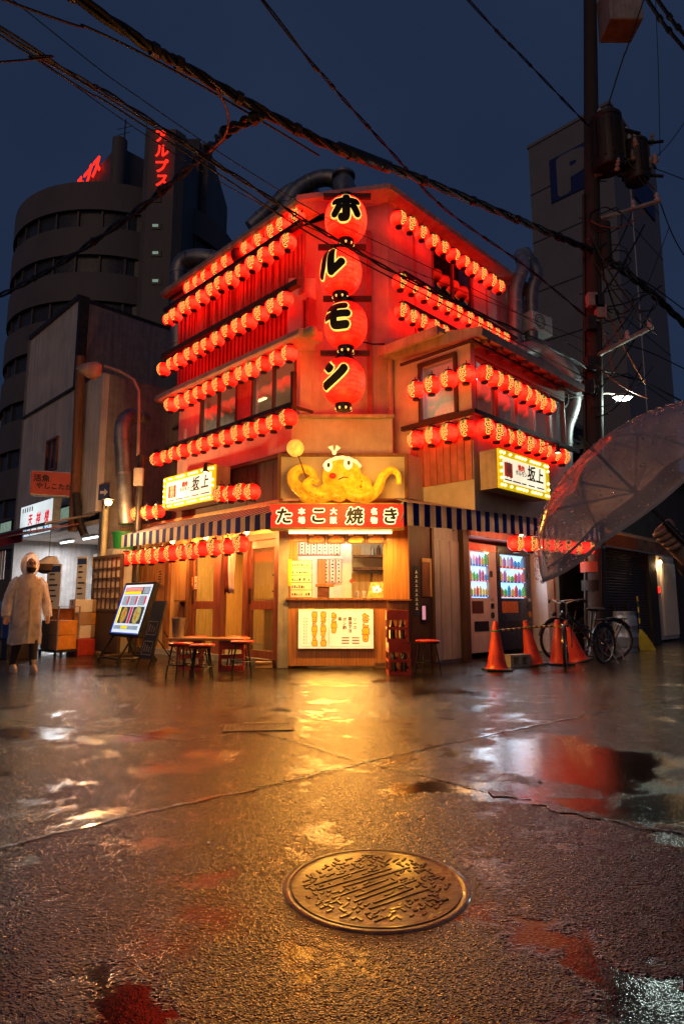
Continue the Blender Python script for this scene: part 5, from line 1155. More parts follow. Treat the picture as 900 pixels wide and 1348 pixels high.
# vending machines
def vending(s0, s1, label, body, topm, lcd, seed, navy):
    rnd = random.Random(seed); w_ = s1 - s0; hw = w_ / 2; hT = 2.08; oF = -.28
    t = thing('vending_machine', label, 'vending machine', W('R', (s0 + s1) / 2, oF, 0), ROT['R'])
    mb = MB(); x0, x1 = -hw * .80, hw * (.42 if not navy else .70); z0, z1 = 1.06, 1.90
    mb.box(-hw, hw, .08, .72, .08, hT)                                       # cabinet
    mb.box(-hw, x0, 0, .079, .08, hT - .02).box(x1, hw, 0, .079, .08, hT - .02).box(x0, x1, 0, .079, z1, hT - .02).box(x0, x1, 0, .079, .08, z0); mb.build('cabinet', body, t, bevel=.008)
    MB().box(-hw + .05, -hw + .12, .1, .2, 0, .079).box(hw - .12, hw - .05, .1, .2, 0, .079).box(-hw + .05, -hw + .12, .5, .6, 0, .079).box(hw - .12, hw - .05, .5, .6, 0, .079).build('feet', 'black_metal', t)
    MB().box(-hw + .01, hw - .01, -.012, -.001, z1 + .02, hT - .03).build('header_panel', topm, t)
    MB().box(x0, x1, .06, .078, z0, z1).build('lit_back', lcd, t)
    for k in range(3):
        zz = z0 + .02 + k * (z1 - z0) / 3
        MB().box(x0, x1, .004, .059, zz, zz + .03).build('shelf', 'p_red' if (k + navy) % 2 else 'p_blue', t)
        n_ = 7 if navy else 6; iw_ = x1 - x0
        for i in range(n_):
            x = x0 + iw_ * (i + .5) / n_; r = iw_ / n_ * .38; h_ = rnd.uniform(.10, .21)
            MB().lathe([(r, 0), (r, h_ * .7), (r * .45, h_ * .9), (r * .45, h_)], 8, TR((x, .034, zz + .031)) @ Matrix.Diagonal((1, .5, 1, 1))).build('drink', rnd.choice(DR), t)
        mb = MB()
        for i in range(n_): x = x0 + iw_ * (i + .5) / n_; mb.box(x - .018, x + .018, -.002, .003, zz + .008, zz + .022)
        mb.build('buttons', 'bulb_dot' if navy else 'screen_white', t, kind='stuff')
    MB().box(x0, x1, -.004, .0025, z0 + .0, z1).build('window', 'pane_glass', t)
    MB().box(x0, x0 + (x1 - x0) * .62, -.006, -.001, .78, 1.0).build('card_panel' , 'food_dark' if not navy else 'food_orange', t)
    MB().box(x0 + .05, x1 - .06, -.008, -.001, .46, .64).build('flap', 'black_plastic', t, bevel=.004)
    MB().box(x1 + .05, x1 + .15, -.012, -.001, 1.0, 1.06).build('coin_slot', 'steel', t); MB().box(x1 + .04, x1 + .14, -.01, -.001, .86, .96).build('coin_return', 'black_plastic', t)
    MB().box(x1 + .04, x1 + .12, -.01, -.001, 1.45, 1.56).build('display', 'black_plastic', t)
    MB().lathe([(.06, -.006), (.06, .006)], 16, TR((x1 + .08, -.008, .74), rx=math.pi / 2)).build('button_disc', 'orange_crate' if navy else 'black_plastic', t)
    d = bpy.data.lights.new('machine_fill', 'AREA'); d.shape = 'RECTANGLE'; d.size = x1 - x0; d.size_y = .7; d.energy = 8; d.color = (.75, .87, 1)  # unseen lamp added before the lit window to carry its glow outward
    o = bpy.data.objects.new('machine_fill', d); COL.objects.link(o); o.parent = t; o.location = ((x0 + x1) / 2, -.03, 1.5); o.rotation_euler = (-math.pi / 2, 0, 0)
for i, c in enumerate(((.05, .35, .75), (.75, .08, .1), (.12, .55, .08), (.8, .7, .2), (.75, .75, .78), (.35, .12, .05), (.55, .2, .55), (.9, .45, .08))): spec('drink_%d' % i, col=c, emit=c, es=.55, rough=.3, var=.5, scale=30)
DR = ['drink_%d' % i for i in range(8)]
spec('vm_white', col=(.66, .60, .57), rough=.4, var=.12, scale=3, streak=.2, coat=.2); spec('vm_navy', col=(.02, .022, .05), rough=.35, var=.2, coat=.3); spec('vm_red', col=(.5, .03, .02), rough=.3, var=.3, emit=(.8, .02, .01), es=.35); spec('vm_lcd', col=(.8, .88, 1), emit=(.42, .72, 1), es=1.8, evar=.2)
vending(2.10, 3.06, 'white drinks vending machine with a red top beside the navy one', 'vm_white', 'vm_red', 'vm_lcd', 3, 0)
vending(3.08, 4.36, 'dark navy drinks vending machine beside the white one', 'vm_navy', 'vm_navy', 'vm_lcd', 9, 1)
# cones and bars
def cone(px, py, label, tilt=(0, 0)):
    p = G(px, py); t = thing('traffic_cone', label, 'cone', (p.x, p.y + .15, 0), random.random(), 'traffic cones by the bicycles')
    MB().box(-.19, .19, -.19, .19, 0, .03).build('base', 'rubber', t, bevel=.01)
    b0 = MB().lathe([(.165, .031), (.15, .05), (.128, .12), (.036, .68), (.028, .70), (.018, .695)], 20).build('cone_body', 'cone_plastic', t, smooth=True)
    t.rotation_euler = (tilt[0], tilt[1], 0)
    return p
c1 = cone(657, 884, 'red traffic cone before the white vending machine'); c2 = cone(706, 877, 'leaning red traffic cone before the navy vending machine', (0, -.16)); c3 = cone(740, 876, 'red traffic cone beside the front bicycle wheel'); c4 = cone(766, 872, 'leaning red traffic cone behind the front bicycle wheel', (0, -.28))
def bar(a, b, label):
    a, b = Vector(a), Vector(b); t = thing('striped_bar', label, 'bar', a); d = b - a; n_ = 12
    for i in range(n_):
        MB().tube([d * (i / n_), d * ((i + 1) / n_)], .017, 8).build('stripe', ('caution_yellow', 'rubber')[i % 2], t)
    MB().torus((0, 0, 0), .05, .014, 14, 6, axis='Z').build('end_ring', 'green_plastic', t); MB().torus(d, .05, .014, 14, 6, axis='Z').build('end_ring', 'caution_yellow', t)
bar((c1.x, c1.y + .15, .56), (c2.x - .08, c2.y + .15, .58), 'yellow and black bar between the cones at the vending machines'); bar((c2.x - .08, c2.y + .15, .585), (c3.x, c3.y + .15, .60), 'yellow and black bar from the leaning cone to the bicycle')
p = G(683, 878); T = thing('concrete_block', 'grey hollow block on the ground between the cones', 'block', (p.x, p.y + .1, 0), .4); MB().box(-.19, .19, -.09, .09, 0, .03).box(-.19, .19, -.09, .09, .15, .18).box(-.19, -.14, -.09, .09, .03, .15).box(-.03, .03, -.09, .09, .03, .15).box(.14, .19, -.09, .09, .03, .15).build('block_body', 'concrete', T)
# bicycles
spec('bike_black', col=(.02, .02, .022), rough=.3, var=.3, coat=.4); spec('bike_silver', col=(.35, .35, .36), rough=.3, metal=.7)
def bicycle(p, rz, label, fr_m, steer=.5, rw=.31, basket=True):
    t = thing('bicycle', label, 'bicycle', p, rz); wb = 1.05
    def wheel(x, st):
        Mw = TR((x, 0, rw), st); wh = MB().torus((0, 0, 0), rw, .022, 32, 7, Mw).build('wheel', 'tyre', t, smooth=True)
        MB().torus((0, 0, 0), rw - .028, .010, 32, 5, Mw).build('rim', 'bike_silver', wh, smooth=True); mb = MB()
        for i in range(14): a = i * math.pi / 7; mb.tube([(.02 * math.cos(a + .5), (-1) ** i * .025, .02 * math.sin(a + .5)), ((rw - .03) * math.cos(a), 0, (rw - .03) * math.sin(a))], .0018, 4, Mw)
        mb.build('spokes', 'bike_silver', wh, kind='stuff'); MB().tube([(0, -.045, 0), (0, .045, 0)], .02, 8, Mw).build('hub', 'bike_silver', wh)
        MB().tube([((rw + .03) * math.cos(a / 10), 0, (rw + .03) * math.sin(a / 10)) for a in range(2, 27)], .02, 6, Mw, flat=1.2).build('mudguard', fr_m, t, smooth=True)
    wheel(0, 0); wheel(wb, steer)
    hd, st_, bb = (wb - .12, 0, .82), (.30, 0, .78), (.42, 0, .28)
    mb = MB().tube([hd, (.42, 0, .40), bb], .02, 8).tube([bb, st_], .017, 8).tube([(.36, 0, .5), (0, .05, rw)], .011, 6).tube([(.36, 0, .5), (0, -.05, rw)], .011, 6).tube([bb, (0, .05, rw)], .011, 6).tube([bb, (0, -.05, rw)], .011, 6).tube([(wb - .10, 0, .74), (.40, 0, .52)], .016, 8); mb.build('frame', fr_m, t, smooth=True)
    Mf = TR((wb - .1, 0, 0), steer); MB().tube([(0, 0, .95), (.03, 0, .6)], .018, 8, Mf).tube([(.03, 0.05, .62), (.1, .05, rw)], .011, 6, Mf).tube([(.03, -.05, .62), (.1, -.05, rw)], .011, 6, Mf).tube([(.03, -.05, .62), (.03, .05, .62)], .014, 6, Mf).build('fork', fr_m, t)
    MB().tube([(-.16, -.27, .98), (-.02, -.25, 1.02), (.04, -.1, 1.0), (.0, 0, .96), (.04, .1, 1.0), (-.02, .25, 1.02), (-.16, .27, .98)], .011, 7, Mf).build('handlebar', 'bike_silver', t, smooth=True)
    for y in (-.265, .265): MB().tube([(-.17, y * 1.01, .978), (-.06, y * .97, 1.01)], .017, 8, Mf).build('grip', 'rubber', t)
    MB().rings([(.16, 0, .83, .03, .03), (.24, 0, .845, .12, .09), (.26, 0, .87, .14, .08), (.27, 0, .885, .12, .06)], 14).tube([(.30, 0, .76), (.29, 0, .83)], .014, 6).build('saddle', 'rubber', t, smooth=True)
    MB().torus((bb[0], 0, bb[2]), .085, .007, 20, 5).tube([(bb[0], .03, bb[2]), (bb[0] + .1, .06, bb[2] - .12)], .009, 5).tube([(bb[0], -.03, bb[2]), (bb[0] - .1, -.06, bb[2] + .12)], .009, 5).box(bb[0] + .06, bb[0] + .14, .06, .14, bb[2] - .13, bb[2] - .11).box(bb[0] - .14, bb[0] - .06, -.14, -.06, bb[2] + .11, bb[2] + .13).build('crank', 'bike_silver', t)
    MB().box(-.25, .22, -.06, .06, .68, .70).tube([(-.2, .05, .68), (0, .06, rw)], .007, 5).tube([(-.2, -.05, .68), (0, -.06, rw)], .007, 5).build('rack', 'black_metal', t)
    MB().tube([(0, .06, rw), (-.06, .2, .0)], .01, 6).build('kickstand', 'bike_silver', t)
    MB().ball((wb + .03, 0, .78), .04, 10, 7, (1.2, 1, 1)).build('lamp', 'black_plastic', t)
    if basket: 
        mb = MB()
        for z in (.78, .86, .95, 1.0): mb.torus((wb + .16, 0, z), .13 + (z - .78) * .15, .006, 16, 4, axis='Z')
        for i in range(12): a = i * math.pi / 6; mb.tube([(wb + .16 + .13 * math.cos(a), .13 * math.sin(a), .78), (wb + .16 + .165 * math.cos(a), .165 * math.sin(a), 1.0)], .004, 4)
        mb.build('basket', 'black_metal', t)
    return t
p = G(812, 868); bicycle((p.x, p.y + .1, 0), math.pi + .12, 'black bicycle parked broadside behind the cones with its wheel by the keg', 'bike_black', .25, .335, False)
p = G(800, 873); bicycle((p.x - .05, p.y, 0), math.pi + .62, 'bicycle with its front wheel turned out between the two cones', 'bike_black', .55, .30, False)
p = G(775, 850); bicycle((p.x + .1, p.y + .2, 0), math.pi + .05, 'bicycle parked close to the wall behind the other two', 'bike_silver', .1, .31, True)
# kegs, broom
def keg(px, py, label):
    p = G(px, py); t = thing('beer_keg', label, 'keg', (p.x, p.y + .2, 0), 0, 'steel kegs by the shutter'); h = .80; r = .235
    MB().lathe([(r * .8, .04), (r * .95, .08), (r, .13), (r, .27), (r * 1.03, .285), (r, .30), (r, .5), (r * 1.03, .515), (r, .53), (r, .66), (r * .9, .72), (r * .5, .745), (.06, .75)], 24).build('barrel', 'steel', t, smooth=True)
    MB().lathe([(r * .86, 0), (r * .9, 0), (r * .9, .09), (r * .86, .09)], 24).build('foot_ring', 'steel', t); MB().lathe([(r * .84, .70), (r * .9, .70), (r * .92, h), (r * .86, h)], 24).build('top_ring', 'steel', t); MB().lathe([(.035, .75), (.035, .80), (.02, .80)], 12).build('valve', 'black_plastic', t)
keg(830, 858, 'steel beer keg before the shutter, beside the yellow broom'); keg(797, 853, 'steel beer keg before the shutter, behind the bicycle wheel')
p = G(855, 856); T = thing('yellow_broom', 'yellow broom with a black-banded handle leaning by the dark post', 'broom', (p.x, p.y + .1, 0))
q = at(838, 785, p.y + .4); hx_, hz_ = q.x - p.x, q.z
MB().rings([(0, .0, .0, .17, .05), (-.02, .03, .12, .15, .05), (-.05, .08, .3, .09, .04), (-.07, .12, .42, .025, .02)], 14).build('bristles', 'caution_yellow', T)
for i in range(6): a = Vector((-.07, .12, .42)); b2 = Vector((hx_, .3, hz_)); MB().tube([a.lerp(b2, i / 6), a.lerp(b2, (i + 1) / 6)], .018, 7).build('handle', ('rubber', 'caution_yellow')[i % 2], T)
# ================================================================== neighbours on the left street
spec('white_wall', col=(.74, .68, .65), rough=.75, var=.18, scale=1.2, streak=.45, bump=.08)
spec('tower_tile', col=(.15, .132, .128), rough=.6, var=.2, scale=.6, streak=.25)
spec('tower_dark', col=(.05, .05, .055), rough=.3, var=.3)
spec('p_tower', col=(.22, .215, .23), rough=.6, var=.12, scale=.4, streak=.25)
spec('dim_window', col=(.5, .6, .5), emit=(.6, .9, .7), es=.22, evar=.3)
oA = .55
def la(px, py): return loc('L', px, py, oA)
zl_ = la(100, 512)[1]; zt_ = la(103, 395)[1]; sA = la(130, 600)[0]; sA2 = la(103, 430)[0]
A = thing('white_house', 'white-walled house with a sloping joint line and a dark shop front on the side street', 'building', W('L', sA, oA, 0), ROT['L'])
zsh = 2.95; sEnd = 11.0
m = MB('L'); m.box(sA, sEnd, oA - .15, oA, zsh, zl_); m.build('lower_wall', 'white_wall', A)
m = MB('L'); m.box(sA2, sEnd, oA - .15, oA - .02, zl_ + .06, zt_); m.build('upper_wall', 'white_wall', A)
m = MB('L'); m.box(sA2 - .1, sEnd, oA - .15, oA + .06, zl_ + .001, zl_ + .059); m.build('flashing', 'dark_metal', A)
m = MB('L'); m.box(sA2 - .12, sA2 - .001, oA - .2, oA + .03, zl_, zt_ + .05); m.box(sA2, sEnd, oA - .2, oA + .05, zt_ + .001, zt_ + .1); m.build('wall_trim', 'dark_metal', A)
m = MB('L'); m.box(sA2, sA2 + .12, -4, oA - .151, zl_, zt_); m.box(sA, sA + .12, -4, oA - .151, 0, zl_); m.build('side_wall', 'concrete', A)
m = MB('L'); m.box(sA2, sEnd, -4, oA - .16, zt_ - .05, zt_ + .06); m.build('roof', 'dark_metal', A)
for (x0, y0, x1, y1) in ((61, 580, 78, 622),):
    a, b = la(x0, y1), la(x1, y0); s0, s1 = sorted((a[0], b[0])); z0 = la((x0 + x1) / 2, 620)[1]; z1 = la((x0 + x1) / 2, 578)[1]
    m = MB('L'); m.box(s0, s1, oA, oA + .05, z0, z0 + .05); m.box(s0, s1, oA, oA + .05, z1 - .05, z1); m.box(s0, s0 + .05, oA, oA + .05, z0 + .05, z1 - .05); m.box(s1 - .05, s1, oA, oA + .05, z0 + .05, z1 - .05); m.box((s0 + s1) / 2 - .02, (s0 + s1) / 2 + .02, oA, oA + .04, z0 + .05, z1 - .05)
    wn = m.build('window', 'red_wood', A); m = MB('L'); m.box(s0 + .05, s1 - .05, oA + .002, oA + .01, z0 + .05, z1 - .05); m.build('pane', 'dark_pane', wn)
for x0, x1, yb_, yt_ in ((2, 18, 710, 688), (80, 98, 692, 668)):
    s0, s1 = sorted((la(x0, 700)[0], la(x1, 690)[0])); z0, z1 = la(x0, yb_)[1], la(x0, yt_)[1]
    m = MB('L'); m.box(s0, s1, oA + .001, oA + .04, z0, z1); wn = m.build('window', 'black_metal', A); m = MB('L'); m.box(s0 + .05, s1 - .05, oA + .041, oA + .045, z0 + .05, z1 - .05); m.build('pane', 'dim_window', wn)
# shop front below
m = MB('L'); m.box(sA, sEnd, oA - 2.6, oA - 2.5, 0, 2.94); m.build('shop_back_wall', 'white_wall', A)
m = MB('L'); m.box(sA + .13, sEnd, oA - 2.5, oA - .151, 2.7, 2.8); m.build('shop_ceiling', 'white_wall', A)
m = MB('L'); m.box(sEnd, sEnd + .15, -4, oA, 0, zt_); m.build('end_wall', 'concrete', A)
for i in range(3): s_ = sA + .6 + i * 1.5; tube_lamp('L', s_, s_ + .9, oA - 1.0, 2.62, 'cool tube lamp in the side street shop, %s' % ('nearest the lattice screen', 'above the stacked boxes', 'behind the person in the raincoat')[i], 'cool_tube', energy=75, col=(.95, .95, 1))
spec('shop_stuff', col=(.35, .28, .2), rough=.7, var=.6, scale=6)
m = MB('L')
for z in (.9, 1.5, 2.0): m.box(sA + .4, sEnd - .5, oA - 2.49, oA - 2.1, z, z + .03)
m.build('shop_shelf', 'brown_wood', A)
rn = random.Random(4)
k = 0
for z in (.93, 1.53, 2.03):
    s_ = sA + .5
    while s_ < sA + 5.2:
        w_ = rn.uniform(.18, .4); t = MB(M=TR(W('L', s_ + w_ / 2, oA - 2.3, z + .002), ROT['L'])).box(-w_ / 2, w_ / 2 - .02, -.13, .13, 0, rn.uniform(.2, .4)).build('carton', rn.choice(['cardboard', 'white_carton', 'shop_stuff', 'orange_crate']), bevel=.004)
        tag(t, 'carton on the %s shelf at the back of the side street shop' % {.93: 'lowest', 1.53: 'middle', 2.03: 'top'}[z], 'carton', 'cartons on the %s shop shelf' % {.93: 'lowest', 1.53: 'middle', 2.03: 'top'}[z]); s_ += w_ + rn.uniform(.0, .1)
# its awnings
spec('red_awning', col=(.45, .05, .03), rough=.5, var=.4, scale=2, streak=.3, thin=.3); spec('grey_awning', col=(.22, .17, .16), rough=.4, var=.4, scale=3, streak=.3)
T = thing('shop_awning', 'grey and red sloping canopy over the side street shop', 'awning', W('L', (sA + sEnd) / 2, oA, 0), ROT['L']); hl = (sEnd - sA) / 2
MB().xprism([(0, 2.86), (0, 2.9), (-1.0, 2.62), (-1.0, 2.58)], -hl, hl).build('canopy', 'grey_awning', T)
MB().xprism([(-.985, 2.30), (-.98, 2.575), (-.995, 2.575), (-1.0, 2.30)], -hl, hl * .45).build('valance', 'red_awning', T)
MB().xprism([(-.3, 2.64), (-.3, 2.66), (-1.35, 2.40), (-1.35, 2.38)], hl * .1, hl).build('red_sheet', 'red_awning', T)
MB().tube([(-hl, -1.0, 2.58), (hl, -1.0, 2.58)], .02, 8).build('front_tube', 'galvanised', T)
# shop signs
spec('sign_cold', col=(.8, .85, .85), emit=(.85, .97, 1.0), es=.75, evar=.2, scale=1.5); spec('sign_red_on', col=(.6, .03, .04), emit=(.75, .015, .03), es=.75); spec('sign_blue_on', col=(.05, .3, .6), emit=(.02, .32, .70), es=.7)
off = oA + .35; c = [loc('L', x, y, off) for x, y in ((27, 667), (70, 656), (27, 710), (69, 699))]
s0, s1 = (c[0][0] + c[2][0]) / 2, (c[1][0] + c[3][0]) / 2; z1, z0 = (c[0][1] + c[1][1]) / 2, (c[2][1] + c[3][1]) / 2; hw, hh = abs(s1 - s0) / 2, (z1 - z0) / 2
T = thing('white_shop_sign', 'white illuminated sign with three red characters and blue waves above the shop canopy', 'sign', W('L', (s0 + s1) / 2, off, (z0 + z1) / 2), ROT['L'])
MB().box(-hw, hw, .0, .18, -hh, hh).build('case', 'galvanised', T); MB().box(-hw + .02, hw - .02, -.006, -.001, -hh + .02, hh - .02).build('face', 'sign_cold', T)
for i, ch in enumerate('天祥楼'): MB().text(ch, hh * .72, TR((-hw * .30 + i * hw * .5, -.012, 0)), bold=.012, slant=.12).build('lettering', 'sign_red_on', T)
MB().text('麻雀荘', hh * .0 + .12, TR((-hw * .5, -.012, hh * .66)), bold=.006).build('lettering', 'ink', T) if False else None
mb = MB()
for i in range(5): mb.box(-hw * .85 + i * hw * .15, -hw * .85 + i * hw * .15 + .055, -.012, -.008, hh * .55, hh * .82)
for i in range(3): mb.box(-hw * .25 + i * hw * .38, -hw * .25 + i * hw * .38 + .06, -.012, -.008, -hh * .78, -hh * .52)
mb.build('small_print', 'ink', T, kind='stuff')
mb = MB(); rn = random.Random(2)
for i in range(30):
    q = rn.random(); x = -hw * .95 + q * hw * .7 if i < 22 else hw * rn.uniform(.5, .9); z = -hh * rn.uniform(.45, .93) if i < 22 else -hh * rn.uniform(.6, .9); r_ = rn.uniform(.02, .05)
    mb.prism([(x + r_ * math.cos(a * 1.05), z + r_ * math.sin(a * 1.05) * .7) for a in range(6)], -.012 - i * .0001, -.009)
mb.build('wave_print', 'sign_blue_on', T, kind='stuff')
spec('old_red_sign', col=(.40, .07, .045), rough=.5, var=.3, scale=3, emit=(.5, .05, .02), es=.12)
# projecting sign: its face runs along R, out from the white wall
pw = W('L', la(95, 640)[0], oA, 0); Yp = pw.y - .6
a, b = at(43, 636, Yp), at(93, 638, Yp); zc_ = (at(68, 620, Yp).z + at(68, 653, Yp).z) / 2
T = thing('projecting_sign', 'rounded red sign box with dark lettering projecting from the white wall', 'sign', ((a.x + b.x) / 2, Yp, zc_), .32); hw = (b.x - a.x) / 2 * 1.05; hh = (at(68, 620, Yp).z - at(68, 653, Yp).z) / 2
MB().box(-hw, hw, .0, .2, -hh, hh).build('case', 'white_paint', T, bevel=.05, seg=3); MB().box(-hw + .03, hw - .03, -.012, -.001, -hh + .03, hh - .03).build('face', 'old_red_sign', T, bevel=.005)
MB().text('活魚', .17, TR((-hw * .45, -.02, hh * .38)), bold=.006).build('lettering', 'ink', T); MB().text('やしこたか', .15, TR((hw * .15, -.02, -hh * .22)), bold=.005).build('lettering', 'ink', T)
MB().tube([(hw, .1, hh * .4), (hw + .5, .1, hh * .4)], .02, 6).tube([(hw, .1, -hh * .4), (hw + .5, .1, -hh * .4)], .02, 6).build('bracket', 'dark_metal', T)
# dark back building between the two, with balcony clutter
D_ = thing('back_building', 'dark grey building rising between the white house and the lantern restaurant', 'building', W('L', 4.5, -2.2, 0), ROT['L'])
m = MB('L'); m.box(3.85, sA - .1, -5, -1.6, 2.62, 6.2); m.build('wall', 'concrete', D_)
m = MB('L'); m.box(3.9, sA + 1.5, -5.4, -4.0, 5.9, 8.0); m.build('upper_storey', 'tower_tile', D_)
m = MB('L'); m.box(3.8, sA - .05, -1.59, -1.2, 4.3, 4.4); m.build('balcony_slab', 'concrete', D_)
for i in range(14): m = MB('L'); m.box(3.85 + i * .12, 3.87 + i * .12, -1.22, -1.20, 4.4, 5.1); m.build('baluster', 'dark_metal', D_)
m = MB('L'); m.box(3.8, sA - .05, -1.24, -1.18, 5.1, 5.15); m.build('handrail', 'dark_metal', D_)
window('L', 4.1, 5.0, -1.585, 2.9, 4.0, 2, 'dark_metal', 'dark_pane', D_); window('L', 4.2, 5.1, -1.585, 4.55, 5.6, 2, 'dark_metal', 'dark_pane', D_)
# pipes and ducts by the side street
def pipe(name, label, pts, r, mat, rings=True, cat='pipe', n=14, group=None):
    t = thing(name, label, cat, pts[0], 0, group); base_ = Vector(pts[0]); P = [Vector(p) - base_ for p in pts]
    Q = []
    for i in range(len(P)):                       # rounded elbows
        if 0 < i < len(P) - 1:
            a, b, c_ = P[i - 1], P[i], P[i + 1]; d0 = min(r * 1.6, (b - a).length * .4); d1 = min(r * 1.6, (c_ - b).length * .4); p0 = b + (a - b).normalized() * d0; p1 = b + (c_ - b).normalized() * d1
            for k in range(6): q = k / 5; Q.append(p0 * (1 - q) ** 2 + b * 2 * q * (1 - q) + p1 * q ** 2)
        else: Q.append(P[i])
    MB().tube(Q, r, n).build('pipe_run', mat, t, smooth=True)
    if rings:
        for i in range(len(P) - 1):
            d = P[i + 1] - P[i]; k = max(1, int(d.length / .55))
            for j in range(k):
                c_ = P[i] + d * ((j + .5) / k); u = d.normalized() * .025; MB().tube([c_ - u, c_ + u], r * 1.07, n).build('joint_ring', mat, t, smooth=True)
    return t
Yd = W('L', 4.0, .35, 0).y
pipe('exhaust_duct', 'thick ringed exhaust duct climbing beside the curved street lamp', [at(167, 690, Yd), at(160, 560, Yd), at(172, 545, Yd + .3), at(190, 552, Yd + .8)], .155, 'duct_metal', cat='duct')
pipe('exhaust_duct', 'tall bent duct on the far end of the restaurant roof', [at(236, 470, 13.2), at(236, 345, 13.2), at(262, 338, 13.0), at(330, 352, 12.8)], .20, 'duct_metal', cat='duct')
Yd = W('L', la(100, 600)[0] - .3, oA + .25, 0).y
pipe('standing_pipe', 'tall brown upright pipe in front of the white wall', [at(97, 700, Yd), at(100, 640, Yd), at(107, 470, Yd)], .11, 'brown_wood', cat='pipe')
pipe('drain_pipe', 'bent dark drain pipe at the shop canopy', [at(112, 705, Yd - .2), at(104, 686, Yd - .2), at(101, 650, Yd - .1)], .09, 'dark_metal', cat='pipe')
# roof ducts
pipe('roof_duct', 'large silver duct looping over the restaurant roof ridge', [at(372, 290, 12.3), at(388, 250, 12.3), at(425, 232, 12.3), at(455, 240, 12.3), at(468, 275, 12.3)], .18, 'duct_metal', cat='duct')
pipe('roof_duct', 'second silver duct lying low across the roof behind the ホ lantern', [at(330, 300, 12.8), at(385, 248, 12.8), at(412, 250, 12.8), at(416, 280, 12.8)], .17, 'duct_metal', cat='duct')
T = thing('roof_fan', 'round silver fan housing on the roof above the ホ lantern', 'fan', at(452, 235, 12.0)); MB().lathe([(.1, -.5), (.22, -.48), (.23, -.1), (.18, .0), (.25, .03), (.25, .08), (.05, .14)], 20).build('housing', 'duct_metal', T, smooth=True)
# right side ducts
Yr = 12.6
pipe('wall_duct', 'upright silver duct at the right end of the upper wall', [at(678, 460, Yr), at(678, 378, Yr), at(690, 350, Yr), at(684, 335, Yr + .4)], .14, 'galvanised', cat='duct')
pipe('wall_duct', 'second upright duct beside the right end of the upper wall', [at(699, 450, Yr + .3), at(699, 380, Yr + .3), at(708, 360, Yr + .3), at(690, 332, Yr + .6)], .14, 'duct_metal', cat='duct')
pipe('elbow_duct', 'fat silver duct bending over and down behind the bay', [at(668, 468, Yr), at(712, 455, Yr), at(752, 492, Yr), at(757, 525, Yr)], .18, 'galvanised', cat='duct')
pipe('down_duct', 'kinked silver duct descending behind the bay to the awning', [at(757, 520, Yr), at(757, 535, Yr), at(746, 565, Yr), at(746, 680, Yr)], .11, 'galvanised', cat='duct')
T = thing('duct_box', 'square grey duct box under the bending silver duct', 'duct', at(757, 512, Yr), .3); MB().box(-.2, .2, -.17, .17, -.2, .16).build('box', 'galvanised', T, bevel=.01)
T = thing('wall_fan', 'round dark fan grille beside the bay eave', 'fan', at(733, 520, 12.2), .5); MB().torus((0, 0, 0), .3, .03, 28, 6).torus((0, 0, 0), .2, .015, 24, 5).torus((0, 0, 0), .1, .012, 20, 5).box(-.3, .3, -.01, .01, -.012, .012).box(-.012, .012, -.01, .01, -.3, .3).build('grille', 'dark_metal', T); MB().lathe([(.28, .02), (.28, .2)], 20, TR((0, 0, 0), rx=-math.pi / 2)).build('housing', 'dark_metal', T)
# ================================================================== lamps and posts of the left street
spec('post_paint', col=(.40, .36, .22), rough=.5, var=.3, streak=.3)
Yl = W('L', 4.5, .55, 0).y
g0 = at(136, 735, Yl); T = thing('globe_lamp', 'lit warm lamp on a pale post beside the blue arrow sign', 'lamp', (g0.x, Yl, 0)); zt2 = at(140, 661, Yl).z
MB().tube([(0, 0, 0), (0, 0, zt2 - .05)], .06, 12).build('post', 'post_paint', T, smooth=True); gq = at(143, 661, Yl - 1.35) - Vector((g0.x, Yl, 0)); MB().tube([(0, 0, zt2 - .15), (gq.x * .5, gq.y * .5, gq.z + .12), (gq.x, gq.y, gq.z + .09)], .014, 7).lathe([(.10, .045), (.04, .075), (.03, .1)], 14, TR(gq)).build('shade', 'black_metal', T)
spec('globe', col=(1, .8, .5), emit=(1, .55, .17), es=22)
MB().ball(gq, .062, 14, 9).build('globe', 'globe', T, smooth=True)
point('globe_light', (g0.x + gq.x, Yl + gq.y - .05, gq.z - .12), 170, (1, .50, .18), T, .08)
zt3 = at(137, 648, Yl).z; T = thing('arrow_sign', 'blue rectangular sign with a white arrow pointing right', 'sign', (at(137, 648, Yl + .9).x, Yl + .9, at(137, 648, Yl + .9).z), -.25)
spec('sign_blue', col=(.035, .06, .17), rough=.4, var=.2); MB().box(-.13, .13, 0, .012, -.17, .17).build('plate', 'sign_blue', T)
MB().prism([(-.09, -.03), (.015, -.03), (.015, -.08), (.1, 0), (.015, .08), (.015, .03), (-.09, .03)], -.005, -.001).build('arrow', 'white_paint', T); MB().tube([(0, .03, -.3), (0, .03, .17)], .015, 6).build('sign_post', 'galvanised', T)
Yc = W('L', 3.95, .7, 0).y
T = thing('street_lamp', 'street lamp with a curved arm and a bag-wrapped lamp head', 'street lamp', (at(182, 700, Yc).x, Yc, 0))
bx = T.location.x; pts = [at(182, 600, Yc), at(183, 540, Yc), at(183, 515, Yc), at(176, 500, Yc), at(158, 489, Yc), at(138, 482, Yc)]
MB().tube([(0, 0, 0), (0, 0, pts[0].z)] , .075, 12).build('post', 'dark_metal', T, smooth=True); MB().tube([(p.x - bx, 0, p.z) for p in pts], .032, 9).build('arm', 'gutter', T, smooth=True)
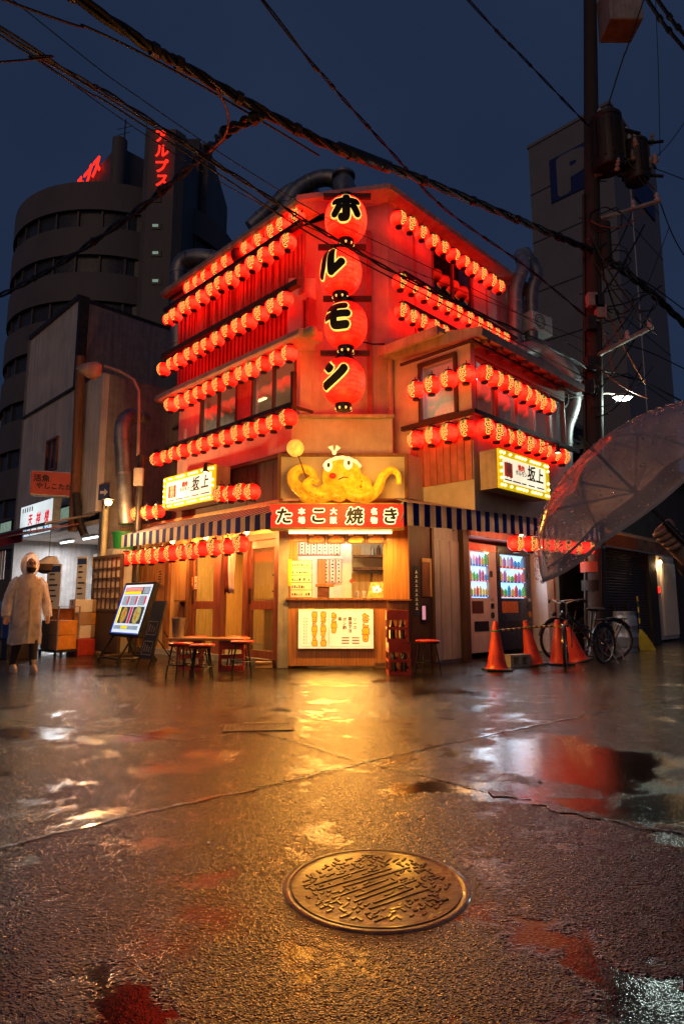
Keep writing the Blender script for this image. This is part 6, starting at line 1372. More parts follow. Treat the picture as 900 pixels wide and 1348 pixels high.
h_ = at(120, 486, Yc); MB().rings([(h_.x - bx + .04, 0, h_.z - .2, .06, .08), (h_.x - bx, 0, h_.z - .1, .2, .16), (h_.x - bx - .04, 0, h_.z + .0, .26, .15), (h_.x - bx + .02, 0, h_.z + .09, .2, .12), (h_.x - bx + .08, 0, h_.z + .14, .06, .06)], 16).build('wrapped_head', 'gutter', T, smooth=True)
MB().box(-.09, .09, -.16, -.07, 3.2, 3.55).build('switch_box', 'gutter', T, bevel=.01)
# ================================================================== clutter before the shop
def gbox(px, py, w_, d, h, z, mat, label, name='carton', cat='box', rz=-.7, dy=.2):
    p = G(px, py); t = thing(name, label, cat, (p.x, p.y + dy, z), rz); MB().box(-w_ / 2, w_ / 2, -d / 2, d / 2, 0, h).build('box_body', mat, t, bevel=.006); MB().box(-.025, .025, -d / 2 - .003, -d / 2 - .0005, .02, h - .02).build('tape', 'white_carton' if mat == 'cardboard' else 'shop_stuff', t)
    return t
gbox(100, 863, .44, .34, .30, 0.0, 'crate_red', 'red plastic crate at the bottom of the stack beside the lattice screen', 'plastic_crate', 'crate')
for i, (m1, m2) in enumerate((('white_carton', 'cardboard'), ('cardboard', 'orange_crate'), ('white_carton', 'cardboard'))):
    z = .305 + i * .245; nm = ('lowest', 'middle', 'topmost')[i]
    gbox(97, 863, .24, .34, .24, z, m1, '%s %s carton of the stack beside the lattice screen' % (nm, 'brown' if m1 == 'cardboard' else 'white')); gbox(107, 862, .30, .34, .24, z, m2, '%s %s box in the inner stack beside the lattice screen' % (nm, 'brown' if m2 == 'cardboard' else 'orange'), dy=.35)
for i in range(2): gbox(70, 864, .62, .4, .26, .12 + i * .265, 'orange_crate', '%s yellow-brown crate behind the person in the raincoat' % ('lower', 'upper')[i], 'plastic_crate', 'crate')
p = G(70, 864); tag(MB(M=TR((p.x, p.y + .2, .655))).lathe([(.2, 0), (.27, .2), (.28, .21), (.26, .21), (.19, .02)], 20).build('wooden_tub', 'counter_wood', smooth=True), 'round wooden tub on the yellow-brown crates', 'tub')
T = thing('hand_cart', 'low black cart with small wheels under the yellow-brown crates', 'cart', (p.x, p.y + .2, 0), -.7); MB().box(-.36, .36, -.24, .24, .08, .115).build('deck', 'black_metal', T); MB().tube([(.34, -.2, .11), (.34, -.2, .9), (.34, .2, .9), (.34, .2, .11)], .015, 6).build('handle', 'galvanised', T)
for x in (-.3, .3):
    for y in (-.2, .2): MB().lathe([(.04, -.015), (.04, .015)], 12, TR((x, y, .04), rx=math.pi / 2)).build('wheel', 'rubber', T)
gbox(8, 868, .5, .4, .5, .35, 'blue_plastic', 'blue plastic tub behind the person in the raincoat', 'plastic_tub', 'tub'); gbox(8, 868, .55, .4, .34, 0, 'black_plastic', 'black crate under the blue plastic tub', 'plastic_crate', 'crate')
p = G(112, 862); T = thing('shop_cabinet', 'tall grey cabinet behind the box stack', 'cabinet', (p.x + .2, p.y + .85, 0), -.78); MB().box(-.35, .35, -.25, .25, 0, 2.05).build('cabinet_body', 'panel_grey', T, bevel=.01); MB().box(-.33, -.01, -.262, -.2505, .05, 2.0).build('door', 'panel_grey', T); MB().box(.01, .33, -.262, -.2505, .05, 2.0).build('door', 'panel_grey', T)
tag(MB(M=TR((p.x + .35, p.y + .8, 2.052))).lathe([(.2, 0), (.24, .32), (.26, .33), (.26, .36), (.2, .37)], 18).build('green_bin', 'green_plastic', smooth=True), 'green plastic bin on top of the grey cabinet', 'bin')
def poster(px, py, Y, w_, h_, label, mats_):
    q = at(px, py, Y); t = thing('shop_poster', label, 'poster', (q.x, Y, q.z), -.5); MB().box(-w_ / 2, w_ / 2, 0, .015, -h_ / 2, h_ / 2).build('board', 'white_carton', t); MB().box(-w_ / 2 + .02, w_ / 2 - .02, -.004, -.0005, h_ * .34, h_ * .46).build('heading', 'sign_blue', t); mb = MB()
    for i in range(6): mb.box(-w_ * .3, w_ * random.uniform(.0, .35), -.004, -.0005, h_ * .28 - i * h_ * .11, h_ * .31 - i * h_ * .11)
    mb.build('small_print', 'ink', t, kind='stuff')
poster(70, 775, 12.7, .42, 1.0, 'white poster with a blue heading behind the raincoat', 0); poster(107, 765, 12.6, .3, 1.0, 'tall white notice beside the lattice screen', 0)
T = thing('hanging_basket', 'dark basket with a pale cloth hanging in the shop front', 'basket', at(64, 745, 12.9)); MB().lathe([(.12, -.16), (.24, -.1), (.27, .03), (.25, .03), (.1, -.13)], 18).build('basket_body', 'dark_wood', T, smooth=True); MB().rings([(0, 0, .0, .24, .24), (.02, 0, .1, .2, .2), (.06, 0, .2, .1, .1)], 14).build('cloth', 'white_carton', T, smooth=True); MB().tube([(0, 0, .1), (0, 0, .75)], .006, 5).build('cord', 'cable', T)
T = thing('noren_curtain', 'pale hanging cloth strips under the red valance', 'curtain', W('L', la(35, 750)[0], oA + .7, 0), ROT['L']); 
for i in range(6): MB().box(-.6 + i * .2, -.6 + i * .2 + .18, -.006, .006, 1.55, 2.25).build('strip', 'paper', T)
# person in the shop
# ================================================================== the far towers
YT = 48.0
T = thing('round_tower', 'dark round tower block with ribbon windows and red neon roof letters', 'building', at(140, 795, YT))
tb = T.location
def rel(px, py, Y): q = at(px, py, Y); return Vector((q.x - tb.x, q.y - tb.y, q.z))
rad = 8.7; ztop = 29.1
def ring(z0, z1, r, mat, name): MB().lathe([(r, z0), (r, z1)], 64, TR((cxT, 0, 0))).build(name, mat, T, smooth=True)
cxT = rel(166, 500, YT).x; fl = 3.35; z = ztop
ring(z - 2.1, z, rad, 'tower_tile', 'parapet'); MB().lathe([(.1, z), (rad, z - .02)], 64, TR((cxT, 0, 0)), cap=False).build('roof_deck', 'tower_dark', T); z -= 2.1
while z > 3:
    ring(z - 1.3, z, rad - .3, 'tower_dark', 'ribbon_window')
    for a in range(16):
        an = -math.pi * (a + .5) / 16; MB().box(-.07, .07, -.08, .08, z - 1.3, z, TR((cxT + (rad - .25) * math.cos(an), (rad - .25) * math.sin(an), 0), an + math.pi / 2)).build('mullion', 'tower_tile', T)
    ring(z - fl, z - 1.3, rad, 'tower_tile', 'spandrel'); z -= fl
YS2 = 38.6
w0 = rel(178, 400, YS2); w1 = rel(222, 400, YS2); zt4 = rel(200, 186, YS2).z
MB().slab([(w0.x, w0.y + .3), (w0.x + .4, w0.y), (w1.x, w0.y), (w1.x + .5, w0.y + .6), (w1.x + .5, w0.y + 8), (w0.x, w0.y + 8)], 0, zt4).build('stair_tower', 'tower_tile', T)
MB().box(w0.x - .7, w0.x - .01, w0.y + 1.5, w0.y + 8, 0, ztop).build('dark_recess', 'tower_dark', T)
q1, q2 = rel(240, 300, 44), rel(271, 300, 44); MB().box(q1.x, q2.x, q1.y, q1.y + 8, 0, rel(250, 203, 44).z).build('rear_tower', 'tower_tile', T); MB().box(w1.x + .51, q1.x - .01, w0.y + 4.5, w0.y + 12, 0, rel(232, 196, 43).z).build('dark_recess', 'tower_dark', T)
for py in (279, 315, 351, 388):
    q = rel(206, py, YS2); MB().box(q.x - .35, q.x + .3, w0.y - .06, w0.y - .01, q.z - .25, q.z + .2).build('stair_window', 'tower_dark', T)
    if py != 279: MB().box(q.x - .28, q.x + .1, w0.y - .1, w0.y - .061, q.z - .08, q.z + .1).build('lit_pane', 'dim_window', T)
spec('neon', col=(.6, .02, .01), emit=(1, .022, .01), es=1.6)
for i, ch in enumerate('アルプス'):
    q = rel(214, 199 + i * 19.5, YS2); vs, fs = glyph(ch, neon=.035)
    MB().add([(x * .95, y * .95, z_ * 1.05) for x, y, z_ in vs], fs, TR((q.x, w0.y - .25, q.z))).build('neon_letter', 'neon', T)
# penthouse wall turned to the street, carrying the same name
cq = rel(153, 230, 43.0); zp = rel(153, 206, 43.0).z; Lp = 12.0
Mp = TR((cq.x, cq.y, 0), -math.pi / 4)
MB().box(-Lp, 0, 0, 3.0, ztop - .5, zp, Mp).build('penthouse', 'tower_tile', T)
MB().lathe([(.55, ztop - .5), (.55, zp + .3)], 20, TR((cq.x + .2, cq.y - .1, 0))).build('penthouse_corner', 'tower_tile', T, smooth=True)
for i, ch in enumerate('アルプス'):
    vs, fs = glyph(ch, neon=.04); MB().add([(x * 1.7, y * 1.7, z_ * 1.7) for x, y, z_ in vs], fs, Mp @ TR((-7.9 + i * 1.6, -.3, 34.6))).build('neon_letter', 'neon', T)
q = rel(164, 185, 43); mb = MB().tube([(q.x, q.y, zp - .5), (q.x, q.y, rel(164, 172, 43).z)], .05, 5).tube([(q.x - .6, q.y, q.z), (q.x + .6, q.y, q.z + .3)], .03, 4).tube([(q.x - .5, q.y, q.z - .5), (q.x + .4, q.y, q.z - .2)], .03, 4); mb.build('antenna', 'dark_metal', T); x_ = rel(182, 190, 40).x; MB().tube([(x_, w0.y + 3, zt4), (x_, w0.y + 3, rel(182, 165, 41).z)], .03, 4).build('antenna', 'dark_metal', T)
# P tower
YP = 42.0; cP = at(812, 300, YP); T = thing('parking_tower', 'tall grey windowless parking tower with a blue P sign', 'building', (cP.x, YP, 0), -math.pi / 4)
ztp = at(814, 137, YP).z
def edge(px, sgn):                # length along the face whose far edge the photo shows at px
    lo, hi = .5, 25
    for _ in range(40):
        md = (lo + hi) / 2; x, y = cP.x + sgn * md * R2, YP + md * R2; z = ztp * .75; f = y * CT + (z - H) * ST; u = CX + F * x / f
        if (u - px) * sgn < 0: lo = md
        else: hi = md
    return lo
wl, wr = edge(702, -1), edge(873, 1)
# local x runs along the left face towards its corner (world direction (R2,-R2)), local y along the right face
MB().box(-wl, 0, 0, wr, 0, ztp).build('wall', 'p_tower', T)
n_ = 9
for i in range(1, n_):
    z = ztp * i / n_; MB().box(-wl - .02, .02, -.03, -.001, z - .05, z + .05).build('panel_joint', 'tower_dark', T); MB().box(.001, .03, .03, wr, z - .05, z + .05).build('panel_joint', 'tower_dark', T)
MB().box(.001, .04, wr * .33, wr * .33 + .12, 0, ztp).build('panel_joint', 'white_paint', T); MB().box(-wl - .1, .1, -.1, wr + .1, ztp + .001, ztp + .25).build('coping', 'p_tower', T)
spec('p_sign_blue', col=(.012, .03, .16), rough=.5, var=.15)
def fx(px):
    lo, hi = 0, wl
    for _ in range(40):
        md = (lo + hi) / 2; x, y = cP.x - md * R2, YP + md * R2; z = ztp * .85; f = y * CT + (z - H) * ST; u = CX + F * x / f
        if u > px: lo = md
        else: hi = md
    return -lo
xa, xb_ = fx(726), fx(790); sz = xb_ - xa; zc_ = ztp - .135 * ztp - sz * .5
def fz(px, py):
    x = fx(px); X, Y = cP.x + x * R2, YP - x * R2; return at(px, py, Y).z
zc_ = (fz(727, 212) + fz(727, 268)) / 2; hz = (fz(727, 212) - fz(727, 268)) / 2
MB().box(xa, xb_, -.12, -.031, zc_ - hz, zc_ + hz).build('sign_panel', 'p_sign_blue', T)
MB().text('P', hz * 2.3, TR(((xa + xb_) / 2, -.16, zc_)), bold=hz * .14, sx=1.15).build('lettering', 'p_tower', T)
MB().box(.031, .12, wr * .4, wr * .85, zc_ - hz * .9, zc_ + hz * .5).build('sign_panel', 'p_sign_blue', T)
# ================================================================== right neighbours
oN = .5
def ra(px, py, o=oN): return loc('R', px, py, o)
sN0 = ra(797, 800)[0]; sN1 = ra(856, 800)[0]; sN2 = ra(866, 800)[0]; sN3 = sN0 + 9
spec('shutter', col=(.15, .115, .095), rough=.5, var=.3, scale=2, streak=.5, metal=.2); spec('dark_house', col=(.07, .055, .045), rough=.7, var=.4, scale=3, streak=.4); spec('orange_awning', col=(.62, .12, .02), rough=.6, var=.3, scale=2, thin=.3); spec('pale_awning', col=(.42, .18, .11), rough=.7, var=.5, scale=4, thin=.3)
N_ = thing('shutter_shop', 'dark neighbouring shop with a closed roller shutter and a pale curtained door', 'building', W('R', sN0, oN, 0), ROT['R'])
zA = ra(800, 700)[1]
for i in range(34):
    z = .06 + i * .062; m = MB('R'); m.xprism([(oN - .09, z), (oN - .06, z + .008), (oN - .055, z + .03), (oN - .06, z + .052), (oN - .09, z + .06)], sN0 + .05, sN1); m.build('shutter_slat', 'shutter', N_)
m = MB('R'); m.box(sN0 - .1, sN0 + .05, oN - .2, oN, 0, 2.6); m.build('post', 'dark_house', N_); m = MB('R'); m.box(sN1, sN2, oN - .2, oN + .02, 0, 2.6); m.build('post', 'dark_house', N_)
m = MB('R'); m.box(sN0, sN3, oN - .2, oN - .01, 2.6, 4.4); m.build('upper_wall', 'dark_house', N_)
m = MB('R'); m.box(sN2 + .02, sN2 + 1.6, oN - .12, oN - .06, .05, 2.25); m.build('door', 'white_wall', N_)
for i in range(9): m = MB('R'); q = sN2 + .5 + i * .12; m.tube([(q, oN - .05, .15), (q, oN - .05, 2.0)], .055, 8); m.build('curtain_fold', 'paper', N_, smooth=True)
m = MB('R'); m.box(sN2, sN3, oN - .3, oN - .2, 0, 2.6); m.build('rear_wall', 'dark_house', N_); m = MB('R'); m.box(sN0, sN1, oN - .3, oN - .22, 0, 2.6); m.build('rear_wall', 'dark_house', N_)
for i in range(2): m = MB('R'); q = sN0 + .45 + i * .75; m.box(q, q + .12, oN - .05, oN + .02, .35, .95); m.build('shutter_strap', 'black_plastic', N_)
m = MB('R'); m.box(sN0 - .1, sN3, -3, oN + .35, 4.4, 4.5); m.build('roof', 'dark_metal', N_)
T = thing('orange_awning', 'plain orange awning over the roller shutter', 'awning', W('R', sN0, oN, 0), ROT['R']); z0 = ra(800, 721, oN + .6)[1]; L_ = ra(838, 720, oN + .6)[0] - ra(797, 720, oN + .6)[0]; xo = ra(797, 720, oN + .6)[0] - sN0
MB().xprism([(-.01, z0 + .55), (-.6, z0 + .30), (-.6, z0), (-.585, z0), (-.585, z0 + .285), (-.01, z0 + .53)], xo, xo + L_).build('fabric', 'orange_awning', T); MB().xprism([(-.01, z0 + .55), (-.6, z0 + .30), (-.6, z0), (-.585, z0), (-.585, z0 + .285), (-.01, z0 + .53)], xo + L_ + .002, xo + L_ + 2.8).build('faded_fabric', 'pale_awning', T)
MB().tube([(xo, -.6, z0 + .02), (xo + L_ + 2.8, -.6, z0 + .02)], .014, 6).build('front_tube', 'galvanised', T)
p = W('R', sN2 + .22, oN + .04, ra(864, 740)[1]); bulb_lamp(p, 'small bare bulb beside the pale curtained door', 9, (1, .6, .28), .05)
T = thing('ring_light', 'small red ring mark on the pale door', 'mark', W('R', sN2 + .28, oN - .05, ra(862, 776)[1]), ROT['R']); MB().torus((0, 0, 0), .07, .014, 20, 6).build('ring', 'neon', T)
# old dark house behind, with a deep roof
O_ = thing('old_house', 'unlit old house with a deep tiled roof behind the utility pole', 'building', W('R', 5.6, -.9, 0), ROT['R'])
m = MB('R'); m.box(5.3, 13, -4.5, -.9, 0, 5.2); m.build('wall', 'dark_house', O_)
for i in range(24):
    q = 5.2 + i * .34; m = MB('R'); m.xprism([(-4.6, 7.2), (-4.6, 7.3), (-.35, 5.35), (-.35, 5.25)], q, q + .30); m.build('roof_tile_course', 'dark_metal', O_)
m = MB('R'); m.box(5.3, 13, -.9, -.2, 3.9, 4.0); m.build('balcony_floor', 'dark_house', O_)
for i in range(30): m = MB('R'); m.box(5.4 + i * .25, 5.44 + i * .25, -.24, -.2, 4.0, 4.75); m.build('baluster', 'dark_metal', O_)
m = MB('R'); m.box(5.3, 13, -.26, -.18, 4.75, 4.81); m.build('handrail', 'dark_metal', O_)
for i in range(3): window('R', 5.9 + i * 2.2, 7.1 + i * 2.2, -.88, 4.05, 5.0, 2, 'dark_wood', 'dark_pane', O_)
T = thing('air_conditioner', 'pale air conditioner box on the wall behind the upright ducts', 'air conditioner', at(707, 428, 13.0), .6); MB().box(-.35, .35, -.14, .14, -.22, .22).build('case', 'white_paint', T, bevel=.02); MB().torus((-.1, -.15, 0), .16, .008, 22, 5).torus((-.1, -.15, 0), .1, .006, 18, 5).build('grille', 'dark_metal', T)
# things leaning in the passage
T = thing('leaning_boards', 'pale boards leaning in the passage behind the bicycles', 'boards', W('R', 5.3, -.2, 0), ROT['R'])
for i in range(3): MB().box(-.09, .09, -.012, .012, 0, 2.0, TR((-.3 + i * .25, .05 * i, 0), 0, 0, .12 - i * .05)).build('board', 'white_carton', T)
# ================================================================== utility pole and street lamp on the right
spec('pole_concrete', col=(.05, .044, .04), rough=.75, var=.35, scale=4, streak=.5, bump=.2)
YQ = 12.0; pb = at(780, 800, YQ)
U = thing('utility_pole', 'tall concrete utility pole with a transformer, steel arms and a yellow sign', 'utility pole', (pb.x, YQ, 0))
def up(px, py, dy=0.0): q = at(px, py, YQ + dy); return Vector((q.x - pb.x, dy, q.z))
PT = up(776, 0); PM = up(780, 400); MB().tube([(0, 0, 0), PM, PT, PT + (PT - PM) * .12], [.185, .170, .135, .13], 20).build('pole_shaft', 'pole_concrete', U, smooth=True)
def pxz(z): return PM.x * z / PM.z if z < PM.z else PM.x + (PT.x - PM.x) * (z - PM.z) / (PT.z - PM.z)
for z in (2.0, 3.4, 5.2, 6.6, 8.4): MB().tube([(pxz(z), 0, z), (pxz(z), 0, z + .06)], .195 - z * .004, 18).build('band', 'galvanised', U)
for i in range(9): z = 3.0 + i * .85; s_ = (-1) ** i; MB().tube([(pxz(z) + s_ * .1, -.05, z), (pxz(z) + s_ * .30, -.05, z)], .012, 6).build('step_bolt', 'dark_metal', U)
MB().tube([(-.2, -.03, 0), (pxz(9.5) - .19, -.03, 9.5)], .03, 8).build('conduit', 'dark_metal', U); MB().tube([(.1, -.16, 1), (pxz(9) + .09, -.14, 9)], .022, 8).build('conduit', 'cable', U)
def can(px, py0, py1, w_, dy, name='transformer'):
    a, b = up(px, py1, dy), up(px, py0, dy); h = b.z - a.z; r = w_ / 2
    c = MB().lathe([(r * .9, 0), (r, .05), (r, h * .85), (r * 1.06, h * .86), (r * 1.06, h * .92), (r * .6, h)], 20, TR(a)).build(name, 'dark_metal', U, smooth=True)
    for i in range(12): an = i * math.pi / 6; MB().box(r * .98, r * 1.14, -.012, .012, h * .12, h * .8, TR(a, an)).build('cooling_fin', 'dark_metal', c)
    for dx in (-.1, .1): MB().lathe([(.05, 0), (.06, .04), (.03, .08), (.05, .12), (.02, .18)], 10, TR((a.x + dx, a.y, b.z - .02))).build('insulator', 'white_paint', c, smooth=True)
can(800, 152, 224, .62, -.3); can(838, 186, 240, .5, -.05); can(822, 176, 226, .42, .35)
for (x0, y0, x1, y1) in ((782, 160, 842, 176), (784, 196, 872, 186), (782, 226, 872, 232)): MB().tube([up(x0, y0, -.1), up(x1, y1, -.1)], .035, 6).build('bracket', 'dark_metal', U)
rq = random.Random(21)
for i in range(12):
    q = up(rq.uniform(800, 872), rq.uniform(180, 235), rq.uniform(-.6, .1)); MB().lathe([(.04, 0), (.06, .04), (.03, .07), (.055, .11), (.03, .14), (.045, .18), (.015, .24)], 10, TR(q, 0, rq.uniform(-.6, .6))).build('insulator', 'gutter', U, smooth=True)
for i in range(6):
    q0_, q1_ = up(rq.uniform(782, 800), rq.uniform(150, 240), -.3), up(rq.uniform(835, 870), rq.uniform(170, 250), -.2); md_ = (q0_ + q1_) / 2 + Vector((0, rq.uniform(-.3, .3), rq.uniform(-.5, .4))); MB().tube([q0_ * (1 - k / 8) ** 2 + md_ * 2 * (k / 8) * (1 - k / 8) + q1_ * (k / 8) ** 2 for k in range(9)], .014, 5).build('jumper_wire', 'cable', U)
for (xa, ya, xb_, yb_) in ((782, 232, 835, 208), (790, 288, 868, 264), (785, 468, 858, 430)):
    a, b = up(xa, ya, -.15), up(xb_, yb_, -.15); b = Vector((b.x, -.15, b.z)); MB().tube([a, b], .05, 6).build('cross_arm', 'gutter', U)
    for q in (.55, .95): c = a.lerp(b, q); MB().lathe([(.05, 0), (.065, .05), (.03, .08), (.055, .12), (.02, .2)], 10, TR(c)).build('insulator', 'white_paint', U, smooth=True)
a = up(815, 20, -.3); MB().box(a.x - .35, a.x + .35, -.6, 0, a.z - .4, a.z + .6, Matrix()).build('equipment_box', 'gutter', U, bevel=.02)
a = up(795, 315, -.1); MB().tube([(a.x, -.1, a.z - .5), (a.x, -.1, a.z + .35)], .13, 14).build('cable_closure', 'pole_concrete', U, smooth=True)
rn = random.Random(14)
for i in range(16):                                   # slack jumpers and drop wires round the pole
    q0_ = up(rn.uniform(776, 792), rn.uniform(270, 560), -.22); q1_ = up(rn.uniform(800, 880), rn.uniform(270, 540), rn.uniform(-.6, .5)); md_ = (q0_ + q1_) / 2 + Vector((0, 0, -rn.uniform(.1, .6)))
    MB().tube([q0_ * (1 - k / 8) ** 2 + md_ * 2 * (k / 8) * (1 - k / 8) + q1_ * (k / 8) ** 2 for k in range(9)], rn.uniform(.008, .02), 5).build('drop_wire', rn.choice(['cable', 'cable', 'orange_cable']), U)
for i in range(6): q = up(rn.uniform(770, 800), rn.uniform(300, 560), -.24); MB().box(q.x - .1, q.x + .1, -.34, -.18, q.z - .14, q.z + .14).build('junction_box', rn.choice(['dark_metal', 'gutter']), U, bevel=.01)
rn = random.Random(8)
for i in range(7):
    c = up(rn.uniform(788, 850), rn.uniform(280, 420), -.2); r_ = rn.uniform(.12, .3); P = [(c.x + r_ * math.cos(t_ * .5) * 1.2, -.2 + rn.uniform(-.05, .05), c.z + r_ * math.sin(t_ * .5)) for t_ in range(14)]; MB().tube(P, .013, 5).build('wire_loop', 'cable', U)
spec('yellow_sign', col=(.62, .45, .12), rough=.5, var=.2)
a, b = up(774, 676, -.22), up(792, 603, -.22); yb = MB().box(a.x, b.x, -.26, -.23, a.z, b.z).build('sign_plate', 'yellow_sign', U)
MB().text('G10', .12, TR(((a.x + b.x) / 2, -.27, a.z + .32)), bold=.006).build('lettering', 'ink', yb); MB().text('飯店', .17, TR(((a.x + b.x) / 2, -.27, a.z + .75)), bold=.006, col=True).build('lettering', 'ink', yb) if False else MB().box(a.x + .04, b.x - .04, -.268, -.262, a.z + .55, b.z - .1).build('picture_panel', 'p_tower', yb)
for z0_, z1_, mt, lb in ((1.55, 1.75, 'old_red_sign', 'print_red'), (1.2, 1.4, 'ink', 'print_black')): MB().tube([(0, 0, z0_), (0, 0, z1_)], .189, 20).build('pole_wrap', mt, U, smooth=True)
YS3 = 12.2; hs = at(819, 524, YS3)
T = thing('white_street_lamp', 'lit white street lamp on an arm fixed to the utility pole', 'street lamp', (pb.x, YQ, hs.z))
xh, yh = hs.x - pb.x, YS3 - YQ; spec('cold_lamp', col=(.9, 1, .95), emit=(.82, 1, .90), es=9)
MB().tube([(.15, 0, -.05), (xh * .6, yh * .6, .08), (xh, yh, .07)], .022, 8).build('arm', 'gutter', T, smooth=True)
MB().rings([(xh, yh, .015, .21, .10), (xh, yh, .06, .19, .09), (xh, yh, .10, .08, .05)], 18).build('lamp_head', 'gutter', T, smooth=True); MB().ball((xh, yh, .0), .17, 16, 8, (1, .5, .35)).build('lamp_bowl', 'cold_lamp', T, smooth=True)
point('street_light', (hs.x, YS3 - .05, hs.z - .16), 85, (.80, 1, .88), T, .1)
# ================================================================== overhead cables
def spline(P, n=10):
    Q = []
    for i in range(len(P) - 1):
        p0, p1, p2, p3 = P[max(i - 1, 0)], P[i], P[i + 1], P[min(i + 2, len(P) - 1)]
        for j in range(n):
            t_ = j / n; Q.append(.5 * ((2 * p1) + (p2 - p0) * t_ + (2 * p0 - 5 * p1 + 4 * p2 - p3) * t_ ** 2 + (3 * p1 - p0 - 3 * p2 + p3) * t_ ** 3))
    return Q + [P[-1]]
def cable(label, pts, r, mat='cable', twist=0, group=None, clips=0, extra=None):
    P = [at(*p) for p in pts]
    if not (0 <= pts[0][0] <= 900 and 0 <= pts[0][1] <= 1348): P.insert(0, P[0] + (P[0] - P[1]).normalized() * 9 + Vector((0, 0, .4)))      # on to the next pole along the street
    if not (0 <= pts[-1][0] <= 900): P.append(P[-1] + (P[-1] - P[-2]).normalized() * 9)
    Q = spline(P, 12); t = thing('overhead_cable', label, 'cable', P[0], 0, group); b0 = Vector(P[0])
    def off(amp, ph, fq): 
        out = []
        for i, q in enumerate(Q):
            d = (Q[min(i + 1, len(Q) - 1)] - Q[max(i - 1, 0)]).normalized(); u = d.cross(Vector((0, 0, 1))).normalized(); v = d.cross(u); out.append(q - b0 + (u * math.cos(i * fq + ph) + v * math.sin(i * fq + ph)) * amp)
        return out
    if twist:
        for k in range(twist): MB().tube(off(r * 1.3, k * 6.28 / twist, .9), r, 6).build('strand', mat, t, smooth=True)
    else: MB().tube(off(0, 0, 0), r, 8).build('line', mat, t, smooth=True)
    if clips:
        for k in range(clips):
            i = int((k + .5) * len(Q) / clips); q = Q[i] - b0; d = (Q[min(i + 1, len(Q) - 1)] - Q[i - 1]).normalized() * .04; MB().tube([q - d, q + d], r * (2.6 if twist else 1.6), 7).build('clip', 'dark_metal', t)
    return t, Q
cable('thick bundled cable running to the utility pole over the highest lantern', [(40, -45, 5.2), (250, 92, 6.4), (430, 190, 7.6), (545, 233, 8.8), (690, 293, 10.6), (778, 330, 11.8)], .03, twist=3, clips=14)
T = thing('cable_closure', 'long black splice case on the thick cable above the highest lantern', 'cable case', at(478, 208, 8.1)); q0, q1 = at(440, 193, 7.7) - T.location, at(516, 222, 8.5) - T.location; MB().tube([q0, q0.lerp(q1, .06), q0.lerp(q1, .94), q1], [.03, .085, .085, .03], 12).build('case', 'black_plastic', T, smooth=True)
cable('thick cable leaving the main bundle toward the round tower', [(-30, 402, 17), (60, 358, 14), (170, 285, 11), (262, 208, 8.6), (300, 172, 7.2), (345, 152, 7.0)], .032, twist=2, clips=8)
cable('orange-brown cable drooping from the main bundle at the junction', [(285, 115, 6.6), (300, 150, 6.9), (296, 178, 7.2), (275, 200, 8.2)], .014, 'orange_cable'); cable('second orange-brown cable joining the branch at the junction', [(372, 160, 7.2), (335, 155, 7.1), (305, 172, 7.3), (280, 192, 8)], .016, 'orange_cable')
cable('pair of dark cables crossing before the ル lantern', [(-30, 18, 5.0), (150, 128, 6.2), (300, 225, 7.2), (430, 308, 8.0), (560, 380, 8.9), (700, 445, 10.3), (778, 488, 11.8)], .014, twist=2)
cable('dark cable lying just below the pair over the left lantern rows', [(-30, 26, 5.1), (150, 140, 6.3), (300, 237, 7.3), (395, 300, 8.0), (500, 358, 8.6), (640, 430, 9.8), (775, 500, 11.8)], .011)
cable('thin line running past the ホ lantern to the right eave', [(-20, -30, 6.0), (200, 140, 7.0), (400, 270, 8.0), (520, 330, 8.7), (660, 400, 10.2), (776, 470, 11.8)], .006); cable('thin line above the left lantern rows with knots', [(0, 40, 6.5), (180, 170, 7.6), (330, 262, 8.4), (450, 318, 8.9), (600, 380, 10), (775, 450, 11.8)], .006, clips=6)
cable('twisted cable sweeping down from above the corner roof', [(330, -20, 6.5), (430, 105, 7.5), (510, 195, 8.5), (585, 275, 9.6), (690, 350, 10.8), (775, 420, 11.8)], .011, twist=2, clips=10)
cable('cable with spacers descending to the pole from the upper sky', [(600, -18, 8.5), (690, 78, 10), (774, 166, 11.8)], .010, twist=2, clips=8)
cable('upper left cable falling from the sky toward the junction', [(-20, -10, 5.0), (120, 38, 5.8), (260, 110, 6.6), (420, 205, 7.8)], .013)
cable('second upper left cable with a sagging loop', [(-30, 84, 5.0), (40, 76, 5.3), (90, 98, 5.7), (200, 165, 6.5), (300, 228, 7.2)], .010)
for i, pts in enumerate(([(785, 333, 11.9), (850, 380, 12.6), (930, 455, 14)], [(785, 340, 11.9), (850, 372, 12.6), (930, 430, 14)], [(785, 486, 11.9), (850, 505, 12.6), (930, 545, 14)], [(785, 445, 11.9), (850, 462, 12.6), (930, 500, 14)], [(840, 215, 11.9), (870, 225, 12.6), (930, 248, 14)], [(835, 210, 11.9), (870, 200, 12.6), (930, 120, 14)], [(868, 266, 11.9), (890, 320, 12.6), (930, 380, 14)])): cable('slack line leaving the utility pole away from the restaurant', pts, (.035, .012, .02, .012, .01, .01, .012)[i], group='lines beyond the utility pole', twist=3 if i == 0 else 0)
for i, pts in enumerate(([(845, -10, 9), (880, 40, 9.6), (930, 100, 10.4)], [(858, -10, 9), (892, 36, 9.6), (930, 80, 10.4)])): cable('heavy clipped cable in the sky beyond the pole top', pts, .03, group='heavy cables by the pole top', clips=5)
cable('steep stay line from the pole top to the transformer', [(850, -10, 10.8), (820, 75, 11.3), (798, 145, 11.7)], .014)
cable('hanging line beside the grey parking tower', [(862, -5, 13), (866, 100, 13), (868, 205, 12.4)], .008); 
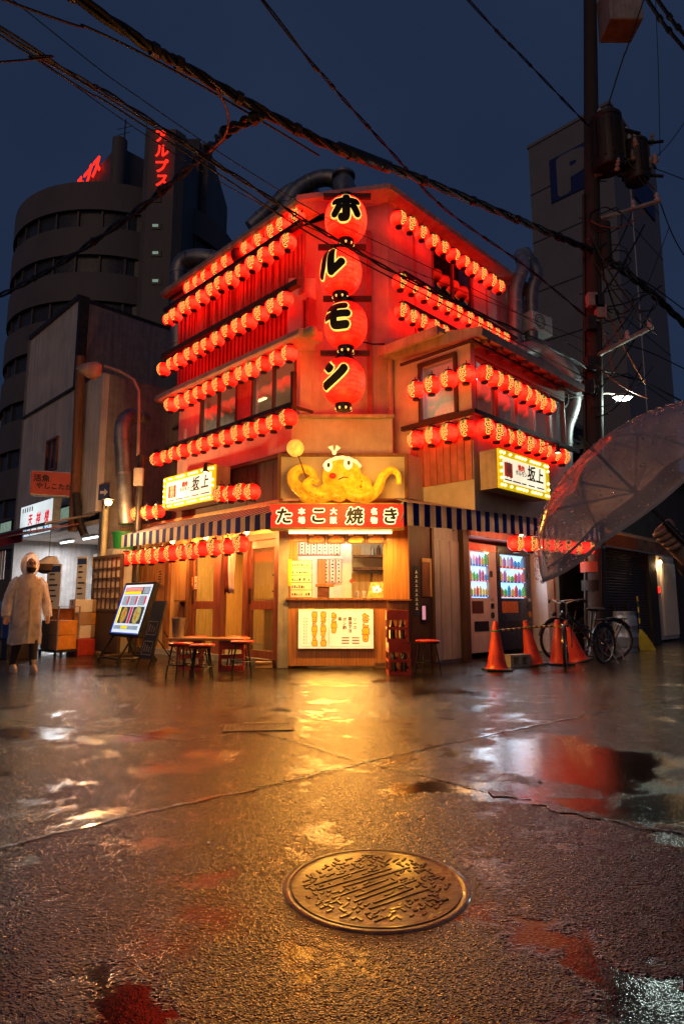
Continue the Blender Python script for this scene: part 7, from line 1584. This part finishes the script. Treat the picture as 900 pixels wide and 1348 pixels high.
# ================================================================== manholes and drain
spec('cast_iron', col=(.10, .085, .072), rough=.42, metal=.15, var=.4, scale=14, bump=.25, bscale=45, coat=.4)
c = G(495, 1166); Rm = .292
T = thing('manhole_cover', 'round cast-iron manhole cover with long raised bars and small nubs in wet asphalt', 'manhole cover', (c.x, c.y, 0))
MB().lathe([(Rm + .026, .0004), (Rm + .016, .0044), (Rm + .004, .0048), (Rm + .002, .003)], 64).build('rim', 'cast_iron', T, smooth=True); MB().lathe([(Rm - .003, .001), (Rm - .005, .0054), (Rm - .020, .0054), (Rm - .027, .0045), (.001, .0046)], 64).build('plate', 'cast_iron', T, smooth=True)
rn = random.Random(12); ang0 = .62
segs = []
ca, sa = math.cos(ang0), math.sin(ang0); occ = []
def onplate(a, d): return (a * ca - d * sa, a * sa + d * ca)
for i in range(8):
    d = -.125 + i * .034 + rn.uniform(-.006, .006); L1 = math.sqrt(.225 ** 2 - d ** 2); a0, a1 = -L1 * rn.uniform(.15, .95), L1 * rn.uniform(.2, .95); b0 = rn.uniform(-.012, .012)
    x_, y_ = onplate((a0 + a1) / 2, d); MB().box(-(a1 - a0) / 2, (a1 - a0) / 2, -.0048, .0048, .0035, .0072, TR((x_, y_, 0), ang0 + b0 * 4)).build('bar', 'cast_iron', T, bevel=.0012); occ.append((d, a0, a1))
for i in range(480):
    rr_ = .245 * math.sqrt(rn.random()); an = rn.random() * 6.283; x, y = rr_ * math.cos(an), rr_ * math.sin(an); u, v = x * ca + y * sa, -x * sa + y * ca
    if any(abs(v - d) < .014 and a0 - .012 < u < a1 + .012 for d, a0, a1 in occ) or any((x - q[0]) ** 2 + (y - q[1]) ** 2 < .0175 ** 2 for q in segs): continue
    segs.append((x, y)); ln_ = rn.uniform(.007, .016); tn = ang0 + rn.choice((0, 1.57, .4)); MB().box(-ln_, ln_, -.0042, .0042, .0035, .0070, TR((x, y, 0), tn)).build('nub', 'cast_iron', T)
for x, y, rz in ((.205, -.115, .5), (-.215, .06, 1.9), (-.02, .245, 0.0)): MB().box(-.022, .022, -.007, .007, .001, .0080, TR((x, y, 0), rz)).build('key_slot', 'black_metal', T)
c3 = G(340, 958); T = thing('drain_grate', 'rectangular steel drain grate in the road', 'drain', (c3.x, c3.y, 0), .12)
T.scale = (.8, .85, .6); MB().box(-.33, .33, -.17, -.14, .001, .012).box(-.33, .33, .14, .17, .001, .012).box(-.33, -.30, -.14, .14, .001, .012).box(.30, .33, -.14, .14, .001, .012).build('frame', 'cast_iron', T); MB().box(-.3, .3, -.14, .14, .0035, .005).build('sump', 'black_metal', T)
for i in range(14): x = -.285 + i * .042; MB().box(x, x + .022, -.139, .139, .006, .011).build('bar', 'cast_iron', T)
# ================================================================== people
def skin_body(name, mat, parent, V, E_, sub=2):
    """one continuous body grown round a skeleton: V of (x, y, z, radius)"""
    me = bpy.data.meshes.new(name); me.from_pydata([v[:3] for v in V], E_, []); o = bpy.data.objects.new(name, me); COL.objects.link(o); o.parent = parent
    md = o.modifiers.new('skin', 'SKIN'); md.use_smooth_shade = True
    for i, v in enumerate(V): me.skin_vertices[0].data[i].radius = (v[3], v[4] if len(v) > 4 else v[3])
    me.skin_vertices[0].data[0].use_root = True
    s_ = o.modifiers.new('sub', 'SUBSURF'); s_.levels = sub; s_.render_levels = sub; me.materials.append(mats(mat))
    return o
spec('skin', col=(.62, .40, .30), rough=.5, var=.15); spec('dark_clothes', col=(.03, .028, .03), rough=.8, var=.3); spec('brown_coat', col=(.46, .40, .36), rough=.8, var=.4, scale=4); spec('shoe_leather', col=(.55, .42, .30), rough=.5, var=.2); spec('beard', col=(.03, .02, .015), rough=.8)
glass_mat('raincoat_film', tint=(.92, .90, .88), fac=.04, rough=.25, bump=.6, dirt=.85, dcol=(.98, .97, .96))
def hand(parent, M, curl=.5, mirror=1, mat='skin', s=1.0):
    """palm along -z with four unequal bent fingers and a thumb from the side"""
    h = MB().rings([(0, 0, 0.005, .024, .017), (0, 0, -.03, .034, .017), (0, 0, -.075, .040, .016), (0, 0, -.088, .036, .013)], 12, M).build('hand', mat, parent, smooth=True)
    for x, ln in ((-.028, .066), (-.010, .076), (.009, .071), (.027, .055)):
        p = Vector((x, 0, -.08)); P = [p]; a = curl * .5
        for k, f in enumerate((.45, .32, .23)): p = p + Vector((0, -math.sin(a) * ln * f, -math.cos(a) * ln * f)) ; P.append(p); a += curl * 1.1
        MB().tube(P, [.0092, .0088, .008, .006], 8, M).build('finger', mat, h, smooth=True)
    MB().tube([(mirror * .026, -.004, -.025), (mirror * .046, -.014, -.05), (mirror * .046, -.026, -.078), (mirror * .036, -.036, -.096)], [.012, .011, .010, .007], 8, M).build('thumb', mat, h, smooth=True)
    return h
p = G(25, 886); PR = thing('person', 'person in a long translucent hooded raincoat and pale boots walking past the shop', 'person', (p.x, p.y + .1, 0), .75)
V = [(0, 0, .90, .15, .11), (0, 0, 1.10, .15, .11), (0, 0, 1.30, .16, .11), (0, -.005, 1.42, .07, .06), (0, -.01, 1.50, .055, .055), (0, -.02, 1.60, .085, .10), (0, -.02, 1.68, .07, .08),
     (.16, 0, 1.36, .055), (.27, .03, 1.10, .045), (.31, -.03, .86, .034), (-.16, 0, 1.36, .055), (-.27, .03, 1.10, .045), (-.31, -.03, .86, .034),
     (.10, 0, .82, .095), (.11, -.10, .48, .062), (.11, -.14, .09, .045), (-.10, 0, .82, .095), (-.10, .04, .48, .062), (-.10, .20, .09, .045)]
E_ = [(0, 1), (1, 2), (2, 3), (3, 4), (4, 5), (5, 6), (2, 7), (7, 8), (8, 9), (2, 10), (10, 11), (11, 12), (0, 13), (13, 14), (14, 15), (0, 16), (16, 17), (17, 18)]
PR.scale = (.84, .90, .94); skin_body('body', 'brown_coat', PR, V, E_)
MB().rings([(0, 0, .60, .19, .15), (.0, 0, .80, .19, .14)], 14).build('skirt_inner', 'brown_coat', PR)
for x, y, y2 in ((.11, -.10, -.14), (-.10, .04, .20)): MB().tube([(x * .95, y * .5, .74), (x, y, .46), (x, y2, .10)], [.10, .075, .055], 12).build('trouser_leg', 'dark_clothes', PR, smooth=True)
for x, y in ((.11, -.14), (-.10, .20)): MB().rings([(x, y - .05, 0, .05, .13), (x, y - .05, .03, .052, .135), (x, y - .035, .07, .048, .11), (x, y, .12, .045, .06), (x, y, .19, .052, .058)], 14).build('boot', 'shoe_leather', PR, smooth=True)
fc = MB().ball((0, -.05, 1.595), .088, 18, 12, (.86, .95, 1.2)).build('face', 'skin', PR, smooth=True)
MB().ball((0, -.137, 1.595), .016, 8, 6, (.8, 1, 1.4)).build('nose', 'skin', fc, smooth=True); MB().rings([(0, -.07, 1.48, .04, .05), (0, -.085, 1.51, .07, .062), (0, -.08, 1.56, .078, .06)], 14).build('beard', 'beard', fc, smooth=True)
for x in (-.034, .034): MB().torus((x, -.135, 1.625), .024, .003, 16, 5).build('glasses_rim', 'black_plastic', fc); MB().ball((x, -.118, 1.625), .013, 8, 6).build('eye', 'ink', fc)
MB().tube([(-.012, -.138, 1.63), (.012, -.138, 1.63)], .003, 5).build('glasses_bridge', 'black_plastic', fc); MB().tube([(-.03, -.128, 1.545), (.03, -.128, 1.545)], .005, 6).build('mouth', 'red_ink', fc)
rows_ = [(0, .0, .42, .255, .20), (.01, 0, .55, .25, .195), (0, 0, .75, .235, .185), (0, 0, .95, .225, .175), (0, 0, 1.12, .225, .17), (0, 0, 1.26, .225, .165), (0, 0, 1.36, .20, .14), (0, 0, 1.425, .15, .12), (0, -.005, 1.46, .10, .10)]
mb = MB(); n_ = 30; vs = []
for k, (cx_, cy2, z, rx, ry) in enumerate(rows_):
    for j in range(n_):
        a = 2 * math.pi * j / n_; wv = 1 + (.045 * math.sin(a * 7 + k * .35) + .025 * math.sin(a * 11)) * max(0, 1 - k / 7); vs.append((cx_ + rx * wv * math.cos(a), cy2 + ry * wv * math.sin(a), z + .012 * math.sin(a * 3)))
mb.add(vs, [(i * n_ + j, i * n_ + (j + 1) % n_, (i + 1) * n_ + (j + 1) % n_, (i + 1) * n_ + j) for i in range(len(rows_) - 1) for j in range(n_)])
coat = mb.build('raincoat', 'raincoat_film', PR, smooth=True); MB().box(-.02, .02, -.212, -.204, .43, .8).box(-.018, .018, -.192, -.184, .8, 1.25).build('placket', 'white_carton', coat)
for s_ in (-1, 1): MB().tube([(s_ * .15, 0, 1.385), (s_ * .22, .01, 1.30), (s_ * .28, .03, 1.12), (s_ * .32, .0, .95), (s_ * .335, -.04, .82)], [.07, .085, .082, .078, .068], 14, cap=False).build('sleeve', 'raincoat_film', coat, smooth=True)
for s_ in (-1, 1): hand(PR, TR((s_ * .33, -.04, .84)), .6, -s_)
vs = []; fs = []; nn, mm = 22, 12                     # hood: a shell open towards the face
for i in range(mm + 1):
    th = math.pi * (.02 + .86 * i / mm)
    for j in range(nn):
        a = 2 * math.pi * j / nn; vs.append((.145 * math.sin(th) * math.cos(a) * (1 + .03 * math.sin(5 * a)), .0 + .165 * math.sin(th) * math.sin(a), 1.60 + .19 * math.cos(th) + (.02 if i == 0 else 0)))
for i in range(mm):
    for j in range(nn):
        a = 2 * math.pi * (j + .5) / nn
        if 2 <= i <= 9 and abs(a - 1.5 * math.pi) < .62: continue
        fs.append((i * nn + j, i * nn + (j + 1) % nn, (i + 1) * nn + (j + 1) % nn, (i + 1) * nn + j))
MB().add(vs, fs).build('hood', 'raincoat_film', PR, smooth=True)
# the umbrella in the foreground and the person holding it, who stands just beyond the frame
Yu = 2.2; hp = at(880, 703, Yu); ap = at(777, 589, Yu); ax = (ap - hp).normalized(); ax = Vector((ax.x, .10, ax.z)).normalized()
UM = thing('clear_umbrella', 'clear plastic umbrella with a dark shaft tilted toward the restaurant', 'umbrella', ap)
side1 = ax.cross(Vector((0, 1, 0))).normalized(); side2 = ax.cross(side1).normalized(); Ru, du = .47, .25
MU = Matrix(((side1.x, side2.x, ax.x, 0), (side1.y, side2.y, ax.y, 0), (side1.z, side2.z, ax.z, 0), (0, 0, 0, 1)))
vs = []; fs = []; nr_, na = 14, 64
for i in range(nr_ + 1):
    q = i / nr_
    for j in range(na):
        a = 2 * math.pi * j / na; sc_ = 1 - .06 * q * abs(math.sin(a * 4)) ** .8; vs.append((Ru * math.sin(q * 1.25) / math.sin(1.25) * sc_ * math.cos(a), Ru * math.sin(q * 1.25) / math.sin(1.25) * sc_ * math.sin(a), -du * (1 - math.cos(q * 1.25)) / (1 - math.cos(1.25)) - .012 * q * abs(math.sin(a * 4))))
fs = [(i * na + j, i * na + (j + 1) % na, (i + 1) * na + (j + 1) % na, (i + 1) * na + j) for i in range(nr_) for j in range(na)]
MB().add(vs, fs, MU).build('canopy', 'umbrella_film', UM, smooth=True)
MB().add([(x, y, z - .0015) for x, y, z in vs[-na:]] + [(x * .975, y * .975, z + .010) for x, y, z in vs[-na:]], [(j, (j + 1) % na, (j + 1) % na + na, j + na) for j in range(na)], MU).build('hem', 'white_carton', UM)
for k in range(8):
    a = k * math.pi / 4; P = [(Ru * math.sin(i / 10 * 1.25) / math.sin(1.25) * math.cos(a), Ru * math.sin(i / 10 * 1.25) / math.sin(1.25) * math.sin(a), -du * (1 - math.cos(i / 10 * 1.25)) / (1 - math.cos(1.25)) - .004) for i in range(11)]
    rb = MB().tube(P, .0024, 5, MU).build('rib', 'galvanised', UM); q = P[5]; MB().tube([(0, 0, -.22), q], .0022, 5, MU).build('strut', 'galvanised', rb)
ln = (ap - hp).length
MB().tube([(0, 0, .05), (0, 0, -ln - .14)], .0055, 8, MU).build('shaft', 'black_metal', UM); MB().tube([(0, 0, .06), (0, 0, .0)], [.004, .009], 8, MU).build('ferrule', 'black_plastic', UM); MB().tube([(0, 0, -.2), (0, 0, -.24)], .012, 10, MU).build('runner', 'black_plastic', UM)
MB().tube([(0, 0, -ln + .05), (0, 0, -ln - .13), (.012, 0, -ln - .155), (.04, 0, -ln - .16), (.055, 0, -ln - .14)], .012, 10, MU).build('handle', 'black_plastic', UM, smooth=True)
# drops on the film
mb = MB(); rn = random.Random(5)
for i in range(1300):
    q, a = math.sqrt(rn.random()), rn.random() * 6.283; r_ = rn.uniform(.0012, .0038); mb.ball((Ru * math.sin(q * 1.25) / math.sin(1.25) * math.cos(a), Ru * math.sin(q * 1.25) / math.sin(1.25) * math.sin(a), -du * (1 - math.cos(q * 1.25)) / (1 - math.cos(1.25)) + .001), r_, 6, 4, M=MU)
spec('water_drop', col=(.9, .9, .9), rough=.05, var=.02, trans=1.0); mb.build('rain_drops', 'water_drop', UM, smooth=True, kind='stuff')
HP = thing('person', 'person in a dark coat whose hand grips the clear umbrella', 'person', (1.78, 2.42, 0), -.9)
Mi = MW[HP].inverted(); hl_ = Mi @ (hp + Vector((.012, .0, -.012))); el = Mi @ Vector((1.50, 2.36, .86)); sh = Mi @ Vector((1.66, 2.30, 1.32))
V = [(0, 0, .90, .15, .11), (0, 0, 1.12, .15, .11), (0, 0, 1.32, .16, .11), (0, -.005, 1.45, .07, .06), (0, -.01, 1.53, .055, .055), (0, -.02, 1.62, .085, .10), (0, -.02, 1.71, .07, .08),
     (sh.x, sh.y, sh.z, .062), (el.x, el.y, el.z, .05), (hl_.x + (el.x - hl_.x) * .2, hl_.y + (el.y - hl_.y) * .2, hl_.z + (el.z - hl_.z) * .2, .032), (.19, .05, 1.38, .06), (.27, .08, 1.12, .048), (.24, -.04, .90, .036),
     (.10, 0, .82, .095), (.11, -.03, .48, .062), (.11, .03, .07, .045), (-.10, 0, .82, .095), (-.10, .02, .48, .062), (-.10, .06, .07, .045)]
E_ = [(0, 1), (1, 2), (2, 3), (3, 4), (4, 5), (5, 6), (2, 7), (7, 8), (8, 9), (2, 10), (10, 11), (11, 12), (0, 13), (13, 14), (14, 15), (0, 16), (16, 17), (17, 18)]
skin_body('body', 'skin', HP, V, E_)
mb = MB(M=MW[HP]); mb.rings([(0, 0, .62, .24, .18), (0, 0, .9, .22, .16), (0, 0, 1.15, .22, .16), (0, 0, 1.32, .23, .15), (0, 0, 1.42, .16, .12), (0, 0, 1.48, .08, .08)], 20).build('coat', 'dark_clothes', HP, smooth=True)
wr = hl_.lerp(el, .30); MB().tube([sh + Vector((0, 0, .03)), sh.lerp(el, .5), el, el.lerp(wr, .5), wr], [.085, .078, .07, .06, .052], 14).build('sleeve', 'dark_clothes', HP, smooth=True); MB().tube([wr.lerp(el, .02), wr.lerp(hl_, .18)], [.056, .054], 14).build('cuff', 'dark_clothes', HP, smooth=True)
MB().tube([(.19, .05, 1.40), (.27, .08, 1.12), (.245, -.02, .93)], [.08, .07, .05], 12).build('sleeve', 'dark_clothes', HP, smooth=True); hand(HP, TR((.24, -.04, .92)), .6, -1)
for x, y, y2 in ((.11, -.03, .03), (-.10, .02, .06)): MB().tube([(x * .95, y * .5, .82), (x, y, .46), (x, y2, .08)], [.11, .08, .065], 12).build('trouser_leg', 'dark_clothes', HP, smooth=True)
for x, y in ((.11, .03), (-.10, .06)): MB().rings([(x, y - .05, 0, .05, .13), (x, y - .05, .03, .052, .135), (x, y - .035, .07, .048, .11), (x, y, .12, .045, .06)], 14).build('shoe', 'black_plastic', HP, smooth=True)
hr = MB().ball((0, .0, 1.68), .105, 18, 12, (.9, 1.05, 1.05)).build('hair', 'beard', HP, smooth=True); fc = MB().ball((0, -.045, 1.625), .085, 18, 12, (.86, .95, 1.2)).build('face', 'skin', HP, smooth=True); MB().ball((0, -.13, 1.62), .015, 8, 6, (.8, 1, 1.4)).build('nose', 'skin', fc)
for x in (-.032, .032): MB().ball((x, -.117, 1.645), .012, 8, 6).build('eye', 'ink', fc)
MB().tube([(-.028, -.118, 1.57), (.028, -.118, 1.57)], .005, 6).build('mouth', 'red_ink', fc)
for x in (-.078, .078): MB().ball((x, -.02, 1.63), .022, 8, 6, (.4, .8, 1.3)).build('ear', 'skin', fc)
# the gripping hand: palm behind the shaft, fingers closed round it
axl = (MW[HP].inverted().to_3x3() @ ax).normalized(); fore = (el - hl_).normalized(); bk = (fore - axl * fore.dot(axl)).normalized(); sd_ = axl.cross(bk).normalized()
Mh = Matrix(((sd_.x, bk.x, axl.x, hl_.x), (sd_.y, bk.y, axl.y, hl_.y), (sd_.z, bk.z, axl.z, hl_.z), (0, 0, 0, 1)))
hd = MB().rings([(.0, .034, -.05, .020, .016), (.004, .036, -.03, .030, .020), (.006, .036, .01, .034, .020), (.004, .034, .045, .028, .018), (.0, .03, .055, .018, .012)], 14, Mh).tube([(.004, .04, .0), (.0, .075, -.01), Mh.inverted() @ wr.lerp(hl_, .1)], [.030, .027, .032], 12, Mh).build('hand', 'skin', HP, smooth=True)
for k, z in enumerate((.040, .019, -.003, -.025)):
    r_ = (.0095, .0098, .0095, .0085)[k]; P = [(.030, .030, z), (.036, .004, z), (.024, -.020, z - .002), (.0, -.027, z - .003), (-.020, -.016, z - .004), (-.022, .004, z - .004)][:6 if k != 3 else 5]; MB().tube(P, [r_, r_ * 1.05, r_, r_, r_ * .95, r_ * .75][:len(P)], 8, Mh).build('finger', 'skin', hd, smooth=True)
MB().tube([(-.014, .036, .012), (-.032, .022, .03), (-.030, .0, .048), (-.014, -.018, .056)], [.013, .012, .011, .008], 8, Mh).build('thumb', 'skin', hd, smooth=True)

# ================================================================== clutter on the dark back building
for i, (s_, z_) in enumerate(((4.05, 5.75), (4.75, 5.75), (4.2, 2.6))):
    T = thing('air_conditioner', 'grey air conditioner on the dark back building, %s' % ('above the balcony nearest the restaurant', 'above the balcony nearest the white house', 'below the lower window')[i], 'air conditioner', W('L', s_, -1.42, z_), ROT['L']); MB().box(-.3, .3, -.13, .13, -.2, .2).build('case', 'panel_grey', T, bevel=.015); MB().torus((-.08, -.14, 0), .14, .008, 20, 5).torus((-.08, -.14, 0), .08, .006, 16, 5).build('grille', 'dark_metal', T); MB().box(-.3, .3, -.1, .15, -.24, -.205).build('bracket', 'dark_metal', T)
rn = random.Random(31)
for i in range(5):
    q = 3.95 + i * .27; a = W('L', q, -1.5, rn.uniform(5, 6)); b2 = W('L', q + rn.uniform(-.1, .2), -1.45, 2.4); pipe('thin_pipe', 'thin service pipe running down the dark back building', [a, a.lerp(b2, .5) + Vector((rn.uniform(-.1, .1), 0, 0)), b2], rn.uniform(.02, .045), rn.choice(['dark_metal', 'gutter', 'galvanised']), False, 'pipe', 8, 'service pipes on the back building')
# litter and leaves left on the wet road
rn = random.Random(77); spec('wet_paper', col=(.35, .30, .25), rough=.6)
for i in range(9):
    c = G(rn.uniform(60, 860), rn.uniform(905, 1150)); a = rn.uniform(.006, .016); P = [(c.x + a * rn.uniform(.6, 1.3) * math.cos(k * 1.05), c.y + a * rn.uniform(.6, 1.3) * math.sin(k * 1.05)) for k in range(6)]
    o = MB().slab(P, .004, .006).build('paper_scrap', 'wet_paper'); tag(o, 'tiny wet scrap of paper lying on the road', 'litter', 'scraps of litter on the road')
